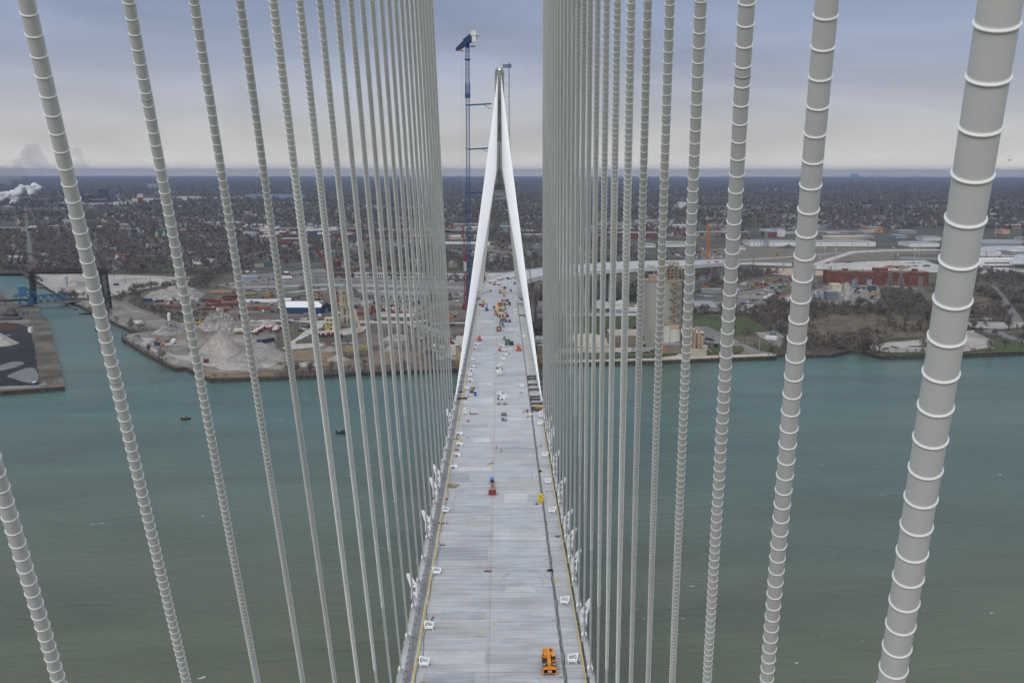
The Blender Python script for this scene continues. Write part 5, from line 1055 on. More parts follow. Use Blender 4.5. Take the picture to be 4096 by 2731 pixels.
def pip(P, X, Y_):
    P = np.array(P); x0, y0 = P[:,0], P[:,1]; x1, y1 = np.roll(x0,-1), np.roll(y0,-1); c = np.zeros(len(X), bool)
    bb = (X > x0.min()) & (X < x0.max()) & (Y_ > y0.min()) & (Y_ < y0.max())
    ii = np.where(bb)[0]
    if len(ii) == 0: return c
    xs, ys = X[ii], Y_[ii]; cc = np.zeros(len(ii), bool)
    for a, b_, d, e in zip(x0, y0, x1, y1):
        if b_ == e: continue
        m = ((b_ > ys) != (e > ys)) & (xs < (d-a)*(ys-b_)/(e-b_)+a); cc ^= m
    c[ii] = cc; return c
def projN(X, Y_, Z_):
    v = np.stack([X-CX, Y_, Z_-CZ], 1); d = v@np.array(FW); return 2048+F*(v@np.array(RT))/d, 1365.5-F*(v@np.array(UP))/d, d
def vnoise(X, Y_, s, seed):
    r = np.random.RandomState(seed); T = r.rand(64,64); x = X/s; y = Y_/s; i = np.floor(x).astype(int); j = np.floor(y).astype(int); fx = x-i; fy = y-j; fx = fx*fx*(3-2*fx); fy = fy*fy*(3-2*fy)
    g = lambda a, b_: T[a % 64, b_ % 64]
    return (g(i,j)*(1-fx)+g(i+1,j)*fx)*(1-fy)+(g(i,j+1)*(1-fx)+g(i+1,j+1)*fx)*fy
# yards, lots and roads in the middle distance keep free of trees
EXTRA = [gpoly(ZI, [(440,190),(1700,190),(1700,430),(440,430)]), gpoly(ZDd, [(-20,560),(1980,560),(1980,1112),(-20,1112)]), gpoly(ZB, [(1045,732),(1330,690),(1450,600),(2400,600),(2400,1085),(1800,1095),(1500,1000)]), gpoly(ZB, [(1780,335),(2352,300),(2352,200),(2050,190),(1850,240)]), gpoly(ZC, [(0,745),(1000,740),(1000,840),(0,850)]), gpoly(ZI, [(540,300),(1620,300),(1560,460),(1100,480),(500,480),(200,480)]), gpoly(ZH, [(-50,690),(2352,700),(2352,870),(0,830)]), gpoly(ZDd, [(-100,180),(700,120),(780,220),(300,300)]), gpoly(ZF, [(0,240),(1020,200),(1020,300),(0,330)]), gpoly(ZF, [(1300,0),(2352,0),(2352,200),(1300,180)]),
  gpoly(ZE, [(1000,740),(2000,780),(2000,1000),(1250,960)])]
MEADOW = [gpoly(ZI, [(480,720),(900,660),(1500,700),(1560,870),(1180,870),(1020,940),(820,900),(600,880)]), gpoly(ZI, [(1300,450),(1880,500),(2060,520),(2120,640),(1880,680),(1560,600)]), gpoly(ZI, [(1620,800),(2352,800),(2352,985),(1620,985)])]
mp_np = np.array(main)
def mask(X, Y_):
    ok = pip(main, X, Y_)
    for P in CLEAR+EXTRA: ok &= ~pip(P, X, Y_)
    vy = (X > -16) & (X < 20) & (Y_ < 900); vr = pip([(p[0]-14,p[1]) for p in Lp]+[(p[0]+14,p[1]) for p in Rp[::-1]], X, Y_)
    return ok & ~vy & ~vr
rs2 = np.random.RandomState(3)
gx, gy = np.meshgrid(np.arange(-1100, 1400, 8.5), np.arange(640, 1500, 8.5)); X = (gx+rs2.uniform(-4,4,gx.shape)).ravel(); Y1 = (gy+rs2.uniform(-4,4,gy.shape)).ravel()
ok = mask(X, Y1); md = np.zeros(len(X), bool)
for P in MEADOW: md |= pip(P, X, Y1)
dens = vnoise(X, Y1, 70, 5)*.7+vnoise(X, Y1, 22, 6)*.5
thr = np.where(md, .93, .47); ok &= dens > thr-rs2.rand(len(X))*.12
px_, py_, dd = projN(X, Y1, np.full(len(X), ZL)); vis = (px_ > -250) & (px_ < 4350)
X, Y1, px_, py_, dd = [a[ok & vis] for a in (X, Y1, px_, py_, dd)]
SPEC = [(ZI,990,975,12.5,0),(ZI,1110,990,14,1),(ZI,2055,985,10,1),(ZI,2190,960,9,2),(ZI,2250,400,12,0),(ZI,2330,935,11,2),(ZI,1150,675,11,1),(ZI,1350,690,10,0),(ZI,2040,385,12,2),(ZI,905,885,3,7),(ZI,1288,790,4,7),(ZI,1337,812,2.4,7),(ZI,1465,785,3.4,2),(ZI,700,930,11,1),(ZI,850,900,9,0),(ZI,2105,850,7,1),(ZI,260,820,12,1),(ZI,430,900,9,2),(ZB,1215,190,14,1),(ZB,1640,160,14,0),(ZB,1740,130,13,1),(ZB,1225,350,9,1),(ZB,140,440,8,2),(ZB,1665,330,7,1),(ZB,390,400,0,0)]
pts = [(x, y, None, None) for x, y in zip(X, Y1)]
sc_ = rs2.uniform(.55, 1.12, len(X))*np.where(vnoise(X, Y1, 40, 9) > .45, 1, .7); ty_ = rs2.choice([0,1,2,3,4,5,6], len(X))
big = np.argsort(-(sc_*F/dd)*((px_ > 0) & (px_ < 4096)))
NI = 275
WHERE = lambda px, d: ('left riverside yards' if px < 1900 else 'right river bank')
kindn = ['spreading bare brown','bare grey','dense purplish bare','bare brown','tall grey bare','olive twigged','broad purplish bare']
bands = lambda py: 'close to the water' if py > 1320 else 'midway up the bank' if py > 1220 else 'behind the yards'
for n_ in big[:NI]:
    k = int(ty_[n_]); o = clone(TREES[k], (X[n_], Y1[n_], ZL-.1), rs2.rand()*6.28, f'{kindn[k]} tree on the {WHERE(px_[n_],0)}, {bands(py_[n_])}', 'bare trees along the river bank', float(sc_[n_]))
for q_, (Z, x, y, h, k) in enumerate(SPEC):
    if h == 0: continue
    p = gp(Z, x, y); clone(TREES[k], (p[0],p[1],ZL-.1), x*.7, (f'lone large bare tree standing clear of the others, {ORD[q_+1]} from the boat launch' if k < 7 else ('dark rounded evergreen bush on the dry meadow', 'small dark evergreen bush on the open meadow', 'tiny dark evergreen shrub on the meadow')[q_-9]), 'lone trees' if k < 7 else 'dark evergreen bushes', h/10)
base = {}
for k, t in enumerate(TREES):
    me = [c for c in t.children if c.name.startswith('crown')][0].data; V = np.empty(len(me.vertices)*3, np.float32); me.vertices.foreach_get('co', V); base[k] = V.reshape(-1,3)
    for c in list(t.children): bpy.data.objects.remove(c)
    bpy.data.objects.remove(t)
def merged(name, X, Y_, S_, T_, z, stride, lab=None, fat=1.):
    Vs = []; M_ = []
    for k in range(7):
        ii = np.where(T_ == k)[0]
        if not len(ii): continue
        B = base[k].reshape(-1,3,3)[::stride].copy(); ctr = B.mean(1, keepdims=True); B = (B-ctr)*fat+ctr; B = B.reshape(-1,3); a = rs2.rand(len(ii))*6.28; ca, sa = np.cos(a), np.sin(a)
        s = S_[ii][:,None]; x = (B[None,:,0]*ca[:,None]-B[None,:,1]*sa[:,None])*s+X[ii][:,None]; y = (B[None,:,0]*sa[:,None]+B[None,:,1]*ca[:,None])*s+Y_[ii][:,None]; zz = B[None,:,2]*s*(.85+.3*rs2.rand(len(ii)))[:,None]+z
        Vs.append(np.stack([x,y,zz], 2).reshape(-1,3)); M_.append(np.full(len(ii)*len(B)//3, (0,1,2,0,1,3,2)[k]))
    V = np.concatenate(Vs); o = npmesh(name, V, np.arange(len(V)).reshape(-1,3), tw_m[:4], np.concatenate(M_)); return tag(o, kind='stuff')
rest = big[NI:]
merged('bare_woodland', X[rest], Y1[rest], sc_[rest], ty_[rest], ZL-.3, 2, fat=1.35)
# low scrub and brush
gx, gy = np.meshgrid(np.arange(-1100, 1400, 4.2), np.arange(640, 1150, 4.2)); XS = (gx+rs2.uniform(-2,2,gx.shape)).ravel(); YS = (gy+rs2.uniform(-2,2,gy.shape)).ravel(); okb = mask(XS, YS); md = np.zeros(len(XS), bool)
for P in MEADOW: md |= pip(P, XS, YS)
dn = vnoise(XS, YS, 30, 15)*.7+vnoise(XS, YS, 9, 16)*.5; okb &= dn > np.where(md, .70, .48)
pxs, pys, _ = projN(XS, YS, np.full(len(XS), ZL)); okb &= (pxs > -250) & (pxs < 4350); XS, YS = XS[okb], YS[okb]
merged('brushwood', XS, YS, rs2.uniform(.16,.38,len(XS)), rs2.choice([0,1,2,3,5], len(XS)), ZL-.6, 6, fat=2.0)
# the wooded city behind: crowns, streets and houses out to the horizon
ang = radians(24); ca, sa = cos(ang), sin(ang)
cX, cY, cS = [], [], []
d = 1480.
while d < 26000:
    sp = 12.5*max(1, (d/1500))**.92; x = np.arange(-.56*d-300, .60*d+300, sp); cX.append(x+rs2.uniform(-.5,.5,len(x))*sp); cY.append(np.full(len(x), d)+rs2.uniform(-.5,.5,len(x))*sp); cS.append(np.full(len(x), sp/12.5)); d += sp*1.1
XC, YC, SCc = map(np.concatenate, (cX, cY, cS))
okc = np.ones(len(XC), bool)
for P in CLEAR+EXTRA: okc &= ~pip(P, XC, YC)
okc &= ~pip([(p[0]-14,p[1]) for p in Lp]+[(p[0]+14,p[1]) for p in Rp[::-1]], XC, YC)
u = XC*ca+YC*sa; v = -XC*sa+YC*ca
okc &= ~(((u % 110) < 13) & (YC < 4500)) & ~(((v % 230) < 15) & (YC < 6000))
veg = vnoise(XC, YC, 420, 21)*.6+vnoise(XC, YC*1., 130, 22)*.5; okc &= veg > np.where(YC > 6000, .30, .36)
XC, YC, SCc = XC[okc], YC[okc], SCc[okc]
hs_ = np.where(SCc > 1.6, 1.6*(SCc/1.6)**.45, SCc)
TC = rs2.choice([0,1,2,3,4,5,6], len(XC), p=[.22,.2,.2,.12,.12,.04,.10])
nearm = YC < 3200
merged('city_trees', XC[nearm], YC[nearm], rs2.uniform(.7,1.15,nearm.sum())*SCc[nearm]**.6, TC[nearm], ZL-.5, 5, fat=2.3)
fm = ~nearm
V0 = len(XC[fm]); merged('far_woods', XC[fm], YC[fm], rs2.uniform(.55,1.05,V0)*hs_[fm]*1.05, TC[fm], ZL-1, 15, fat=5.2)
# streets
b = MB(); 
def seg(u0, v0, u1, v1, w):
    a = (u0*ca-v0*sa, u0*sa+v0*ca); c = (u1*ca-v1*sa, u1*sa+v1*ca); d_ = sqrt((c[0]-a[0])**2+(c[1]-a[1])**2); nx, ny = -(c[1]-a[1])/d_*w/2, (c[0]-a[0])/d_*w/2
    b.add([(a[0]-nx,a[1]-ny,ZL+.006),(c[0]-nx,c[1]-ny,ZL+.006),(c[0]+nx,c[1]+ny,ZL+.006),(a[0]+nx,a[1]+ny,ZL+.006)], [(0,1,2,3)])
for i in range(-20, 60):
    for j in range(0, 24):
        u0 = i*110+6; v0 = 1400+j*230-1400 % 230
        y0 = u0*sa+v0*ca
        if 1480 < y0 < 4400: seg(u0, v0, u0, v0+230, 6)
stm = mat('street_grey', (.11,.105,.10), .9)
tag(b.build('streets', stm), kind='structure')
b = MB()
for j in range(0, 30):
    for i in range(-20, 60):
        v0 = (6+j)*230+7; u0 = i*110; y0 = u0*sa+v0*ca
        if 1480 < y0 < 5500: seg(u0, v0, u0+110, v0, 7); 
for q in b.v[:0]: pass
o = b.build('cross_streets', stm); o.location.z = .006; tag(o, kind='structure')
# houses
HM = [('white',mat('house_white',(.25,.245,.24),.8)),('cream',mat('house_cream',(.30,.27,.21),.8)),('grey',mat('house_grey',(.26,.27,.28),.8)),('red brick',brick),('pale blue',mat('house_blue',(.24,.29,.33),.8)),('tan brick',brick_t)]
RM = [('dark',mat('shingle_dark',(.06,.058,.06),.9)),('grey',mat('shingle_grey',(.17,.17,.175),.9)),('brown',mat('shingle_brown',(.11,.075,.055),.9))]
HOUSE = {}
def house(hi, ri):
    if (hi, ri) not in HOUSE:
        t = thing('house', 'house', 'house', (0,-6000,0)); MB().box((0,0,0), (8.5,12,6.2)).build('wall', HM[hi][1], t)
        r_ = MB().gable((0,0,6.2), (12,8.5), 3.6, pi/2).build('roof', RM[ri][1], t); MB().box((2,1,7.4), (.9,.9,2.6)).build('chimney', brick, r_)
        for x in (-2.2, 2.2):
            for z in (1.2, 4): MB().box((x,-6.02,z), (1.2,.1,1.4)).build('window', glassd, t)
        HOUSE[(hi,ri)] = t
    return HOUSE[(hi,ri)]
XH, YH = [], []
for i in range(-14, 40):
    for j in range(0, 26):
        for side in (-20, 20):
            for k in range(13):
                if rs2.rand() < .52: continue
                uu = i*110+6+side+rs2.uniform(-2,2); vv = (5+j)*230+22+k*15.5+rs2.uniform(-2,2); x = uu*ca-vv*sa; y = uu*sa+vv*ca
                if 1490 < y < 5200: XH.append(x); YH.append(y)
XH, YH = np.array(XH), np.array(YH); okh = np.ones(len(XH), bool)
for P in CLEAR+EXTRA: okh &= ~pip(P, XH, YH)
okh &= ~pip([(p[0]-14,p[1]) for p in Lp]+[(p[0]+14,p[1]) for p in Rp[::-1]], XH, YH)
okh &= vnoise(XH, YH, 300, 31) > .28
pxh, pyh, dh = projN(XH, YH, np.full(len(XH), ZL)); okh &= (pxh > 20) & (pxh < 4076); XH, YH, pxh, dh = [a[okh] for a in (XH, YH, pxh, dh)]
od = np.argsort(dh); hsel = rs2.choice(6, len(XH), p=[.34,.17,.15,.16,.08,.10]); rsel = rs2.choice(3, len(XH), p=[.45,.35,.2])
for n_ in od[:230]:
    hi, ri = int(hsel[n_]), int(rsel[n_]); side = 'left of the far tower' if pxh[n_] < 1950 else 'right of the far tower'
    clone(house(hi, ri), (XH[n_], YH[n_], ZL), ang+(0 if rs2.rand() < .7 else pi/2), f'{HM[hi][0]} house with a {RM[ri][0]} gabled roof among bare trees, {side}', 'houses among the bare trees')
for t in HOUSE.values():
    for c in list(t.children):
        for e in list(c.children): bpy.data.objects.remove(e)
        bpy.data.objects.remove(c)
    bpy.data.objects.remove(t)
def merged_boxes(name, X, Y_, W_, D__, H_, R_, mi, mats, roofs, rise):
    n = len(X); hx, hy = W_/2, D__/2; loc = np.array([(-1,-1),(1,-1),(1,1),(-1,1)]); P = loc[None]*np.stack([hx,hy],1)[:,None]; c, s = np.cos(R_)[:,None], np.sin(R_)[:,None]
    x = P[:,:,0]*c-P[:,:,1]*s+X[:,None]; y = P[:,:,0]*s+P[:,:,1]*c+Y_[:,None]
    V = np.concatenate([np.stack([x,y,np.full_like(x,ZL)],2), np.stack([x,y,np.repeat((H_+ZL)[:,None],4,1)],2)], 1)
    rd = np.stack([np.stack([(x[:,0]+x[:,1])/2,(y[:,0]+y[:,1])/2,H_+ZL+rise],1), np.stack([(x[:,2]+x[:,3])/2,(y[:,2]+y[:,3])/2,H_+ZL+rise],1)], 1)
    V = np.concatenate([V, rd], 1)
    f = np.array([(0,1,5),(0,5,4),(1,2,6),(1,6,5),(2,3,7),(2,7,6),(3,0,4),(3,4,7),(4,5,8),(6,7,9),(5,6,9),(5,9,8),(7,4,8),(7,8,9)]); Fq = (f[None]+(np.arange(n)*10)[:,None,None]).reshape(-1,3)
    M_ = np.repeat(mi[:,None], 14, 1); M_[:,10:] = len(mats)+roofs[:,None]
    return tag(npmesh(name, V.reshape(-1,3), Fq, mats+[m for _, m in RM]+[r_grey, r_white], M_.ravel()), kind='stuff')
rs_i = od[230:]; rs_i = rs_i[rs2.rand(len(rs_i)) < .6]; n = len(rs_i)
merged_boxes('far_houses', XH[rs_i], YH[rs_i], rs2.uniform(7,10,n), rs2.uniform(10,14,n), rs2.uniform(4.5,7,n), np.full(n, ang), hsel[rs_i], [m for _, m in HM], rsel[rs_i], 3.4)
# scattered low commercial roofs out to the horizon
n = 380; dF = 2200*np.exp(rs2.rand(n)*2.1); xF = rs2.uniform(-.5,.53,n)*dF; wF = rs2.uniform(20,90,n)*(dF/2600)**.35
merged_boxes('far_roofs', xF, dF, wF, rs2.uniform(15,40,n), rs2.uniform(5,10,n), np.where(rs2.rand(n) < .6, 0, ang), rs2.choice([0,1,2,2,3,5], n), [m for _, m in HM], rs2.choice([1,3,3,4,0], n), .2)

# far works and halls, each its own building
FB = []
def far_b(px0, px1, py, ytop, wall, lab, roof=None, dep=60, name='industrial_hall', cat='building'):
    a = G(px0, py); c = G(px1, py); h = max(5, AY(px0, ytop, a[1])[2]-ZL); t = thing(name, lab, cat, a); w = c[0]-a[0]
    MB().box((w/2,dep/2,0), (w,dep,h)).build('wall', wall, t); MB().box((w/2,dep/2,h), (w+1,dep+1,1)).build('roof', roof or r_grey, t); return t
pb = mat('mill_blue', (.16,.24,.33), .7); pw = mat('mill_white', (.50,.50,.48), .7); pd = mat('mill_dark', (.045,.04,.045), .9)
ix = lambda x, y: (x/2.138, 600+y/2.138)
for (x0, x1, y, yt, m, lab) in ((0,270,450,408,pd,'dark rusty steelworks hall under the steam plume'),(280,440,455,418,brick,'brownish steelworks hall right of the steam plume'),(700,760,450,385,pd,'tall dark furnace building of the steelworks'),(765,900,470,425,pd,'long dark mill below the blast furnace'),(920,1080,408,385,pb,'pale blue mill with an arched roof'),(970,1120,478,445,pw,'white tank works with yellow trim'),(1130,1440,455,415,pw,'wide cream works beside the striped chimneys'),(1480,1705,440,398,pw,'big white box hall of the works'),(1710,2070,432,405,pw,'long low white hall right of the big white box'),(2102,2352+250,438,382,pb,'tall light blue mill building behind the left cables'),(1260,1340,345,290,greyw,'pair of pale high rise slabs on the horizon'),(1500,2050,470,455,pw,'low white roofs before the freeway'),(150,560,410,398,pb,'thin blue roof line behind the steelworks'),(988,1112,658,643,brick_t,'tan roadside hall by the freeway')):
    p0 = ix(x0, y); p1 = ix(x1, y); far_b(p0[0], p1[0], p0[1], ix(x0, yt)[1], m, lab)
cx2 = lambda x, y: (1000+x/2.352, 600+y/2.352)
for (x0, x1, y, yt, m, lab) in ((170,400,480,432,pb,'paler blue mill annex behind the left cables'),(740,850,462,440,pd,'dark low mill among the far trees'),(1860,2010,468,448,pw,'white and pink retail hall left of the tower legs'),(2030,2100,480,462,cream_w,'cream works with a yellow roof near the crane mast'),(1830,2050,566,560,pw,'white flat roofs above the tree belt'),(1910,2210,745,702,tanb,'tan industrial hall left of the tower legs'),(1990,2150,760,732,greyw,'grey hall in front of the tan hall'),(1040,1800,838,828,brick,'long low brick sheds beyond the container yard'),(290,470,905,840,brick,'red brick church hall among the trees')):
    p0 = cx2(x0, y); p1 = cx2(x1, y); far_b(p0[0], p1[0], p0[1], cx2(x0, yt)[1], m, lab, dep=40)
ex = lambda x, y: (2000+x/2.138, 600+y/2.138)
for (x0, x1, y, yt, m, lab) in ((1530,1595,500,445,pw,'white ten storey apartment slab right of the centre cables'),(1240,1500,445,435,pw,'low white strip buildings by the far arterial road'),(130,380,380,366,pw,'pale strip of warehouses right of the tower'),(190,380,720,695,brick,'long brick arcaded hall right of the tower'),(620,930,735,700,brick,'brick arcaded rail shed behind the right cables'),(930,1345,760,712,brick,'long red brick rail depot with pilasters'),(90,380,775,728,tanb,'tan truck depot beyond the tower legs'),(400,900,775,735,tanb,'tan truck depot wall behind the right cables'),(1420,1590,830,795,cream_w,'cream warehouse left of the orange crane mast'),(1690,2140,735,705,tanb,'grey brick long mill right of the orange mast'),(1240,1330,835,820,pw,'white tanker garage in front of the depot'),(0,80,700,655,mat('green_hall',(.12,.22,.19)),'pale green hall by the footbridge'),(2040,2100,855,845,pw,'bright white low shed under the thick right cable')):
    p0 = ex(x0, y); p1 = ex(x1, y); far_b(p0[0], p1[0], p0[1], ex(x0, yt)[1], m, lab, dep=40)
hx2 = lambda x, y: (3000+x/2.146, 600+y/2.146)
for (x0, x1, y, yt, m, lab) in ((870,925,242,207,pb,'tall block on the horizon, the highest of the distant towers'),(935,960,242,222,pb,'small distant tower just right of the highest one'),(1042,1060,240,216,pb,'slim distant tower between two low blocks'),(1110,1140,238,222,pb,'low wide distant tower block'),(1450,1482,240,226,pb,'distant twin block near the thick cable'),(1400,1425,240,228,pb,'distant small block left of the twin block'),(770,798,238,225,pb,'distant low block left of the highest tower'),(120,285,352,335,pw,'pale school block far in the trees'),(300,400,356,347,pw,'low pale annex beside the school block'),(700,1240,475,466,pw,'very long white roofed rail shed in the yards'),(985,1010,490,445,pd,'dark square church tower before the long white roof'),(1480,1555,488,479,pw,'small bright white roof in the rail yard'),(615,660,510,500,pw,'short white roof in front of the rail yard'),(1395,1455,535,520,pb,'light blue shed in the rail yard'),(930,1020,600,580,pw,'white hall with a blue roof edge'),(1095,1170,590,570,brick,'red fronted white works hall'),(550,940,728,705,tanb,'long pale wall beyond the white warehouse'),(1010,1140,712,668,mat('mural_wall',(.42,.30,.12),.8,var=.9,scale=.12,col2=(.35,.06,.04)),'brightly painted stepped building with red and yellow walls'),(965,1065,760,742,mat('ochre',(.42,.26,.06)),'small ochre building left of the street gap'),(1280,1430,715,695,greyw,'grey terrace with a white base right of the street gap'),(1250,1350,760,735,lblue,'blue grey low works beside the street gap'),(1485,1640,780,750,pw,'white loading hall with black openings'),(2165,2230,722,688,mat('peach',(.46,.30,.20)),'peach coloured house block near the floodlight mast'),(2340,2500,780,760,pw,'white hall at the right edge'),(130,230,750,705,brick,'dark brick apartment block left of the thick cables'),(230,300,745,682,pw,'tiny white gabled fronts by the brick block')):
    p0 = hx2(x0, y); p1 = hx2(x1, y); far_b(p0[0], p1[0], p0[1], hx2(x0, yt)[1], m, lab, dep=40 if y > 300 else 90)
def chimney(px, py, ytop, m, lab, r_=3):
    q = G(px, py); h = AY(px, ytop, q[1])[2]-ZL; t = thing('chimney_stack', lab, 'chimney', q); MB().cyl((0,0,0), (0,0,h*.7), r_*1.3, r_, 12).build('lower_shaft', m, t); MB().cyl((0,0,h*.7), (0,0,h), r_, r_*.8, 12).build('upper_shaft', m if m is not brick else pw, t)
for k, (x, y, yt, m) in enumerate(((1186,480,378,brick),(1203,480,375,brick),(1220,482,376,brick),(1160,440,357,pd),(705,450,356,pd),(848,400,352,pd),(1335,400,352,greyw),(1358,400,350,greyw),(1485,400,350,greyw),(915,420,395,pd))):
    p = ix(x, y); chimney(p[0], p[1], ix(x, yt)[1], m, f'{"red and cream striped" if m is brick else "dark" if m is pd else "thin grey"} chimney at the steelworks, {ORD[k+1]} from the striped group', 4)
p = ix(885, 440); q = G(*p); t = thing('blast_furnace', 'dark tall blast furnace tower of the steelworks', 'furnace', q); h = AY(p[0], ix(0,336)[1], q[1])[2]-ZL; b = MB(); b.box((0,0,0), (60,40,h*.55), top=(.7,1)); b.box((0,0,h*.55), (34,30,h*.3)); b.box((4,0,h*.85), (56,20,h*.15)); b.bar((-60,0,0), (10,0,h*.9), 8); b.build('furnace_body', pd, t)
for k, x in enumerate((1345, 1408)):
    q = G(*ix(x, 790)); h = AY(*ix(x, 683), q[1])[2]-ZL; h2 = AY(*ix(x, 732), q[1])[2]-ZL; t = thing('church_spire', ('green copper church spire, the left of two among the trees','green copper church spire, the right of two among the trees')[k], 'spire', q); MB().box((0,0,0), (7,7,h2)).build('tower_wall', brick_t, t); MB().cyl((0,0,h2), (0,0,h), 4.6, .1, 6, smooth=False).build('spire_roof', mat('copper_green', (.12,.28,.23)), t)
# steam from the steelworks
sv = bpy.data.materials.new('steam_vapour'); sv.use_nodes = True; nt = sv.node_tree; nt.nodes.remove(nt.nodes['Principled BSDF']); pv = nt.nodes.new('ShaderNodeVolumePrincipled'); pv.inputs['Density'].default_value = .035; pv.inputs['Color'].default_value = (.72,.74,.80,1); pv.inputs['Anisotropy'].default_value = 0; nt.links.new(pv.outputs[0], nt.nodes['Material Output'].inputs['Volume'])
sv2 = sv.copy(); sv2.name = 'thin_vapour'; [n_ for n_ in sv2.node_tree.nodes if n_.type == 'PRINCIPLED_VOLUME'][0].inputs['Density'].default_value = .009
import bmesh
sd_ = mat('steam_dense', (.60,.61,.64), 1., var=.05, scale=.01, spec=.0)
def plume(pts, m, lab):
    D_ = G(*ix(100, 470))[1]; bm = bmesh.new(); o = AY(*ix(*pts[0][:2]), D_)
    for x, y, r_ in pts:
        c = AY(*ix(x, y), D_); R_ = r_/2.138*D_/F*1.15
        for k in range(12):
            a = random.uniform(-1,1), random.uniform(-1,1), random.uniform(-1,1); s = R_*random.uniform(.25,.7)
            M = mathutils.Matrix.Translation((c[0]-o[0]+a[0]*R_*.6, a[1]*R_*.4, c[2]-o[2]+a[2]*R_*.55))@mathutils.Matrix.Scale(s, 4); r = bmesh.ops.create_icosphere(bm, subdivisions=3, radius=1, matrix=M)
    # one closed skin round all the puffs
    me = bpy.data.meshes.new('steam_plume'); bm.to_mesh(me); bm.free(); ob = bpy.data.objects.new('steam_plume', me); COL.objects.link(ob); ob.location = o; me.materials.append(m)
    rm = ob.modifiers.new('skin', 'REMESH'); rm.mode = 'VOXEL'; rm.voxel_size = 5; tx = bpy.data.textures.new('lumps', 'CLOUDS'); tx.noise_scale = 22; tx.noise_depth = 3; dm = ob.modifiers.new('lumps', 'DISPLACE'); dm.texture = tx; dm.strength = 12; dm.mid_level = .5; dm.texture_coords = 'LOCAL'
    return tag(ob, lab, 'steam')
plume([(110,455,22),(125,430,26),(135,400,30),(120,370,34),(165,345,36),(185,325,26),(40,385,30),(5,400,36),(-20,420,40),(70,395,26)], sd_, 'dense white steam plume low at the left edge')
plume([(270,370,18),(280,345,30),(300,325,36),(325,330,30),(240,330,26)], sd_, 'small white steam puff right of the low plume')
plume([(60,240,60),(10,210,60),(-40,190,60),(160,130,60),(240,90,60),(230,40,70),(280,10,70),(350,110,60),(130,180,60)], sv2, 'faint grey vapour drifting above the horizon at the left')
plume([(690,130,50),(720,160,40),(660,20,40),(690,60,30)], sv2, 'faint vapour wisps right of the second cable')
plume([(930,395,12),(1230,395,20),(1270,400,26),(1300,392,20)], sv2, 'thin vapour over the striped chimneys')
# ============================================================ vehicles (one mesh each: only a few pixels long in the photo)
tyre = mat('tyre', (.02,.02,.02), .8); glz = mat('car_glass', (.03,.035,.04), .15)
PAINT = {'white':(.62,.63,.63),'black':(.018,.018,.02),'grey':(.12,.125,.13),'silver':(.34,.35,.36),'red':(.22,.02,.02),'blue':(.03,.06,.16),'dark blue':(.02,.03,.07),'tan':(.25,.21,.15)}
CP = {k: mat('paint_'+k.replace(' ', '_'), v, .35, var=.03, spec=.5) for k, v in PAINT.items()}
def vehicle_mesh(kind, col):
    b = MB()
    if kind == 'car': b.box((0,0,.35), (1.85,4.5,.62), top=(.97,.98)); b.box((0,-.2,.95), (1.65,2.5,.55), 0, 1, (.82,.72)); b.box((0,-.2,1.46), (1.35,1.7,.05))
    if kind == 'pickup': b.box((0,0,.5), (1.95,5.5,.6)); b.box((0,.9,1.1), (1.8,1.9,.72), 0, 1, (.85,.75)); b.box((0,.9,1.78), (1.5,1.4,.06)); b.box((.9,-1.5,1.1), (.12,2.4,.28)); b.box((-.9,-1.5,1.1), (.12,2.4,.28)); b.box((0,-2.7,1.1), (1.9,.12,.28)); b.box((0,2.3,1.1), (1.85,.9,.15))
    if kind == 'van': b.box((0,-.4,.45), (2.0,4.6,1.8)); b.box((0,2.2,.45), (1.95,.9,.9)); b.box((0,2.0,1.35), (1.85,.5,.75), 0, 1, (.9,.3))
    for x in (-.85,.85):
        for y in (-1.45,1.45): b.cyl((x-.12,y,.36), (x+.12,y,.36), .36, .36, 8, 2)
    o = b.build('parked_'+kind, [CP[col], glz, tyre]); return o
VM = {}
def park(kind, col, p, rz, lab, group='vehicles parked in the riverside yards'):
    k = (kind, col)
    if k not in VM: VM[k] = o = vehicle_mesh(kind, col)
    else: o = VM[k].copy(); COL.objects.link(o)
    o.location = (p[0], p[1], ZL+.5 if len(p) < 3 or p[2] < 10 else p[2]); o.rotation_euler = (0,0,rz); tag(o, lab, {'car':'car','pickup':'pickup','van':'van'}[kind], group); return o
rv = random.Random(11)
MIXC = ['white']*5+['black','grey','silver','silver','red','blue','dark blue','black','grey']
def row(Z, a, c, n, rz, where, cols=MIXC, kinds=('car','car','pickup'), gap=.0):
    for k in range(n):
        if rv.random() < gap: continue
        q = (k+.5)/n; p = gp(Z, a[0]+(c[0]-a[0])*q, a[1]+(c[1]-a[1])*q, ZL); col = rv.choice(cols); kd = rv.choice(kinds)
        park(kd, col, p[:2], rz+rv.uniform(-.05,.05)+(pi if rv.random() < .5 else 0), f'{col} {kd} {where}')
DARK = ['black','black','grey','dark blue','grey','silver','white','black']
row(ZDd, (985,443), (1590,447), 24, .1, 'in the back row of the storage lot behind the left cables', DARK, gap=.15)
row(ZDd, (1010,465), (1600,472), 22, .1, 'in the second row of the storage lot behind the left cables', DARK, gap=.25)
row(ZDd, (1150,490), (1590,495), 16, .1, 'in the third row of the storage lot behind the left cables', DARK, gap=.15)
row(ZDd, (1260,518), (1570,523), 10, .1, 'in the front row of the storage lot behind the left cables', DARK, gap=.2)
row(ZDd, (1100,545), (1500,548), 9, .1, 'on the dirt in front of the storage lot', gap=.3)
row(ZDd, (-60,388), (185,384), 12, 1.4, 'in the row under the freight terminal lot, far left', gap=.1)
row(ZDd, (-40,312), (250,278), 17, .7, 'along the diagonal kerb left of the big asphalt lot', gap=.05)
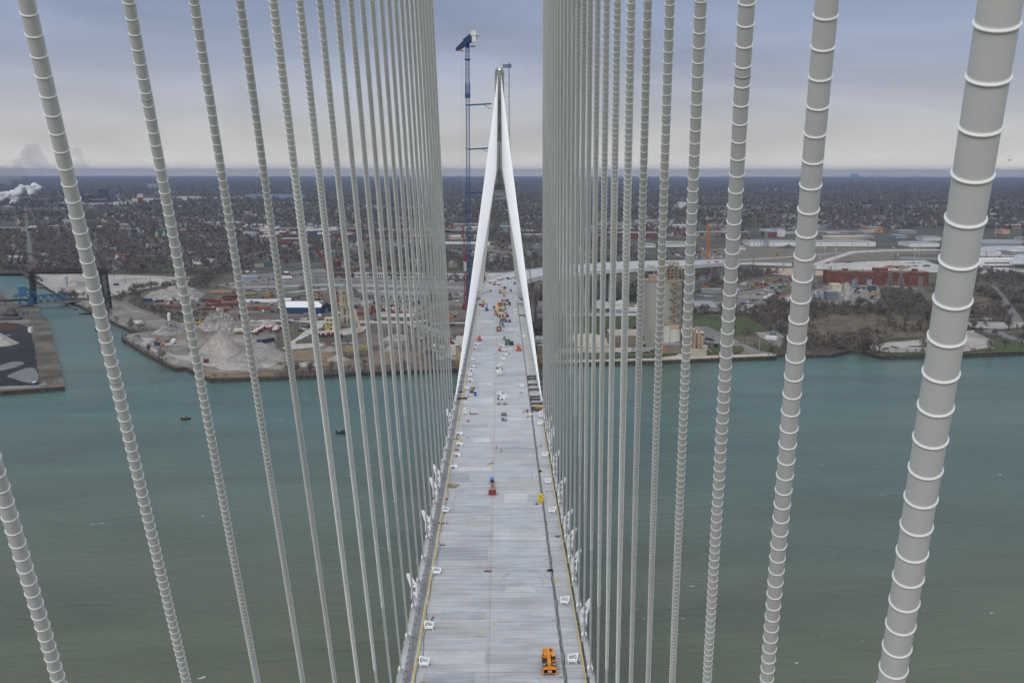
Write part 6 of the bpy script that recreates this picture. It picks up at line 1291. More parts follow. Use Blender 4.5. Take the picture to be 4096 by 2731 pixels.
row(ZDd, (385,248), (505,230), 7, 1.2, 'near the white trailer beside the asphalt lot', gap=.1)
row(ZDd, (600,258), (900,264), 7, 1.5, 'before the brick terminal office', gap=.2)
row(ZDd, (1700,300), (2010,302), 7, 1.6, 'on the lot before the terminal doors near the red crane')
row(ZDd, (465,772), (575,724), 6, 1.3, 'in the slanted row by the white road left of the batching tower', ['white','silver','black'], ('pickup',))
row(ZB, (1900,342), (2350,350), 9, 1.5, 'along the far side of the scrap yard', gap=.2)
row(ZB, (2060,225), (2240,230), 6, 1.2, 'among parked mixer trucks in the depot yard')
row(ZF, (585,495), (750,492), 8, .3, 'before the left works shed', gap=.1); row(ZF, (600,520), (880,530), 12, .3, 'in front of the gabled works sheds', gap=.25); row(ZF, (770,498), (890,496), 5, .3, 'before the works shed nearer the silo')
row(ZF, (1835,530), (1905,470), 7, .9, 'in the left diagonal row of the site lot', ['white','white','silver','grey']); row(ZF, (1868,530), (1935,478), 6, .9, 'in the second diagonal row of the site lot', ['white','silver','white'])
row(ZF, (2055,425), (2180,345), 14, .9, 'in the long line of white vehicles by the fence', ['white','white','silver'], ('pickup','van','car')); row(ZF, (1850,470), (1985,425), 7, .9, 'in the middle row of the site lot', gap=.1)
row(ZF, (1955,400), (2080,352), 7, .9, 'in the upper row of the site lot', gap=.1); row(ZF, (1500,543), (1660,545), 6, .1, 'before the grey office trailers'); row(ZF, (1480,395), (1640,412), 5, 1.4, 'between the office rows'); row(ZF, (1950,545), (1990,500), 3, .9, 'at the right end of the site lot')
row(ZI, (690,222), (1000,218), 12, 1.5, 'on the pale plaza behind the power station, left group', gap=.2); row(ZI, (1140,252), (1480,252), 13, 1.5, 'on the pale plaza behind the power station, right group', gap=.2); row(ZI, (1310,225), (1475,222), 8, 1.5, 'at the back of the right group on the plaza', gap=.1); row(ZI, (1140,262), (1300,270), 6, .3, 'beside the containers on the plaza')
row(ZI, (1160,420), (1470,452), 8, .6, 'at the foot of the brick power station', gap=.2)
row(ZE, (400,765), (900,772), 22, .2, 'before the tan truck depot', ['white','black','grey','white'], gap=.2); row(ZE, (1180,768), (1340,770), 8, .2, 'before the brick rail depot', gap=.1); row(ZE, (1600,830), (1900,870), 12, 1., 'in the crowded works yard by the orange crane mast', gap=.2); row(ZC, (1830,1130), (1950,1135), 0, 0, '')
for Z, x, y, kd, col, rz, lab in ((ZDd,740,886,'pickup','red',1.6,'red pickup on the white road before the grey bunker'),(ZDd,1610,842,'pickup','white',.3,'white pickup near the railway under the left fan'),(ZDd,1642,842,'pickup','dark blue',.3,'dark blue pickup beside a white one under the left fan'),(ZDd,1735,918,'van','white',.2,'white van by the blue toilets under the left fan'),(ZDd,1930,612,'pickup','white',.3,'white pickup below the red crawler crane, nearer one'),(ZDd,1938,600,'car','white',.3,'white car tucked behind the white pickup below the crane'),(ZDd,1898,632,'car','grey',.1,'grey car left of the blue one below the red crane'),(ZDd,1932,634,'car','dark blue',.1,'dark blue car below the red crane'),(ZDd,1940,492,'pickup','white',1.4,'white pickup driving towards the red crane'),(ZDd,60,667,'car','blue',1.5,'blue car on the yard road by the pale heap'),(ZDd,438,669,'pickup','blue',1.5,'blue pickup on the road behind the mixers'),(ZDd,510,661,'pickup','white',1.4,'white pickup on the road behind the mixers'),(ZDd,665,663,'pickup','red',1.5,'dark red pickup beside the batching office'),(ZDd,1190,672,'van','dark blue',1.,'dark blue truck cab on the road behind the conveyor'),(ZDd,655,628,'van','white',.4,'white van beside the blue shed'),(ZDd,688,630,'car','grey',.4,'grey car next to the white van by the blue shed'),(ZDd,530,612,'pickup','silver',1.,'silver pickup before the blue shed'),(ZDd,380,685,'pickup','grey',1.4,'grey pickup at the corner of the mixer yard'),(ZDd,860,294,'car','black',1.5,'black car alone on the asphalt lot'),(ZDd,622,283,'car','dark blue',1.5,'dark blue car alone at the left of the asphalt lot'),(ZDd,1100,323,'pickup','white',1.5,'white pickup alone in the middle of the asphalt lot'),(ZDd,740,377,'car','tan',1.5,'tan car at the front of the asphalt lot'),(ZDd,1005,403,'car','black',1.5,'black car in the front aisle of the asphalt lot'),(ZDd,640,402,'car','dark blue',1.5,'dark blue car in the front aisle further left'),
 (ZF,1568,772,'pickup','black',1.2,'black pickup beside the brown block building'),(ZF,1598,780,'car','black',1.2,'black car right of the black pickup by the brown building'),(ZF,1550,836,'car','dark blue',1.5,'dark blue car behind the dust filter plant'),(ZF,1634,832,'van','black',.1,'dark box truck on the silo service road'),(ZF,1075,858,'car','white',1.4,'white car parked at the foot of the silo'),(ZF,1557,248,'car','grey',.3,'grey car on the road past the site offices'),
 (ZI,1905,714,'pickup','white',1.2,'white pickup left in the boat launch row'),(ZI,1982,716,'van','grey',.1,'grey van in the boat launch row'),(ZI,2022,716,'van','silver',.1,'silver van in the boat launch row'),(ZI,2050,710,'pickup','white',.1,'white pickup beside the silver van by the launch'),(ZI,2182,716,'pickup','silver',.2,'silver pickup at the right of the boat launch'),(ZI,1893,820,'pickup','white',1.5,'white pickup with a boat trailer on the launch lot'),(ZI,1840,782,'car','black',1.3,'black car near the thick cable at the launch lot'),(ZI,1917,968,'car','red',1.2,'dark red car parked on the launch lot'),(ZI,2060,962,'pickup','silver',1.4,'silver pickup under the large bare tree by the river'),(ZI,1005,128,'car','white',1.4,'white car on the long curved ramp road'),(ZI,845,148,'car','white',1.3,'white car lower on the curved ramp road'),(ZI,603,180,'car','white',1.5,'white car on the dirt track left of the ramp road'),(ZI,2040,262,'pickup','white',1.5,'white pickup before the customs building'),(ZI,2075,264,'car','black',1.5,'black car before the customs building'),
 (ZK,520,598,'car','white',1.4,'white car at the head of the canal'),(ZK,228,260,'car','black',.4,'black car on the street behind the brick hall'),(ZK,955,575,'car','silver',1.4,'silver car by the house behind the gantry')): park(kd, col, gp(Z, x, y)[:2], rz, lab)
# mixer trucks
mw = mat('mixer_white', (.58,.58,.58), .4); mr_ = mat('mixer_red', (.16,.02,.03), .4); mo = mat('mixer_orange', (.50,.12,.03), .4)
def mixer(p, rz, stripe, lab):
    t = thing('mixer_truck', lab, 'truck', (p[0],p[1],ZL+.5), rz, 'concrete mixer trucks')
    MB().box((0,3.2,.8), (2.3,2,2)).box((0,4.4,.8), (2.2,1.2,1.1)).build('cab', mr_, t); MB().box((0,3.9,1.9), (2,.7,.7)).build('windscreen', glz, t); MB().box((0,-.5,.7), (2,7.5,.35)).build('chassis', tyre, t)
    b = MB(); b.cyl((0,2,2.1), (0,-1,2.5), .8, 1.35, 14); b.cyl((0,-1,2.5), (0,-3.6,3.2), 1.35, .6, 14); b.build('drum', mw, t); MB().cyl((0,.6,2.28), (0,-.1,2.38), 1.2, 1.32, 14).cyl((0,-1.9,2.74), (0,-2.4,2.87), 1.17, 1.02, 14).build('drum_stripe', stripe, t); MB().box((0,-4,1.6), (.9,1.2,1.8)).build('chute', mr_, t)
    for y in (-3,-1.8,3.6):
        for x in (-1,1): MB().cyl((x-.15,y,.5), (x+.15,y,.5), .5, .5, 10).build('wheel', tyre, t)
    return t
for k, (x, y, rz, s, lab) in enumerate(((35,798,1.5,mo,'orange striped mixer truck at the left of the truck row'),(62,778,1.5,mo,'orange striped mixer truck second in the left cluster'),(85,768,1.5,mo,'orange striped mixer truck third in the left cluster'),(118,748,1.6,mr_,'red striped mixer truck at the back of the left cluster'),(175,752,1.6,mr_,'red striped mixer truck between the two clusters'),(232,778,1.7,mr_,'blue and red striped mixer truck lowest in the right cluster'),(240,758,1.7,mr_,'red striped mixer truck hidden behind the lowest one'),(310,742,1.6,mr_,'white mixer truck beside the second cable'),(688,812,3.4,mr_,'mixer truck parked before the batching tower, left of three'),(737,806,3.4,mr_,'mixer truck parked before the batching tower, middle of three'),(776,806,3.4,mr_,'mixer truck parked before the batching tower, right of three'),(855,822,.3,mr_,'single mixer truck right of the batching tower trio'),(640,808,3.4,mw,'mixer truck partly behind the third cable'))): mixer(gp(ZDd, x, y), rz, s, lab)
for k in range(4): mixer(gp(ZDd, (-30,35,325,345)[k], 225+k*2), 1.5, mw, ('white mixer at the depot left edge','white mixer beside the depot roof','white mixer behind the white trailer, left','white mixer behind the white trailer, right')[k])
# lorries and box trailers
trw = mat('trailer_white', (.60,.61,.61), .5)
def lorry(p, rz, lab, cab='red', z=ZL+.5, L_=14.5, body=None):
    t = thing('semi_truck', lab, 'truck', (p[0],p[1],z), rz, 'white box lorries'); MB().box((0,-2,1.2), (2.6,L_,2.9)).build('box_body', body or trw, t)
    if cab: MB().box((0,L_/2-2+1.9,.6), (2.4,2.6,2.9)).build('cab', CP[cab], t)
    b = MB()
    for y in (-L_/2-.5,-L_/2+.8,L_/2-1): b.cyl((-1.2,y,.5), (1.2,y,.5), .5, .5, 8)
    b.build('axles', tyre, t); return t
fz = 9.2
for k, (x, lb) in enumerate(((280,'white lorry on the freeway at the far left'),(838,'white lorry on the freeway right of the first cable'),(2075,'white lorry with a red cab on the freeway by the containers'),(2290,'white lorry on the freeway behind the fourth cable'))):
    p = G(*ix(x, 664), 9); lorry(p, pi/2, lb, ('white','white','red','white')[k], fz)
for k, (x, lb) in enumerate(((165,'white lorry on the freeway above the container yard, left'),(235,'second white lorry close behind it above the container yard'),(560,'white lorry on the freeway beside the blue container'),(780,'white lorry on the freeway further right'))):
    p = G(*cx2(x, 742), 9); lorry(p, pi/2, lb, 'silver', fz)
for k in range(14): lorry(gp(ZE, 110+k*21, 755+k*.5), 0, f'parked white box lorry at the truck depot docks, {ORD[k+1]} from the left', None, L_=10)
for k in range(12): lorry(gp(ZE, 1420+k*22, 838), .1, f'parked white trailer tractor beside the cream warehouse, {ORD[k+1]} from the left', 'white', L_=7)
for k in range(10): lorry(gp(ZC, 1835+k*33-(0 if k < 7 else 0), 885+(k % 2)*8), 1.5, f'white box trailer in the long row behind the crane masts, {ORD[k+1]} from the left', None)
for k in range(9): lorry(gp(ZC, 2230+(k % 3)*17, 882+(k//3)*14), 1.5, f'white trailer in the stacked rows between the tower legs, {ORD[k+1]} of nine', None)
lorry(gp(ZDd, 330, 278), 1.5, 'long white box trailer left of the asphalt lot', None); lorry(gp(ZE, 1280, 830), 1.5, 'white tanker trailer in front of the depot', 'white')
# rail hopper cars on the siding
hopm = mat('hopper_pale', (.50,.49,.44), .6, var=.12, scale=.4); hopg = mat('hopper_grey', (.30,.31,.31), .6, var=.15, scale=.4)
for k, (x, y, m, lb) in enumerate(((335,893,hopm,'pale rail hopper car, leftmost on the dock siding'),(445,890,hopm,'pale rail hopper car second on the dock siding'),(590,890,hopm,'cream rail hopper car third on the dock siding'),(714,887,hopm,'cream rail hopper car with painted side below the brown building'),(848,885,hopm,'white rail hopper car with a ribbed side'),(985,882,hopg,'grey rail hopper car nearest the silo'))):
    p = gp(ZF, x, y); rz = atan2(gp(ZF,x+40,y-1)[1]-p[1], gp(ZF,x+40,y-1)[0]-p[0]); t = thing('rail_hopper_car', lb, 'rail car', (p[0],p[1],ZL), rz, 'rail hopper cars')
    MB().box((0,0,1.4), (15,3,2.6)).box((0,0,4.0), (14,1.6,.35)).box((0,0,.9), (10,2,.6), top=(1,1.2)).build('hopper_body', m, t); b = MB()
    for q in range(9): b.box((-7+q*1.75,-1.55,1.4), (.15,.15,2.6))
    b.build('ribs', hopg, t)
    for q in (-5.5,5.5): MB().box((q,0,.2), (2.6,2.2,.9)).build('bogie', tyre, t)
for k in range(5):
    p = gp(ZDd, 1600+k*62, 735+k*24); t = thing('rail_hopper_car', f'grey hopper car on the siding seen through the left fan, {ORD[k+1]} from the tower side', 'rail car', (p[0],p[1],ZL), -.9, 'rail hopper cars'); MB().box((0,0,1.2), (13,3,2.9), top=(1,.8)).build('hopper_body', hopg, t); MB().box((0,0,.2), (11,2,.9)).build('bogie', tyre, t)
# containers
CC = {'dark red':(.13,.03,.027),'rust red':(.18,.06,.045),'blue':(.035,.065,.14),'navy':(.025,.04,.09),'white':(.50,.50,.48),'orange':(.38,.14,.05),'grey':(.20,.21,.22),'teal':(.03,.13,.13)}
CMt = {k: mat('container_'+k.replace(' ', '_'), v, .6, var=.12, scale=.5) for k, v in CC.items()}
def container(p, z, rz, col, lab, grp, L_=12.2):
    b = MB(); b.box((0,0,0), (L_,2.45,2.6))
    for q in range(8): b.box((-L_/2+.7+q*(L_-1.4)/7,-1.25,.15), (.12,.06,2.3))
    o = b.build('shipping_container', CMt[col], None, (p[0],p[1],z), rz); return tag(o, lab, 'container', grp)
cols_ = list(CC)
for r_ in range(7):
    for k in range(26):
        if rv.random() < .25: continue
        x = 130+k*34+rv.uniform(-4,4); y = 764+r_*11; p = gp(ZC, x, y); n_ = rv.choice((1,2,2,3)); col = rv.choice(['dark red','dark red','rust red','blue','navy','white','orange','dark red','grey','blue'])
        if x < 300 and rv.random() < .6: col = 'white'
        for q in range(n_): container(p, ZL+q*2.62, rv.uniform(-.04,.04), col, f'{col} shipping container in the freight yard, row {ORD[r_+1]} from the freeway', 'containers in the freight yard behind the left cables', 18)
        if len([1]) and r_ > 8: break
for k in range(46):
    x = rv.uniform(1950,2352) if k < 28 else rv.uniform(700,1500); y = rv.uniform(500,535); p = gp(ZH, x, y); col = rv.choice(['rust red','dark red','orange','dark red','blue','grey']); container(p, ZL, rv.uniform(-.1,.1), col, f'{col} container in the distant rail yard on the right', 'containers in the distant rail yard', 26)
for x, y, col, lb in ((1790,440,'dark red','dark red container left in the scrap yard'),(1840,450,'dark red','second dark red container lying by the first in the scrap yard'),(1965,432,'dark red','dull red container beside the rusty pipes')): container(gp(ZB, x, y), ZL+.5, -.15, col, lb, 'scrap yard containers')
for x, y, col, lb in ((645,560,'rust red','rusty red container by the canal head'),(862,545,'rust red','small red container behind the gantry')): container(gp(ZK, x, y), ZL+.5, .1, col, lb, 'canal head containers', 10)
for x, y, col, lb in ((1340,598,'rust red','brick red container in the yard right of the conveyor'),(1400,602,'rust red','brick red stacked container nearer the access road'),(1855,640,'orange','ochre container under the left fan near the crane'),(1880,605,'grey','long grey low container below the red crane')): container(gp(ZDd, x, y), ZL+.5, .05, col, lb, 'yard containers')
for x, y, col, lb in ((150,425,'rust red','brown red container right of the tower leg'),(1545,325,'orange','orange container behind the site offices'),(2195,322,'teal','green skip container in the site lot'),(300,540,'grey','grey container before the lawn at the left')): container(gp(ZF, x, y), ZL+.5, .05, col, lb, 'site containers', 9)
for k, (x, y, col) in enumerate(((1190,268,'orange'),(1240,266,'rust red'),(1300,270,'orange'),(1340,268,'grey'),(1205,248,'white'),(1515,252,'teal'))): container(gp(ZI, x, y), ZL+.5, .1, col, f'{col} container on the plaza behind the power station, {ORD[k+1]} counted rightward', 'plaza containers', 10)
for x, z, y in ((130,0,708),(112,0,700)): pass
# stacks of pipes, beams, scrap
def stack(Z, x, y, L_, n, m, rz, lab, r_=.45, layers=2, box=True):
    p = gp(Z, x, y); t = thing('pipe_stack', lab, 'stack', (p[0],p[1],ZL+.5), rz); b = MB()
    for l in range(layers):
        for k in range(n-l):
            yy = (k-n/2+l*.5)*r_*2.2; o_ = rv.uniform(-.6,.6)
            if box: b.box((o_,yy,l*r_*2), (L_,r_*1.9,r_*1.8))
            else: b.cyl((-L_/2+o_,yy,r_+l*r_*1.8), (L_/2+o_,yy,r_+l*r_*1.8), r_, r_, 8)
    b.build('pieces', m, t); return t
rd_ = mat('primer_red', (.14,.035,.028), .7, var=.3, scale=.4); wp = mat('pipe_white', (.52,.54,.56), .5, var=.08); wood = mat('timber', (.28,.20,.11), .85, var=.25, scale=.8); wdark = mat('old_timber', (.08,.06,.045), .9, var=.3)
for k, (Z, x, y, L_, n, m, rz, lb, bx_) in enumerate(((ZB,1965,478,28,5,rd_,.15,'rust red steel beams in the middle of the scrap yard',1),(ZB,1860,480,24,5,rustm,.1,'brown steel beams left of the red ones',1),(ZB,1790,510,22,4,rustm,.25,'rusty beams by the small grey cone',1),(ZB,2000,412,24,5,mat('dark_pipe',(.06,.03,.025)),.35,'dark brown pipes stacked by the red container',0),(ZB,1430,487,22,5,rustm,-.4,'rusty girders slanting beside the track',1),(ZB,1480,495,20,4,rustm,-.35,'second rusty girder bundle by the track',1),(ZB,2240,450,34,7,wp,.05,'long white pipes laid in the yard, left bundle',0),(ZDd,110,492,30,6,wp,-.05,'long white pipes laid in the yard, right bundle',0),(ZDd,400,580,18,4,wp,0,'white wrapped pipes before the blue shed',0),(ZB,2200,508,26,6,mat('rebar_orange',(.22,.09,.05)),.05,'orange brown rebar bundles in the yard',1),(ZDd,60,548,26,6,mat('rebar_orange',(.22,.09,.05)),.02,'orange rebar bundles near the blue shed',1),(ZDd,1175,572,26,4,rd_,0,'dark red girders behind the conveyor',1),(ZB,1900,372,24,8,wood,.05,'brown timber stacks at the top of the scrap yard',1),(ZB,2120,380,20,7,wood,.05,'timber stacks further right in the scrap yard',1),(ZB,2040,375,14,5,rustm,.0,'rusty stack between the timber stacks',1),(ZDd,1420,632,26,5,wp,0,'pale panels laid before the access road',1),(ZDd,440,435,26,9,mat('mesh_green',(.09,.11,.10)),-.05,'grey green mesh panels stacked behind the blue shed, right',1),(ZDd,370,450,22,8,mat('mesh_green',(.09,.11,.10)),-.05,'grey green mesh panels stacked behind the blue shed, left',1),(ZF,135,690,28,9,mat('beam_blue',(.07,.10,.13)),0,'dark blue grey beams stacked right of the tower leg',1),(ZF,150,735,26,9,mat('beam_pale',(.26,.31,.34)),0,'pale blue beams stacked right of the tower leg',1),(ZF,150,785,22,8,wp,0,'white bundles right of the tower leg near the quay',1),(ZF,2110,770,9,6,wp,-.5,'white pipe manifold in the fenced pipe yard',0),(ZDd,1875,715,9,4,wdark,0,'dark timber mats under the left fan',1),(ZF,890,828,7,4,wood,0,'brown pallets beside the brown block building',1),(ZB,1260,440,10,5,mat('scrap_blue',(.03,.07,.15)),.1,'blue scrap bins at the left of the scrap yard',1))): stack(Z, x, y, L_, n, m, rz, lb, .55 if not bx_ else .5, 2 if k % 3 else 3, bool(bx_))
# construction machines on the ground
def machine(Z, x, y, col, rz, lab, s=1.):
    p = gp(Z, x, y); t = thing('excavator', lab, 'machine', (p[0],p[1],ZL+.5), rz, 'construction machines in the yards'); m = mat('machine_'+col, {'yellow':(.42,.27,.03),'orange':(.48,.13,.03),'red':(.28,.03,.03)}[col], .5)
    MB().box((-1.1*s,0,0), (.6*s,3.6*s,.8*s)).box((1.1*s,0,0), (.6*s,3.6*s,.8*s)).build('tracks', tyre, t); MB().box((0,-.3*s,.9*s), (2.6*s,3*s,1.1*s)).build('body', m, t); MB().box((-.7*s,.6*s,2*s), (1*s,1.3*s,1.1*s)).build('cab', glz, t)
    b = MB(); b.bar((.4*s,1*s,1.8*s), (.4*s,3.6*s,4.4*s), .4*s); b.bar((.4*s,3.6*s,4.4*s), (.4*s,5.6*s,1.6*s), .35*s); b.box((.4*s,5.6*s,.6*s), (1*s,.9*s,1*s)); b.build('boom', m, t)
ML = [(ZB,1700,640,'yellow','yellow wheel loader working on the broken concrete ridge'),(ZB,2325,395,'yellow','yellow machine at the edge of the timber stacks'),(ZDd,205,435,'yellow','boxy yellow machine behind the white pipes'),(ZDd,640,470,'yellow','yellow machine by the red beams'),(ZDd,820,525,'yellow','yellow machines right of the blue shed'),(ZDd,1895,892,'red','red machine on the mud near the railway'),(ZDd,660,440,'red','red drilling gear behind the third cable'),(ZF,2130,288,'red','red crawler machine in the machine yard'),(ZF,1950,320,'yellow','yellow loader in the machine yard, left'),(ZF,2020,325,'orange','orange excavator in the machine yard, middle'),(ZF,2080,262,'yellow','yellow excavator behind the row of street trees'),(ZI,235,155,'yellow','dark excavator on the earthworks, left'),(ZI,815,125,'yellow','yellow excavator beside the ramp road'),(ZF,100,352,'yellow','yellow excavator under the viaduct'),(ZE,1700,872,'orange','orange excavator in the crowded works yard'),(ZE,1750,905,'yellow','yellow excavator in the works yard by the crane mast'),(ZE,1840,880,'red','red lift in the works yard'),(ZI,60,412,'orange','orange roller in the machine yard'),(ZI,1070,505,'yellow','yellow frame machine in the substation yard')]
for k, a_ in enumerate(ML): machine(*a_[:4], k*1.3, a_[4], 1.25)
# random site clutter in the works yards (each a small crate or bin)
CL = [(ZE,[(1420,850),(2000,850),(1950,930),(1450,930)],46,'in the works yard by the orange crane'),(ZB,[(1280,440),(1900,400),(2340,400),(2340,560),(1700,540)],34,'in the scrap yard'),(ZDd,[(980,490),(1600,500),(1500,620),(1000,610)],40,'in the dirt yard behind the conveyor'),(ZDd,[(1600,880),(1940,930),(1940,1050),(1640,1060)],20,'on the dirt by the quay under the left fan'),(ZF,[(1820,300),(2300,230),(2300,320),(1900,345)],24,'in the machine yard on the right'),(ZI,[(540,420),(1080,430),(1100,480),(540,540)],30,'in the substation'),(ZB,[(1330,770),(1480,780),(1480,830),(1320,820)],10,'on the gravel tip'),(ZDd,[(-20,460),(560,440),(800,520),(780,560),(0,600)],26,'around the blue shed')]
SM = {}
for Z, pg, n, where in CL:
    P = [gp(Z, x, y)[:2] for x, y in pg]; xs = [p[0] for p in P]; ys = [p[1] for p in P]; c_ = 0; gd = 0
    while c_ < n and gd < 4000:
        gd += 1; x, y = rv.uniform(min(xs), max(xs)), rv.uniform(min(ys), max(ys))
        if not pip(P, np.array([x]), np.array([y]))[0]: continue
        col = rv.choice(['white','grey','rust red','blue','orange','dark red','navy','white','grey']); sz = rv.choice((0,1,2)); key = (col, sz)
        if key not in SM: L_, w_, h_ = ((2.5,2,1.8),(5,2.2,1.6),(3,1.6,3))[sz]; SM[key] = o = MB().box((0,0,0), (L_,w_,h_)).box((0,0,h_), (L_*.9,w_*.9,.25)).box((L_*.3,-w_*.6,0), (L_*.3,w_*.3,h_*.6)).build('site_crate', CMt[col])
        else: o = SM[key].copy(); COL.objects.link(o)
        o.location = (x, y, ZL+.5); o.rotation_euler = (0,0,rv.random()*3); tag(o, f'{("small","long low","upright")[sz]} {col} crate or bin {where}', 'crate', 'crates and bins in the yards'); c_ += 1
# boats, barges
def boat(Z, x, y, L_, m, lab, rz=0, cabin=None, nm='motor_boat'):
    p = gp(Z, x, y, 0); t = thing(nm, lab, 'boat', (p[0],p[1],0), rz); w = L_*.3
    b = MB(); V = []
    for z, s in ((-.2,.7),(.9,1)): V += [(-L_/2*s,-w/2*s,z),(L_*.25*s,-w/2*s,z),(L_/2*s,0,z+.25),(L_*.25*s,w/2*s,z),(-L_/2*s,w/2*s,z)]
    b.add(V, [(0,1,6,5),(1,2,7,6),(2,3,8,7),(3,4,9,8),(4,0,5,9),(5,6,7,8,9)]); b.build('hull', m, t)
    MB().box((0,0,.9), (L_*.28,w*.6,1.1), top=(.7,.9)).build('cabin', cabin or glz, t); MB().box((-L_*.45,0,.6), (.6,.5,1)).build('engine', tyre, t)
    return t
hl = mat('hull_dark', (.03,.035,.04), .4)
boat(ZP, 745, 1677, 6, hl, 'small dark motor boat with an orange top on the river, left of two', .3, mat('boat_orange', (.22,.10,.05)))
boat(ZP, 1372, 1733, 8.5, hl, 'low dark motor boat on the river, right of two', -.2)
boat(ZB, 838, 689, 5, hl, 'tiny black boat in the canal mouth', 0); boat(ZK, 1540, 1372, 14, hl, 'dark work float against the canal wall', .1, rustm, 'work_float'); boat(ZK, 440, 670, 16, hl, 'red tug moored at the canal head', .1, mat('tug_red', (.22,.03,.02)), 'tug_boat')
for lab, pts in (('pale decked barge with a small crane at the canal head', [(60,600),(200,598),(260,632),(90,655)]), ('dark long barge beside the pale one', [(190,575),(390,600),(400,640),(260,640)])):
    P = gpoly(ZK, pts, 0); o = P[0]; t = thing('barge', lab, 'barge', (o[0],o[1],0)); MB().prism([(x-o[0],y-o[1]) for x, y in P], -.3, 1.8).build('barge_hull', mat('barge_deck', (.22,.20,.17)) if 'pale' in lab else hl, t)
    if 'pale' in lab: b = MB(); lattice(b, (8,0,1.8), (14,4,24), 1.6, 8, .2); b.box((8,0,1.8), (4,4,3)); b.build('deck_crane', dk, t)
def float_dock(Z, pts, lab):
    P = gpoly(Z, pts, 0); o = P[0]; tag(MB().prism([(x-o[0],y-o[1]) for x, y in P], -.4, 1.2).build('timber_jetty', mat('jetty', (.10,.085,.07), .9), None, (o[0],o[1],0)), lab, 'jetty')
float_dock(ZK, [(1150,1185),(1200,1180),(1380,1295),(1350,1305)], 'long dark timber fender jetty below the blue bridge'); float_dock(ZK, [(660,890),(700,870),(840,895),(700,912)], 'grey floating dock with gear beside the canal wall')
# gull
g_ = AY(4037, 642, 150); t = thing('gull', 'lone dark gull gliding at the far right of the sky', 'bird', g_, .4); MB().cyl((-.1,0,0), (.35,0,.02), .06, .04, 8).add([(0,0,.03),(.12,0,.03),(.02,-.55,.22),(-.1,-.5,.2),(.02,.55,.2),(-.1,.5,.18)], [(0,1,2,3),(1,0,5,4)]).build('body', mat('feather_dark', (.05,.05,.05)), t)
# ============================================================ things standing on the bridge deck
Z5, Z4, Z3, Z2 = Zm(1550,2200,2.6133), Zm(1650,1750,3.1357), Zm(1750,1350,3.484), Zm(1750,1050,4.48)
def dp(Z, x, y): p = G(*Z(x, y), ZD); return (p[0], p[1], ZD+.005)
wf = mat('bracket_white', (.74,.75,.76), .45, var=.04, scale=1.5); blk = mat('rubber_black', (.02,.02,.022), .7)
red_p = mat('post_orange_red', (.55,.06,.025), .5); wh = mat('reflective_white', (.7,.7,.7), .5); org = mat('machine_paint_orange', (.55,.15,.02), .45, var=.06); lift_o = mat('lift_orange', (.48,.10,.03), .45, var=.1)
amber = mat('crane_amber', (.62,.24,.02), .4, var=.06, scale=.8); brn = mat('cabin_brown', (.20,.09,.06), .7, var=.12, scale=1); bge = mat('cabin_beige', (.42,.36,.25), .7, var=.08); loob = mat('toilet_blue', (.02,.15,.42), .5, var=.05); dgn = mat('shed_green', (.07,.09,.09), .6, var=.1); bls = mat('shed_blue', (.10,.17,.22), .6, var=.15)
block_dk = mat('dark_timber', (.10,.085,.075), .9)
# white steel bracket frames (lying), copied
def bracket_proto():
    t = thing('bracket_frame', 'x', 'bracket', (0,-7000,0))
    b = MB()
    for x, yb_, top in ((-.75, 1.1, 1.0), (.75, 1.5, 1.25)):
        b.add([(x-.1,-.9,0),(x+.1,-.9,0),(x+.1,-.35,0),(x-.1,-.35,0),(x-.1,-.9,.62),(x+.1,-.9,.62),(x+.1,-.35,.7),(x-.1,-.35,.7)], [(3,2,1,0),(4,5,6,7),(0,1,5,4),(1,2,6,5),(2,3,7,6),(3,0,4,7)])
    b.build('foot_plate', wf, t)
    b = MB(); b.box((0,-.85,.42), (1.75,.5,.42)); b.bar((-.85,-.8,.75), (-.95,1.1,1.2), .2, .34); b.bar((.85,-.8,.75), (.95,.7,1.0), .2, .34); b.bar((-.95,1.1,1.2), (1.0,.55,.95), .2, .3); b.bar((-.95,1.15,1.1), (-.2,-.6,.8), .1, .12); b.build('plate_frame', wf, t)
    MB().box((.78,-.1,0), (.3,.4,.5)).box((-.72,.5,0), (.25,.3,.8)).build('timber_block', block_dk, t)  # dark blocks below the frame, low right and back left
    return t
BR = bracket_proto()
BL = [(Z5,515,240,0,'nearest but two'),(Z5,435,815,0,'second nearest'),(Z5,385,1195,0,'nearest'),(Z4,590,100,1,0),(Z4,560,235,1,0),(Z4,520,385,1,0),(Z4,420,930,0,0),(Z3,545,108,1,0),(Z3,525,158,1,0),(Z3,495,315,0,0),(Z3,497,412,1,0),(Z3,480,465,1,0),(Z3,450,535,0,0),(Z3,460,610,1,0),(Z3,412,722,0,0),(Z3,310,1358,1,0),(Z2,705,1482,1,0),(Z2,675,1548,1,0),(Z2,890,462,1,0)]
for k, (Z, x, y, fl, _) in enumerate(sorted(BL, key=lambda q: -Z5(0,0)[1] if 0 else -q[0](q[1],q[2])[1])):
    p = dp(Z, x, y); clone(BR, p, (0 if fl == 0 else pi)+random.uniform(-.15,.15) if fl == 0 else random.uniform(1.2,1.8), f'white steel bracket frame by the left kerb of the deck, {ORD[k+1]} from the camera', 'white steel brackets laid out on the deck', 1.0)
CB = [(Z2,1165,1512),(Z3,905,132),(Z3,935,196),(Z3,950,252),(Z3,915,312),(Z3,868,408),(Z3,850,472),(Z3,858,495),(Z3,862,520),(Z3,880,785),(Z3,862,812),(Z3,930,838),(Z3,908,866),(Z2,1100,402),(Z2,1145,405),(Z2,1075,445)]
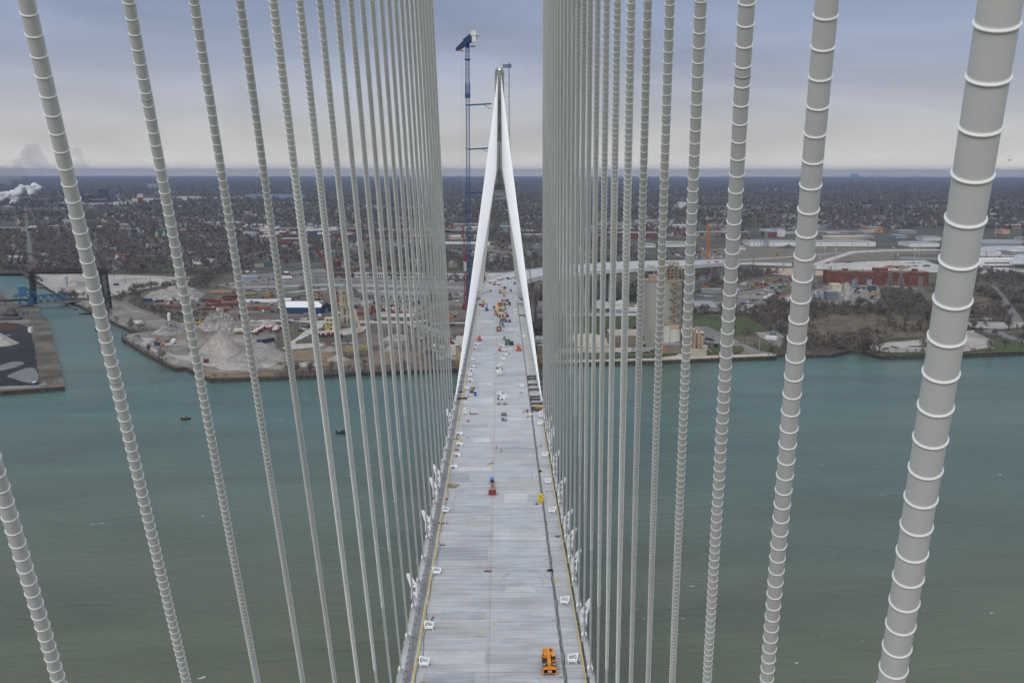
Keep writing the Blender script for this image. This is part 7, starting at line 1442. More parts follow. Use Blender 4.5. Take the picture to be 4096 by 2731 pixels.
for k, (Z, x, y) in enumerate(sorted(CB, key=lambda q: -q[0](q[1],q[2])[1])):
    clone(BR, dp(Z, x, y), random.uniform(-3,3), f'white steel bracket frame along the middle of the deck, {ORD[k+1]} from the camera', 'white steel brackets laid out on the deck', 1.0)
RB = [(Z5,1852,550),(Z5,1935,1160),(Z4,1665,235),(Z4,1700,568),(Z4,1755,933),(Z3,1435,1215),(Z2,1545,1342),(Z2,1305,440),(Z2,1390,870),(Z2,1405,925),(Z3,1175,690)]
for k, (Z, x, y) in enumerate(sorted(RB, key=lambda q: -q[0](q[1],q[2])[1])):
    p = dp(Z, x, y); o = clone(BR, p, random.uniform(-.2,.1), f'white steel bracket frame on the right hand walkway, {ORD[k+1]} from the camera', 'white steel brackets laid out on the deck', 1.0); o.scale = (-1,1,1)
for c in list(BR.children): bpy.data.objects.remove(c)
bpy.data.objects.remove(BR)
# tall brackets fixed outside the edge: upright white ladder plates
def edge_bracket_proto():
    t = thing('edge_bracket', 'x', 'bracket', (0,-7100,0))
    b = MB(); b.bar((.55,0,0), (.55,0,2.9), .24, .55); b.bar((-.55,0,.3), (-.55,0,2.6), .24, .55); b.bar((-.55,0,2.6), (-1.5,.5,5.4), .3, .5); b.bar((.55,0,2.9), (-1.3,.5,5.4), .3, .5); b.bar((-.65,0,1.0), (.65,0,1.0), .2, .7); b.bar((-.65,0,2.7), (.65,0,2.7), .2, .5); b.bar((-1.0,.25,4.1), (-.3,.25,4.1), .15, .3); b.bar((-1.65,.5,5.4), (-1.1,.5,5.4), .2, .25)
    b.build('ladder_plate', wf, t); MB().box((0,.1,-.3), (1.5,.6,.4)).build('base_shoe', sock_grey, t); return t
EB = edge_bracket_proto()
EL = [(Z4,333,565,-1),(Z4,303,738,-1),(Z4,225,1175,-1),(Z5,312,505,-1),(Z3,165,1195,-1),(Z4,1742,98,1),(Z4,1782,378,1),(Z4,1842,740,1),(Z4,1918,1160,1),(Z4,1958,1408,1),(Z5,2035,785,1),(Z5,1930,238,1),(Z3,1560,1300,1),(Z3,1585,1460,1)]
cnt = {-1:0, 1:0}
for Z, x, y, s in sorted(EL, key=lambda q: -q[0](q[1],q[2])[1]):
    cnt[s] += 1; p = dp(Z, x, y); o = clone(EB, (s*18.75, p[1], ZD+.3), 0, f'tall white ladder bracket standing outside the {"left" if s < 0 else "right"} edge of the deck, {ORD[cnt[s]]} from the camera', 'tall brackets on the deck edge', 1.0); o.scale = (-s if s < 0 else -1, 1, 1) if s > 0 else (1,1,1)
for c in list(EB.children): bpy.data.objects.remove(c)
bpy.data.objects.remove(EB)
# delineator posts, barrels, cones
def post_group(p, n, lab, lean=0, spread=.45):
    t = thing('delineator_posts' if n > 1 else 'delineator_post', lab, 'posts' if n > 1 else 'post', p, 0, 'orange red delineator posts')
    for k in range(n):
        x, y = (k-(n-1)/2)*spread, random.uniform(-.3,.3); MB().box((x,y,0), (.42,.42,.12)).build('base', blk, t); MB().cyl((x,y,.1), (x+lean,y,1.2), .065, .05, 8).build('post', red_p, t); MB().cyl((x+lean*.7,y-.005,.85), (x+lean*.85,y-.005,1.0), .072, .072, 8).build('band', wh, t)
    return t
for k, (Z, x, y, n, le) in enumerate(((Z5,478,697,1,0),(Z5,463,728,1,.3),(Z5,1050,222,4,.15),(Z5,362,838,1,.1),(Z4,555,156,3,0),(Z4,507,165,1,0),(Z4,432,777,2,0),(Z4,360,1075,4,.05),(Z4,380,1348,3,0),(Z4,427,1072,1,.9),(Z3,294,1128,1,0),(Z3,262,1390,2,0),(Z3,303,1390,1,0),(Z3,268,1560,3,0),(Z4,690,0,1,0),(Z3,467,228,1,0))):
    post_group(dp(Z, x, y), n, (f'group of {("","one","two","three","four")[n]} orange red delineator posts on the deck, ' if n > 1 else 'single orange red delineator post on the deck, ')+f'{ORD[k+1]} listed from the near left', le)
def barrel(p, lab):
    t = thing('traffic_barrel', lab, 'barrel', p, 0, 'orange and white traffic barrels'); MB().box((0,0,0), (.8,.8,.12)).build('base', blk, t); MB().cyl((0,0,.12), (0,0,1.15), .33, .26, 14).build('barrel_body', red_p, t); b = MB(); b.cyl((0,0,.4), (0,0,.58), .33, .315, 14); b.cyl((0,0,.78), (0,0,.95), .305, .29, 14); b.build('white_bands', wh, t)
for k, (Z, x, y) in enumerate(((Z3,1255,1108),(Z3,1202,1040),(Z3,432,830),(Z3,846,532),(Z3,849,388),(Z2,803,878),(Z2,750,942),(Z2,675,1366),(Z2,1445,1312),(Z2,1262,374),(Z2,1350,628),(Z2,1640,1020))):
    if x != 1640: barrel(dp(Z, x, y), f'orange and white striped traffic barrel on the deck, {ORD[k+1]} from the near right')
def item(name, lab, cat, Z, x, y, parts, rz=0, group=None):
    t = thing(name, lab, cat, dp(Z, x, y), rz, group)
    for pn, m, fn in parts: b = MB(); fn(b); b.build(pn, m, t)
    return t
# amber carry-deck crane, nearest on the right
cp = dp(Z5, 1697, 1308); t = thing('mobile_crane', 'amber yellow mobile crane with its boom folded back, nearest on the deck', 'crane', (cp[0], cp[1]+3.6, cp[2]))
MB().box((0,-.3,.55), (2.35,6.6,.75)).box((0,-3.35,.45), (2.6,.5,.75)).box((0,-3.1,1.3), (2.5,.25,.35)).build('carrier', amber, t)
b = MB(); b.box((-.85,-1.4,1.32), (.85,3.6,.42)); b.box((.95,-1.9,1.32), (.6,2.6,.4)); b.box((0,-2.7,1.31), (1.2,.9,.2)); b.box((.1,2.3,2.3), (.9,.5,.35)); b.box((0,2.6,1.3), (2.1,1.3,.15)); b.build('deck_plates', blk, t)
b = MB(); b.box((0,1.2,1.3), (1.9,1.9,1.05)); b.box((-.1,2.9,1.55), (2.2,1.1,.95)); b.build('counterweight', amber, t)
b = MB(); b.bar((-.15,2.2,2.6), (-.05,-2.9,2.0), .62, .72); b.bar((-.15,1.4,2.9), (-.1,-1.4,2.65), .4, .3); b.build('boom', amber, t)
MB().box((.85,-.5,1.35), (.75,1.5,1.45), top=(.9,.8)).build('cab', glz, t).parent = t; MB().box((.85,-.5,2.78), (.72,1.25,.08)).box((.85,-1.28,1.35), (.75,.1,.75)).build('cab_trim', amber, t)
MB().box((0,-3.63,.72), (.8,.03,.3)).build('sign_plate', mat('plate_pale', (.65,.60,.62)), t); MB().box((0,-3.66,.87), (.62,.02,.10)).build('sign_writing', mat('plate_red', (.5,.04,.06)), t)
for x in (-1.05, 1.05):
    for y in (-2.2, 2.1): MB().cyl((x-.22,y,.55), (x+.22,y,.55), .55, .55, 14).build('wheel', tyre, t)
for x in (-1.28, 1.28): MB().box((x,-3.35,.1), (.35,.4,.6)).box((x,3.1,.5), (.35,.5,.6)).build('outrigger', amber, t)
b = MB(); b.box((-.2,-2.2,1.65), (.8,.5,.35)); b.box((.9,-2.6,1.65), (.6,.4,.3)); b.box((-1.0,-2.6,1.65), (.4,.5,.25)); b.build('hook_block', mat('hook_grey', (.28,.25,.2)), t)
for x in (-1.05,1.05): MB().box((x,-3.62,.95), (.16,.04,.12)).build('tail_lamp', red_p, t)
# centre line items near
item('stacked_crates', 'blue crate with a black box stacked behind the brown crate on the centre line', 'crates', Z4, 997, 578, [('blue_box', loob, lambda b: b.box((0,1.6,0), (1.1,3.2,1.3))), ('dark_box', blk, lambda b: b.box((.15,-.3,0), (.9,1.0,1.35))), ('cart_handle', stl, lambda b: (b.bar((-.9,.2,0), (-1.3,1.3,1.1), .06), b.bar((-.6,.2,0), (-1.0,1.3,1.1), .06), b.bar((-1.3,1.3,1.1), (-.6,1.3,1.1), .06)))])
item('wooden_crate', 'tall brown wooden crate between the blue boxes and the red tray', 'crate', Z4, 1005, 634, [('crate_box', mat('ply_brown', (.28,.17,.09), .8, var=.12, scale=2), lambda b: b.box((0,0,0), (1.15,1.2,1.5))), ('lid', wood, lambda b: b.box((0,0,1.5), (1.2,1.25,.08)))])
item('tray_of_cones', 'dark red steel tray holding upright cones on the centre line', 'tray', Z4, 1001, 716, [('tray', mat('tray_red', (.24,.035,.03), .5), lambda b: (b.box((0,.7,.15), (2.2,2.2,.1)), b.box((-1.1,.7,.15), (.1,2.2,1.0)), b.box((1.1,.7,.15), (.1,2.2,1.0)), b.box((0,-.4,.15), (2.2,.1,1.0)), b.box((0,1.8,.15), (2.2,.1,1.0)), b.box((0,.7,0), (1.9,1.9,.15)))), ('posts', red_p, lambda b: [b.cyl((q*.3-.9,1.3,.2), (q*.3-.9,1.3,1.6), .07, .05, 8) for q in range(7)]), ('post_bands', wh, lambda b: [b.cyl((q*.3-.9,1.3,1.15), (q*.3-.9,1.3,1.35), .075, .075, 8) for q in range(7)])])
item('yellow_cage', 'bright yellow boxed lifting cage beside the right hand trench', 'cage', Z4, 1609, 808, [('cage_box', mat('cage_yellow', (.66,.50,.02), .5), lambda b: b.box((0,.8,.1), (1.55,1.6,2.0))), ('rails', mat('cage_dark', (.12,.09,.02)), lambda b: (b.bar((-.6,-.02,.2), (0,-.03,2.0), .08), b.bar((.6,-.02,.2), (0,-.03,2.0), .08), b.bar((-.75,-.02,2.1), (.75,-.02,2.1), .07), b.bar((-.75,1.6,2.5), (.75,1.6,2.5), .07), b.bar((-.75,0,2.1), (-.75,1.6,2.5), .06), b.bar((.75,0,2.1), (.75,1.6,2.5), .06))), ('skid', mat('skid_orange', (.45,.22,.03)), lambda b: b.box((0,-.1,0), (1.8,.5,.12)))])
pl = dp(Z4, 503, 608); t = thing('timber_pile', 'loose pile of old timbers beside the left kerb', 'timber', pl)
b = MB()
for k in range(26): b.box((random.uniform(-1.2,1.2), random.uniform(-1.9,1.9), .02+.13*(k//6)), (random.uniform(1.2,2.4), .28, .13), random.uniform(-.25,.25))
b.build('planks', mat('plank', (.30,.24,.17), .9, var=.35, scale=.9), t)
# small loose things
def junk(Z, x, y, lab, nm, cat, m, fn): p = dp(Z, x, y); b = MB(); fn(b); o = b.build(nm, m, None, p); tag(o, lab, cat); return o
junk(Z4, 1557, 833, 'crumpled black bag left of the yellow cage', 'black_bag', 'bag', blk, lambda b: b.cone((0,0,0), .55, .35, 12, 0, .25, 4, .2))
junk(Z5, 1698, 218, 'coil of black hose by the right trench', 'hose_coil', 'hose', blk, lambda b: b.tube([(.75*cos(a*.5),.45*sin(a*.5),.08+.01*a) for a in range(30)], .07, 6))
junk(Z5, 1760, 320, 'small yellow box on the walkway by the right trench', 'yellow_box', 'box', mat('box_yellow', (.60,.46,.03)), lambda b: (b.box((0,0,0), (.6,.5,.35)), b.box((0,0,.35), (.3,.2,.15))))
junk(Z4, 1600, 425, 'black tarpaulin heap across the right trench', 'tarpaulin_heap', 'tarpaulin', blk, lambda b: b.cone((0,0,0), .75, .5, 12, 0, .3, 4, .2)); junk(Z4, 1635, 430, 'little yellow case beside the black tarpaulin', 'yellow_case', 'box', MATS['box_yellow'], lambda b: (b.box((0,0,0), (.6,.4,.3)), b.box((0,0,.3), (.3,.1,.1)))); junk(Z4, 1650, 628, 'yellow case with a cable by the walkway edge', 'yellow_case', 'box', MATS['box_yellow'], lambda b: (b.box((0,0,0), (.5,.4,.3)), b.box((0,0,.3), (.25,.1,.1))))
for k, (x, y) in enumerate(((1050,135),(1113,175))): junk(Z4, x, y, ('tipped orange cone on the centre of the deck, farther one','orange cone with a black top on the centre of the deck, nearer one')[k], 'traffic_cone', 'cone', [red_p, blk], lambda b: (b.box((0,0,0), (.45,.45,.06), m=1), b.cyl((0,0,.05), (.1,0,.75), .2, .05, 10), b.cyl((.1,0,.72), (.12,.1,.95), .16, .1, 8, 1)))
junk(Z4, 968, 345, 'yellow bucket with an orange cone lying across it', 'yellow_bucket', 'bucket', [MATS['box_yellow'], red_p, blk], lambda b: (b.cyl((0,0,0), (0,0,.6), .25, .3, 12), b.bar((-1.1,.1,.05), (.1,.1,.5), .12, m=1), b.box((.1,.3,.55), (.3,.3,.25), m=2)))
junk(Z4, 1000, 322, 'small rusty floor stand behind the yellow bucket', 'floor_stand', 'stand', rustm, lambda b: (b.box((0,0,0), (1.2,.15,.08)), b.box((0,0,0), (.15,1.0,.08)), b.bar((0,0,0), (0,.2,1.2), .12)))
junk(Z4, 1595, 115, 'rusty steel bracket lying over the right trench', 'steel_bracket', 'bracket', rustm, lambda b: (b.bar((-.9,.2,.1), (.2,0,.1), .15), b.bar((.3,0,.1), (.6,.6,1.1), .15), b.bar((.3,0,.1), (.9,0,.1), .15)))
junk(Z4, 1612, 940, 'patch of torn grey paper beside the right trench', 'torn_paper', 'paper', mat('paper_tan', (.38,.35,.30), .9, var=.3, scale=2), lambda b: (b.box((0,0,0), (1.5,.5,.03), .2), b.box((.4,.4,0), (.9,.4,.03), -.3)))
junk(Z4, 1820, 1238, 'tangle of thin black cable on the right walkway', 'cable_tangle', 'cable', blk, lambda b: b.tube([(random.uniform(-1,1), random.uniform(-1,1), .05+random.random()*.1) for _ in range(16)], .035, 5))
junk(Z5, 368, 1383, 'brown board at the bottom left corner of the deck', 'loose_board', 'board', wood, lambda b: b.box((0,0,0), (1.2,.8,.06), .1))
junk(Z4, 1690, 683, 'short brown offcut on the right walkway, left of two', 'timber_offcut', 'timber', wdark, lambda b: b.box((0,0,0), (.9,.12,.1), .6)); junk(Z4, 1742, 677, 'short brown offcut on the right walkway, right of two', 'timber_offcut', 'timber', wdark, lambda b: b.box((0,0,0), (.9,.12,.1), -.4))
junk(Z5, 2000, 1178, 'little brown wedge on the walkway near the white bracket', 'timber_wedge', 'timber', wdark, lambda b: b.box((0,0,0), (.2,.9,.12), .4)); junk(Z5, 1884, 575, 'brown plank standing off the walkway bracket', 'loose_plank', 'plank', wood, lambda b: b.box((0,0,0), (.14,1.8,.06), -.2))
for k, (Z, x, y) in enumerate(((Z5,1672,97),(Z5,1710,392),(Z5,1748,733),(Z5,1795,1130),(Z5,1815,1323),(Z4,1660,1218),(Z4,1575,492))): junk(Z, x, y, f'flat grey steel plate beside the right trench, {ORD[k+1]} in the row', 'cover_plate', 'plate', mat('plate_brown', (.24,.21,.20), .8), lambda b: b.box((0,0,0), (1.1,.42,.04)))
junk(Z5, 325, 1145, 'rusty clamp under the yellow rope', 'steel_clamp', 'clamp', rustm, lambda b: (b.box((0,0,0), (1.1,.25,.2)), b.box((.4,0,.2), (.2,.2,.2))))
# mid deck
loo = lambda: [('cabin', loob, lambda b: b.box((0,.55,0), (1.15,1.15,2.15))), ('roof', wh, lambda b: b.box((0,.55,2.15), (1.2,1.2,.18), top=(.8,.8))), ('door', mat('door_dark_blue', (.015,.10,.30)), lambda b: b.box((-.05,-.04,.15), (.8,.05,1.8)))]
item('portable_toilet', 'blue portable toilet beside the trailer on the left of the deck', 'toilet', Z3, 527, 815, loo()); item('portable_toilet', 'blue portable toilet right of the beige container in the far cluster', 'toilet', Z2, 1172, 978, loo()); item('portable_toilet', 'blue portable toilet right of the brown shed', 'toilet', Z2, 1243, 1070, loo()); item('portable_toilet', 'small blue toilet in the middle of the far cluster', 'toilet', Z2, 1220, 848, loo())
item('trailer', 'flat trailer loaded with a tan compressor beside the blue toilet', 'trailer', Z3, 483, 770, [('bed', mat('bed_grey', (.22,.22,.22)), lambda b: b.box((0,2,.55), (2.2,4.4,.3))), ('load', mat('load_tan', (.22,.15,.09), .7, var=.4, scale=2), lambda b: (b.box((0,2.2,.85), (1.3,1.6,1.2)), b.cyl((-.5,1.2,1.2), (.5,1.2,1.2), .45, .45, 10), b.box((.8,2.8,.85), (.5,.8,1.4)))), ('wheels', tyre, lambda b: (b.cyl((-1.2,1,.4), (1.2,1,.4), .4, .4, 10), b.cyl((-1.2,3,.4), (1.2,3,.4), .4, .4, 10))), ('rear_bar', blk, lambda b: b.box((0,-.25,.35), (2.1,.12,.35)))])
item('lifting_fork', 'dark red steel fork frame with two long tines lying on the left', 'fork', Z3, 470, 1070, [('fork_frame', mat('fork_red', (.18,.03,.025)), lambda b: (b.bar((-.5,0,0), (-.5,0,1.6), .25, .35), b.bar((-.5,-.2,.15), (2.6,-.2,.1), .18, .15), b.bar((-.5,1.1,.15), (2.6,1.1,.1), .18, .15), b.bar((-.5,-.2,.15), (-.5,1.1,.15), .2)))])
item('red_drum', 'red open drum on its side on the left of the deck', 'drum', Z3, 428, 1172, [('drum', mat('drum_red', (.42,.04,.03)), lambda b: b.cyl((-.4,0,.35), (.4,-.2,.38), .35, .35, 14)), ('opening', blk, lambda b: b.cyl((-.43,.01,.35), (-.40,0,.35), .28, .28, 14)), ('strap', blk, lambda b: b.cyl((.1,-.12,.37), (.16,-.14,.37), .36, .36, 14))])
def bshape(b, h=2.8): b.bar((-.5,0,0), (-.5,0,h*.7), .2, .4); b.bar((.45,0,0), (.1,0,h), .2, .4); b.bar((-.5,0,h*.7), (.1,0,h), .2, .3); b.bar((-.5,0,.4), (.4,0,.4), .2, .3)
for k, (x, y, lb) in enumerate(((385,1068,'tall white bracket standing upright on the left of the deck'),(1430,1112,'tall white bracket standing at the yellow crossing rail on the right, left of two'),(1452,1110,'tall white bracket standing at the yellow crossing rail on the right, right of two'))): item('upright_bracket', lb, 'bracket', Z3, x, y, [('plate_frame', wf, bshape), ('base', blk, lambda b: b.box((0,0,0), (1.3,.6,.12)))])
item('cable_reels', 'pair of wooden drums wound with grey wire rope on the centre line', 'cable reel', Z3, 925, 1090, [('rope_winding', mat('rope_wound', (.13,.13,.14), .6, var=.3, scale=4), lambda b: (b.cyl((-1.0,.6,.7), (-.1,.6,.7), .55, .55, 18), b.cyl((.1,.6,.7), (1.0,.6,.7), .55, .55, 18))), ('reel_flange', wood, lambda b: [b.cyl((x,.6,.7), (x+.08,.6,.7), .72, .72, 18) for x in (-1.1,-.1,.02,1.0)]), ('plank', wood, lambda b: b.box((.4,-.3,0), (3,.2,.08)))])
item('winch', 'blue and grey winch with an open spoked wheel', 'winch', Z3, 930, 1160, [('motor', mat('motor_grey', (.16,.17,.19)), lambda b: (b.box((-.55,.6,.2), (.9,.9,1.0)), b.box((-1.1,.7,.6), (.5,.3,.3)))), ('wheel', mat('wheel_dark', (.10,.10,.11)), lambda b: [b.bar((.55+.6*cos(a*pi/6),.3,.75+.6*sin(a*pi/6)), (.55+.6*cos((a+1)*pi/6),.3,.75+.6*sin((a+1)*pi/6)), .12) for a in range(12)]+[b.bar((.55,.3,.75), (.55+.6*cos(a*pi/3),.3,.75+.6*sin(a*pi/3)), .06) for a in range(6)]), ('skid', mat('skid_blue', (.03,.08,.14)), lambda b: b.box((.1,.3,0), (2.2,1.3,.2)))])
for k, (x, y) in enumerate(((855,935),(940,937))): item('concrete_duct', ('grey box duct with twin openings, left of the pair','grey box duct with twin openings, right of the pair')[k], 'duct', Z3, x, y, [('duct_body', mat('duct_grey', (.27,.27,.26), .8), lambda b: b.box((0,2,.05), (1.5,4,.55))), ('duct_openings', blk, lambda b: (b.box((-.38,-.02,.15), (.6,.06,.32)), b.box((.38,-.02,.15), (.6,.06,.32))))])
item('black_cabinet', 'small black cabinet behind the left duct', 'cabinet', Z3, 845, 866, [('cabinet_box', blk, lambda b: b.box((0,.3,0), (.7,.6,.9))), ('door', mat('door_grey', (.06,.06,.065)), lambda b: b.box((0,-.02,.1), (.55,.04,.7)))])
item('tool_crate', 'green lattice crate on the centre line behind the barrels', 'crate', Z3, 834, 446, [('crate_frame', mat('crate_green', (.09,.12,.09), .7, var=.4, scale=3), lambda b: b.box((0,.6,0), (1.3,1.4,1.0))), ('rim', stl, lambda b: (b.bar((-.65,-.1,1), (.65,-.1,1), .08), b.bar((-.65,1.3,1), (.65,1.3,1), .08)))])
item('brown_tray', 'low brown tray right of the green lattice crate', 'tray', Z3, 895, 447, [('tray', brn, lambda b: b.box((0,.4,0), (1.1,.9,.5))), ('lip', wdark, lambda b: b.box((0,.4,.5), (1.15,.95,.06)))])
item('ribbed_sheet', 'upright ribbed brown panel by the barrel on the right', 'panel', Z3, 1250, 1038, [('panel', mat('panel_brown', (.13,.10,.09), .8, var=.5, scale=4, stretch=(4,.1,.1)), lambda b: b.box((0,0,0), (1.0,.25,1.15))), ('feet', blk, lambda b: b.box((0,0,0), (.9,.6,.08)))])
item('white_sack', 'white sack at the edge of the right kerb', 'sack', Z3, 1303, 1070, [('sack', wh, lambda b: b.cone((0,0,0), .55, .5, 12, 0, .2, 4, .3)), ('strap', blk, lambda b: b.bar((-.2,-.2,.42), (.2,.1,.45), .05))])
item('brown_plank', 'short brown plank on the right of the deck', 'plank', Z3, 1165, 776, [('plank', wdark, lambda b: (b.box((0,0,0), (1.6,.35,.15)), b.box((.5,.1,.15), (.5,.3,.2)))), ])
item('beige_box', 'little beige box in front of the dark green shed', 'box', Z2, 1270, 1505, [('box', bge, lambda b: b.box((0,.2,0), (.9,.7,.6))), ('lid', wh, lambda b: b.box((0,.2,.6), (.95,.75,.1)))])
# cabins, sheds and machines in the far cluster
def cabin(Z, x, y, w, d_, h, m, lab, door=None, rm=None, roof=None, nm='site_cabin', cat='cabin'):
    P = [('cabin_wall', m, lambda b: b.box((0,d_/2,0), (w,d_,h))), ('roof', roof or m, lambda b: b.box((0,d_/2,h), (w+.12,d_+.12,.14)))]
    if door: P.append(('door', door, lambda b: b.box((-w*.1,-.04,.1), (w*.35,.05,h*.8))))
    if rm: P.append(('window', rm, lambda b: b.box((0,-.05,h*.5), (w*.3,.05,h*.2))))
    return item(nm, lab, cat, Z, x, y, P)
cabin(Z2,1258,1488,3.0,3.6,3.0,dgn,'dark grey green site shed on the centre of the deck',None,mat('sign_green',(.10,.35,.15))); cabin(Z2,1332,1487,2.0,2.4,2.0,mat('skip_green',(.01,.05,.05)),'dark green bin right of the dark site shed')
cabin(Z2,1102,1240,3.0,3.0,2.9,brn,'brown cabin with a small vent between two wire barriers',None,wh,mat('roof_brown_red',(.26,.13,.09))); cabin(Z2,1148,1155,3.0,3.6,2.9,bls,'blue grey curtain-sided shed in the far cluster',mat('curtain',(.20,.32,.36)))
cabin(Z2,1192,1070,2.7,3.2,2.9,mat('taupe',(.19,.14,.11)),'taupe shed with a red roof in the far cluster',None,glassd,mat('roof_brown_red',(.26,.13,.09))); cabin(Z2,1140,1062,1.8,2.4,1.8,brn,'low brown box left of the taupe shed')
cabin(Z2,1122,990,2.9,4.6,2.6,bge,'beige container with an open dark end in the far cluster',blk); cabin(Z2,1125,880,2.4,4,2.4,mat('cage_tan',(.36,.25,.10),.7,var=.4,scale=3),'tan scaffold cage container in the far cluster',wdark,None,mat('tan_top',(.50,.40,.16)))
cabin(Z2,1125,775,3.4,2.4,2,brn,'long brown container at the back of the cluster',wdark); cabin(Z2,1222,795,2.8,2.4,1.8,brn,'brown container right of the long one',wdark); cabin(Z2,1127,800,2.6,1.4,1.6,mat('rust_orange',(.34,.13,.05)),'rust orange box under the long brown container')
cabin(Z2,1165,712,1.8,2,1.9,brn,'brown crate alone at the back left of the cluster'); cabin(Z2,1222,708,2,2,1.6,brn,'brown crate at the back middle of the cluster'); cabin(Z2,1262,718,1.3,1.4,2.6,brn,'narrow upright brown crate at the back right'); cabin(Z2,1202,757,2,2.2,1.8,bls,'grey generator with a pale top in the cluster',blk,None,wh)
cabin(Z2,1205,555,2.9,4,3,bge,'beige container beside the tan crane near the tower',None); cabin(Z2,1205,480,2.4,2,2.2,mat('teal_box',(.07,.14,.17)),'blue grey container behind the beige one by the tower'); cabin(Z2,1382,395,1.8,2,2,bls,'small blue cabin at the right end of the deck by the tower')
cabin(Z2,808,802,2.4,1.8,1.6,mat('bin_red',(.25,.03,.03)),'dark red bin beside the yellow loader on the left'); cabin(Z2,762,775,1.5,1.5,1.6,mat('bin_blue',(.03,.07,.13)),'dark blue bin at the left leg of the tower'); cabin(Z2,1190,528,2.2,2.2,1.6,wh,'heap of white bags beside the tan crane'); cabin(Z2,1250,815,2.4,1.8,1.5,mat('tank_pale',(.48,.48,.46)),'pale tank in the middle of the cluster'); cabin(Z2,1215,925,2.2,1.2,1.2,mat('pallet_orange',(.45,.22,.08)),'orange pallet stack in the cluster'); cabin(Z2,1175,880,2.6,1.6,1.7,wood,'timber rack in the middle of the cluster'); cabin(Z2,1080,965,1.4,1.6,1.9,mat('drab_green',(.07,.07,.035)),'drab green pump beside the orange crane')
def cart(Z, x, y, lab, m=blk, s=1., rz=0):
    item('utility_vehicle', lab, 'vehicle', Z, x, y, [('body', m, lambda b: (b.box((0,1.2*s,.5*s), (1.6*s,3*s,.7*s)), b.box((0,1.9*s,1.2*s), (1.4*s,1.3*s,.2*s)))), ('roll_cage', blk, lambda b: (b.box((0,.9*s,1.9*s), (1.4*s,1.7*s,.1*s)), [b.bar((q*s,w_*s,1.1*s), (q*s,w_*s,1.95*s), .09*s) for q in (-.65,.65) for w_ in (.15,1.7)])), ('front_panel', red_p, lambda b: b.box((0,-.33*s,.7*s), (1.0*s,.06,.35*s))), ('wheels', tyre, lambda b: [b.cyl((q*s-.12,w_*s,.35*s), (q*s+.12,w_*s,.35*s), .35*s, .35*s, 10) for q in (-.75,.75) for w_ in (.1,2.2)])], rz)
cart(Z2,1293,1073,'dark utility cart with red lights right of the blue toilet'); cart(Z2,1250,990,'black telehandler with red trim right of the beige container', s=1.25); cart(Z2,1290,768,'black forklift at the back of the cluster', s=1.2); cart(Z2,1312,520,'dark cart with red front by the right yellow rope'); cart(Z2,1015,828,'brown skid loader left of the orange boom crane', mat('skid_brown',(.18,.07,.04)))
def rough_crane(Z, x, y, m, lab, L_, up, s=1.):
    item('mobile_crane', lab, 'crane', Z, x, y, [('carrier', m, lambda b: b.box((0,2*s,.6*s), (2.3*s,4.6*s,1.0*s))), ('boom', m, lambda b: (b.bar((.3*s,2.6*s,2.2*s), (.5*s,2.6*s+L_,2.2*s+up), .7*s, .8*s), b.bar((.5*s,2.6*s+L_*.2,2.6*s+up*.2), (.6*s,2.6*s+L_*1.25,2.3*s+up*1.2), .45*s, .5*s))), ('cab', glz, lambda b: b.box((-.6*s,1.4*s,1.6*s), (.9*s,1.4*s,1.2*s))), ('engine', m, lambda b: b.box((.4*s,.8*s,1.6*s), (1.3*s,1.4*s,.9*s))), ('wheels', tyre, lambda b: [b.cyl((q*s-.25,w_*s,.55*s), (q*s+.25,w_*s,.55*s), .55*s, .55*s, 12) for q in (-1,1) for w_ in (.5,3.4)])])
rough_crane(Z2,1052,935,amber,'orange crane with a long raised boom left of the cluster', 9, 4.5, 1.05); rough_crane(Z2,1128,555,mat('crane_tan',(.45,.27,.08),.5),'tan orange crane near the tower with its boom over white bags', 8, 4.0, 1.); rough_crane(Z2,828,755,mat('loader_yellow',(.50,.30,.03),.5),'yellow loader on the left between the yellow ropes', 2.5, 1.5, .95)
rough_crane(Z2,880,870,mat('lift_blue',(.04,.14,.28),.5),'blue boom lift left of the far cluster', 2, 2.5, .9); rough_crane(Z2,1193,612,mat('roller_tan',(.30,.24,.16),.6),'tan machine with a hose boom behind the cluster', 1.5, .8, .7); rough_crane(Z2,1205,1392,mat('roller_tan',(.30,.24,.16),.6),'khaki machine behind the dark green shed', 1.5, .5, .7)
def boomlift(Z, x, y, lab, s=1., basket=1):
    item('boom_lift', lab, 'boom lift', Z, x, y, [('chassis', lift_o, lambda b: b.box((0,1.2*s,.5*s), (2.2*s,2.8*s,.7*s))), ('turret', lift_o, lambda b: (b.box((-.2*s,1.2*s,1.2*s), (1.7*s,1.9*s,1.0*s)), b.box((.6*s,1.6*s,2.2*s), (.5*s,1.2*s,.5*s)))), ('boom', mat('boom_grey', (.33,.20,.13), .6), lambda b: (b.bar((0,2*s,2.3*s), (.1,4.2*s,3.2*s), .35*s), b.bar((.2*s,4.2*s,3.1*s), (basket*-1.6*s,.4*s,2.0*s), .3*s))), ('basket', lift_o, lambda b: (b.box((basket*-2.3*s,.2*s,1.0*s), (1.7*s,.9*s,.12)), b.bar((basket*-3.1*s,-.2*s,2.0*s), (basket*-1.5*s,-.2*s,2.0*s), .08), b.bar((basket*-3.1*s,.6*s,2.0*s), (basket*-1.5*s,.6*s,2.0*s), .08), [b.bar((basket*q*s,-.2*s,1.0*s), (basket*q*s,-.2*s,2.0*s), .07) for q in (-3.1,-2.3,-1.5)])), ('wheels', tyre, lambda b: [b.cyl((q*s-.18,w_*s,.45*s), (q*s+.18,w_*s,.45*s), .45*s, .45*s, 12) for q in (-1,1) for w_ in (.3,2.2)])])
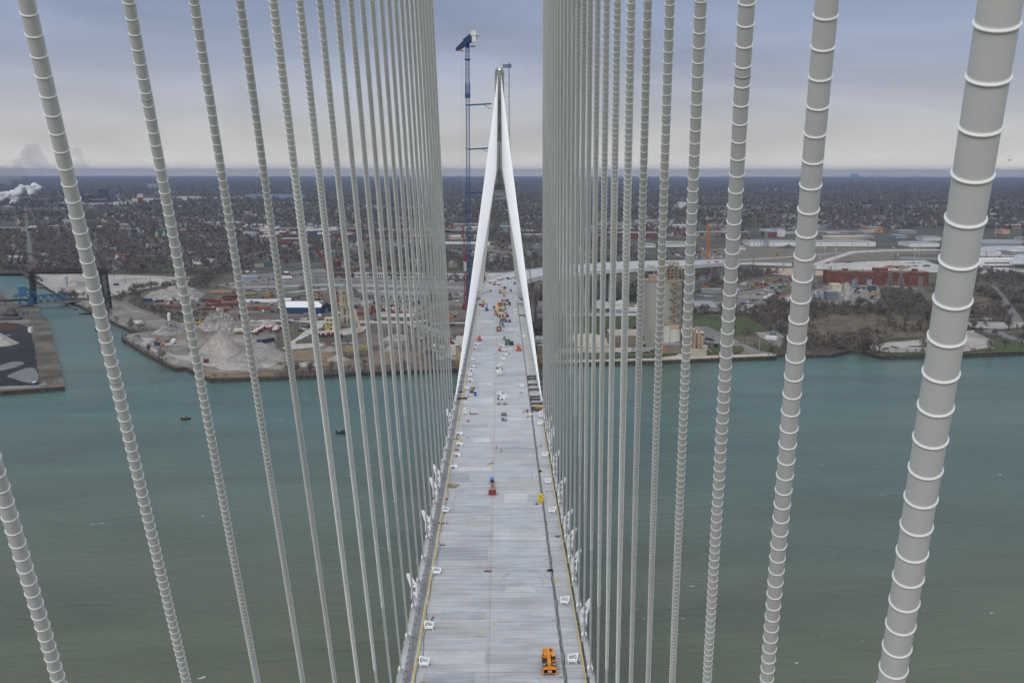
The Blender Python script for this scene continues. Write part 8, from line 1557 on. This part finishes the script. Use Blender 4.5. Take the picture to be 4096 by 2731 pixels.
boomlift(Z3,1137,187,'large orange boom lift with a red basket towards the right of the deck',1.15); boomlift(Z3,870,192,'smaller orange boom lift on the centre line',.75,0); boomlift(Z2,752,1403,'orange articulated boom lift by the left yellow rope',1.0,.6)
item('orange_rig', 'small orange rig with a long tan arm far along the left side', 'machine', Z2, 945, 525, [('body', lift_o, lambda b: b.box((.4,.4,.2), (1.1,1.2,1.5))), ('arm', mat('arm_tan', (.40,.28,.15)), lambda b: b.bar((-3.5,.3,.3), (.8,.3,.4), .3))])
for k, x in enumerate((1042,1180)): item('wire_barrier', ('folding wire barrier left of the brown cabin','folding wire barrier right of the brown cabin')[k], 'barrier', Z2, x, 1203, [('frame', stl, lambda b: (b.bar((-1.4,0,0), (0,.6,2.4), .07), b.bar((1.4,0,0), (0,.6,2.4), .07), b.bar((-1.4,0,0), (1.4,0,0), .07), b.bar((-.7,.3,1.2), (.7,.3,1.2), .06), b.bar((-1.4,1.6,0), (0,.6,2.4), .07), b.bar((1.4,1.6,0), (0,.6,2.4), .07))), ('mesh', stl, lambda b: [b.bar((q*.25-1,0,0), (q*.12-.5,.45,1.7), .03) for q in range(9)])])
for k, (Z, x, y) in enumerate(((Z3,478,1418),(Z3,328,1438))): 
    junk(Z, x if k else 265, y, ('heap of boots and tools by the left kerb','yellow bin beside the heap of tools at the left kerb')[k], ('tool_heap','yellow_bin')[k], ('tools','bin')[k], (mat('tools_mix', (.20,.12,.08), .8, var=.6, scale=3), MATS['box_yellow'])[k], (lambda b: [b.box((random.uniform(-1,1), random.uniform(-.5,.5), 0), (.6,.3,.35), random.random()*3) for _ in range(7)]) if k == 0 else (lambda b: (b.cyl((0,0,0), (0,0,.9), .33, .38, 12), b.box((0,0,.9), (.7,.7,.06)))))
# scaffold towers and needle beams
def scaf(x, y, w, h, d_, lab):
    t = thing('scaffold_tower', lab, 'scaffold', (x, y, ZD)); b = MB()
    for sx in (0,w):
        for sy in (0,d_): b.bar((sx,sy,-2), (sx,sy,h), .12)
    n = int(h/2)
    for k in range(n+1):
        z = k*2
        for sy in (0,d_): b.bar((0,sy,z), (w,sy,z), .1); b.bar((0,sy,z), (w,sy,min(h,z+2)), .07)
        for sx in (0,w): b.bar((sx,0,z), (sx,d_,z), .1)
    b.build('scaffold_frame', stl, t); b = MB()
    for k in range(1, n+1, 2): b.box((w/2,d_/2,k*2), (w,d_,.08))
    b.build('planks', wdark, t); return t
q = dp(Z2, 745, 690); scaf(-17.6, q[1]+6, 2.6, 9, 3, 'grey scaffold tower beside the left leg of the far tower'); q = dp(Z2, 1455, 795); scaf(14.6, q[1]+2, 2.6, 9.5, 3, 'grey scaffold tower beside the right yellow rope by the far tower')
nb = mat('needle_beam', (.055,.03,.032), .6, var=.3, scale=.6); yb = mat('needle_yellow', (.60,.44,.03), .5)
def beam(y, x0, x1, lab, m=nb, z=.75, two=True, fl=.55):
    t = thing('needle_beam', lab, 'beam', (x0, y, ZD+z)); b = MB()
    for dy in ((0, 1.1) if two else (0,)): b.box(((x1-x0)/2, dy, .22), (x1-x0, .34, .06)); b.box(((x1-x0)/2, dy, -.2), (x1-x0, .34, .06)); b.box(((x1-x0)/2, dy, -.16), (x1-x0, .08, .4))
    b.build('steel_beam', m, t); b = MB(); b.box((.4,.5,-z), (.35,1.4,z-.2)); b.box(((x1-x0)*.62,.5,-z), (.35,1.4,z-.2)); b.build('packers', wdark, t); return t
for k, (yy, n_) in enumerate(((562,'farthest'),(598,'second farthest'),(678,'third farthest'),(747,'fourth farthest'),(850,'fifth from the far end'),(888,'sixth from the far end'),(945,'seventh from the far end'),(1003,'second nearest'),(1033,'nearest'))):
    y_ = dp(Z3, 1300, yy)[1]; beam(y_, 13.4, 22.5, f'dark steel needle beam pair across the right walkway, {n_} of the row')
    if k < 8: MB().box((21.8, y_+.5, ZD-2.8), (.4,.4,3.4)).build('hanger', nb, [o for o in COL.objects if o.name.startswith('needle_beam')][-1] if False else None) if False else None
y_ = dp(Z3, 1400, 1015)[1]; beam(y_+1.5, 15.0, 22, 'bright yellow crossing beam over the right walkway at the middle of the bridge', yb, 1.3, False)
t = thing('crossing_platform', 'yellow railed platform over the right walkway beside the nearest needle beam', 'platform', (15, y_-1.5, ZD)); b = MB()
for x in range(0, 7): b.bar((x,0,0), (x,0,1.3), .08)
for z in (.6,1.25): b.bar((0,0,z), (6,0,z), .07)
b.box((3,.6,.3), (6,1.2,.08)); b.build('rail', yb, t)
y_ = dp(Z3, 300, 865)[1]; beam(y_, -21.5, -13.4, 'dark steel needle beam across the left kerb at the middle of the bridge', nb, .5); y_ = dp(Z3, 280, 763)[1]; beam(y_, -21, -15.2, 'thin dark beam across the left kerb behind the thicker one', nb, .3, False)
t = thing('railed_platform', 'grey railed platform by the left needle beam', 'platform', (-18.6, dp(Z3,300,842)[1], ZD)); b = MB()
for x in range(0, 5): b.bar((x,0,0), (x,0,1.2), .08); b.bar((x,3,0), (x,3,1.2), .08)
for z in (.6,1.2): b.bar((0,0,z), (4,0,z), .06); b.bar((0,3,z), (4,3,z), .06)
b.build('rail', stl, t)
for k, (yy, x0, x1, m, lb) in enumerate(((403,14.6,19,nb,'dark beam across the right end of the deck at the tower'),(430,14.5,18.5,yb,'yellow beam across the right end of the deck at the tower'),(483,14.8,18.6,mat('beam_purple',(.07,.04,.12)),'purple dark beam just below the yellow one at the tower'),(755,13.2,18.6,nb,'brown beam across the right walkway at the scaffold tower'),(962,13.4,18.4,nb,'dark railed beam across the right walkway in front of the scaffold'))): beam(dp(Z2, 1400, yy)[1], x0, x1, lb, m, .6)
for k, (yy, lb) in enumerate(((500,'dark beam stub outside the left rope by the tower'),(540,'second dark beam stub outside the left rope by the tower'),(385,'dark beam stub at the far left end of the deck'))): beam(dp(Z2, 820, yy)[1], -18.5, -14, lb, nb, .5)
# clutter at the far end of the deck and on the viaduct
rf = random.Random(5)
for k in range(26):
    x = rf.uniform(930,1060) if k < 6 else rf.uniform(1050,1400); y = rf.uniform(345,410) if k < 10 else 330-(x-1050)*.13+rf.uniform(-22,4)
    p = G(*Z2(x, y), 45.1); col = rf.choice(['dark red','rust red','orange','white','white','grey']); o = SM.get((col, 1)) or SM[('white',1)] if (('white',1) in SM) else list(SM.values())[0]
    o = o.copy(); COL.objects.link(o); o.location = (p[0], p[1], 45.13); o.scale = (.5,.5,.5); o.rotation_euler = (0,0,rf.random()*3); tag(o, f'small {[c for c in CC if CMt[c].name == o.data.materials[0].name][0]} crate in the clutter where the deck meets the viaduct', 'crate', 'clutter at the far end of the deck')
cabin(Z2,1000,385,3.6,1.2,.9,yb,'low yellow beam stack at the far end of the deck'); cabin(Z2,935,372,2.6,1.0,.8,mat('yel_dull',(.40,.33,.10)),'dull yellow beam stack at the far left end of the deck')
for k, (x, y, L_, m, lb) in enumerate(((1830,242,12,yb,'yellow box on the viaduct right of the tower leg'),(1255,243,14,wood,'timber stack on the viaduct before the silo head'))):
    p = G(2105,1105,45) if k == 0 else G(*ZF(1095,165), 36); t = thing('material_stack', lb, 'stack', (p[0]+(30 if k == 0 else 0),p[1]+ (30 if k == 0 else 8),p[2]), .8); MB().box((0,0,0), (L_*.5,3,2.4)).build('stack_body', m, t); MB().box((0,0,2.4), (L_*.4,2.6,.4)).build('stack_top', wdark, t)
for k in range(16):
    q = rf.uniform(.1,.95)*6+2.2; i = int(q); f_ = q-i; a, c = Lp[i], Lp[i+1]; e, g_ = Rp[i], Rp[i+1]; w_ = rf.uniform(.2,.8); p = [ (a[j]*(1-f_)+c[j]*f_)*(1-w_)+(e[j]*(1-f_)+g_[j]*f_)*w_ for j in range(3)]
    if k % 2: o = VM[('pickup','white')].copy(); COL.objects.link(o); o.location = (p[0],p[1],p[2]+.1); o.rotation_euler = (0,0,-.9+rf.uniform(-.3,.3)); tag(o, 'white pickup parked on the curving viaduct', 'pickup', 'vehicles on the viaduct')
    else: o = SM[list(SM)[k % len(SM)]].copy(); COL.objects.link(o); o.location = (p[0],p[1],p[2]+.05); o.rotation_euler = (0,0,-.9); tag(o, f'{[c for c in CC if CMt[c].name == o.data.materials[0].name][0]} crate standing on the curving viaduct', 'crate', 'crates on the viaduct')
# yellow access towers at the river edge of both legs
for s, x_, lb in ((-1, 1832, 'ochre stair tower at the foot of the left tower leg'), (1, 2160, 'ochre stair tower at the foot of the right tower leg')):
    q = G(x_, 1478, 0); t = thing('stair_tower', lb, 'stair tower', (q[0], q[1], 0)); b = MB(); lattice(b, (0,0,0), (0,0,17), 2.6, 7, .22); b.build('stair_frame', mat('ochre_frame', (.38,.24,.05)), t); MB().box((0,0,17), (3.4,3.4,.3)).build('landing', wdark, t)
for s in (-1, 1):
    q = G(1815 if s < 0 else 2172, 1435, ZL); t = thing('pier_block', f'grey concrete pier block at the {"left" if s < 0 else "right"} foot of the tower', 'pier', (q[0], q[1], ZL)); MB().box((0,8,0), (13,14,9), top=(.6,.7)).build('pier_body', leg_c, t); MB().box((0,2,0), (22,16,2)).build('footing', leg_c, t)
# a worker in a hi-vis vest
wp_ = dp(Z3, 996, 246); t = thing('person', 'person in an orange vest, white helmet and dark trousers walking on the deck', 'person', wp_, .1)
me = bpy.data.meshes.new('body'); SK = [((0,0,.95),.15),((0,0,1.2),.17),((0,0,1.42),.17),((0,0,1.53),.06),((0,0,1.66),.10),((0,.01,1.76),.085),((-.1,0,.88),.10),((-.12,.10,.5),.075),((-.13,.02,.1),.05),((-.13,-.12,.04),.045),((.1,0,.88),.10),((.12,-.12,.52),.075),((.13,.08,.12),.05),((.13,-.02,.04),.045),((-.21,0,1.42),.07),((-.27,-.05,1.15),.05),((-.26,-.14,.92),.04),((.21,0,1.42),.07),((.27,.05,1.15),.05),((.27,-.02,.92),.04)]
ED = [(0,1),(1,2),(2,3),(3,4),(4,5),(0,6),(6,7),(7,8),(8,9),(0,10),(10,11),(11,12),(12,13),(2,14),(14,15),(15,16),(2,17),(17,18),(18,19)]
me.from_pydata([s[0] for s in SK], ED, []); sv_ = me.skin_vertices.new() if hasattr(me.skin_vertices, 'new') else None
bo = bpy.data.objects.new('body', me); COL.objects.link(bo); bo.parent = t; sm_ = bo.modifiers.new('skin', 'SKIN')
if not me.skin_vertices: me.attributes.update() if hasattr(me.attributes, 'update') else None
if me.skin_vertices:
    for i, s in enumerate(SK): me.skin_vertices[0].data[i].radius = (s[1], s[1]); me.skin_vertices[0].data[i].use_root = (i == 0)
ss = bo.modifiers.new('smooth', 'SUBSURF'); ss.levels = 1; ss.render_levels = 1; me.materials.append(mat('work_navy', (.03,.035,.06)))
b = MB(); b.cyl((0,0,1.0), (0,0,1.46), .21, .24, 12); b.build('hi_vis_vest', mat('vest_orange', (.75,.22,.03)), t); b = MB(); b.cyl((-.1,-.02,1.0), (-.1,-.02,1.47), .155, .16, 6); b.cyl((.1,-.02,1.0), (.1,-.02,1.47), .155, .16, 6); b.build('reflective_band', mat('vest_yellow', (.65,.62,.10)), t); MB().cyl((0,0,1.72), (0,0,1.84), .125, .07, 12).cyl((0,-.03,1.71), (0,-.03,1.73), .15, .15, 12).build('helmet', wh, t)
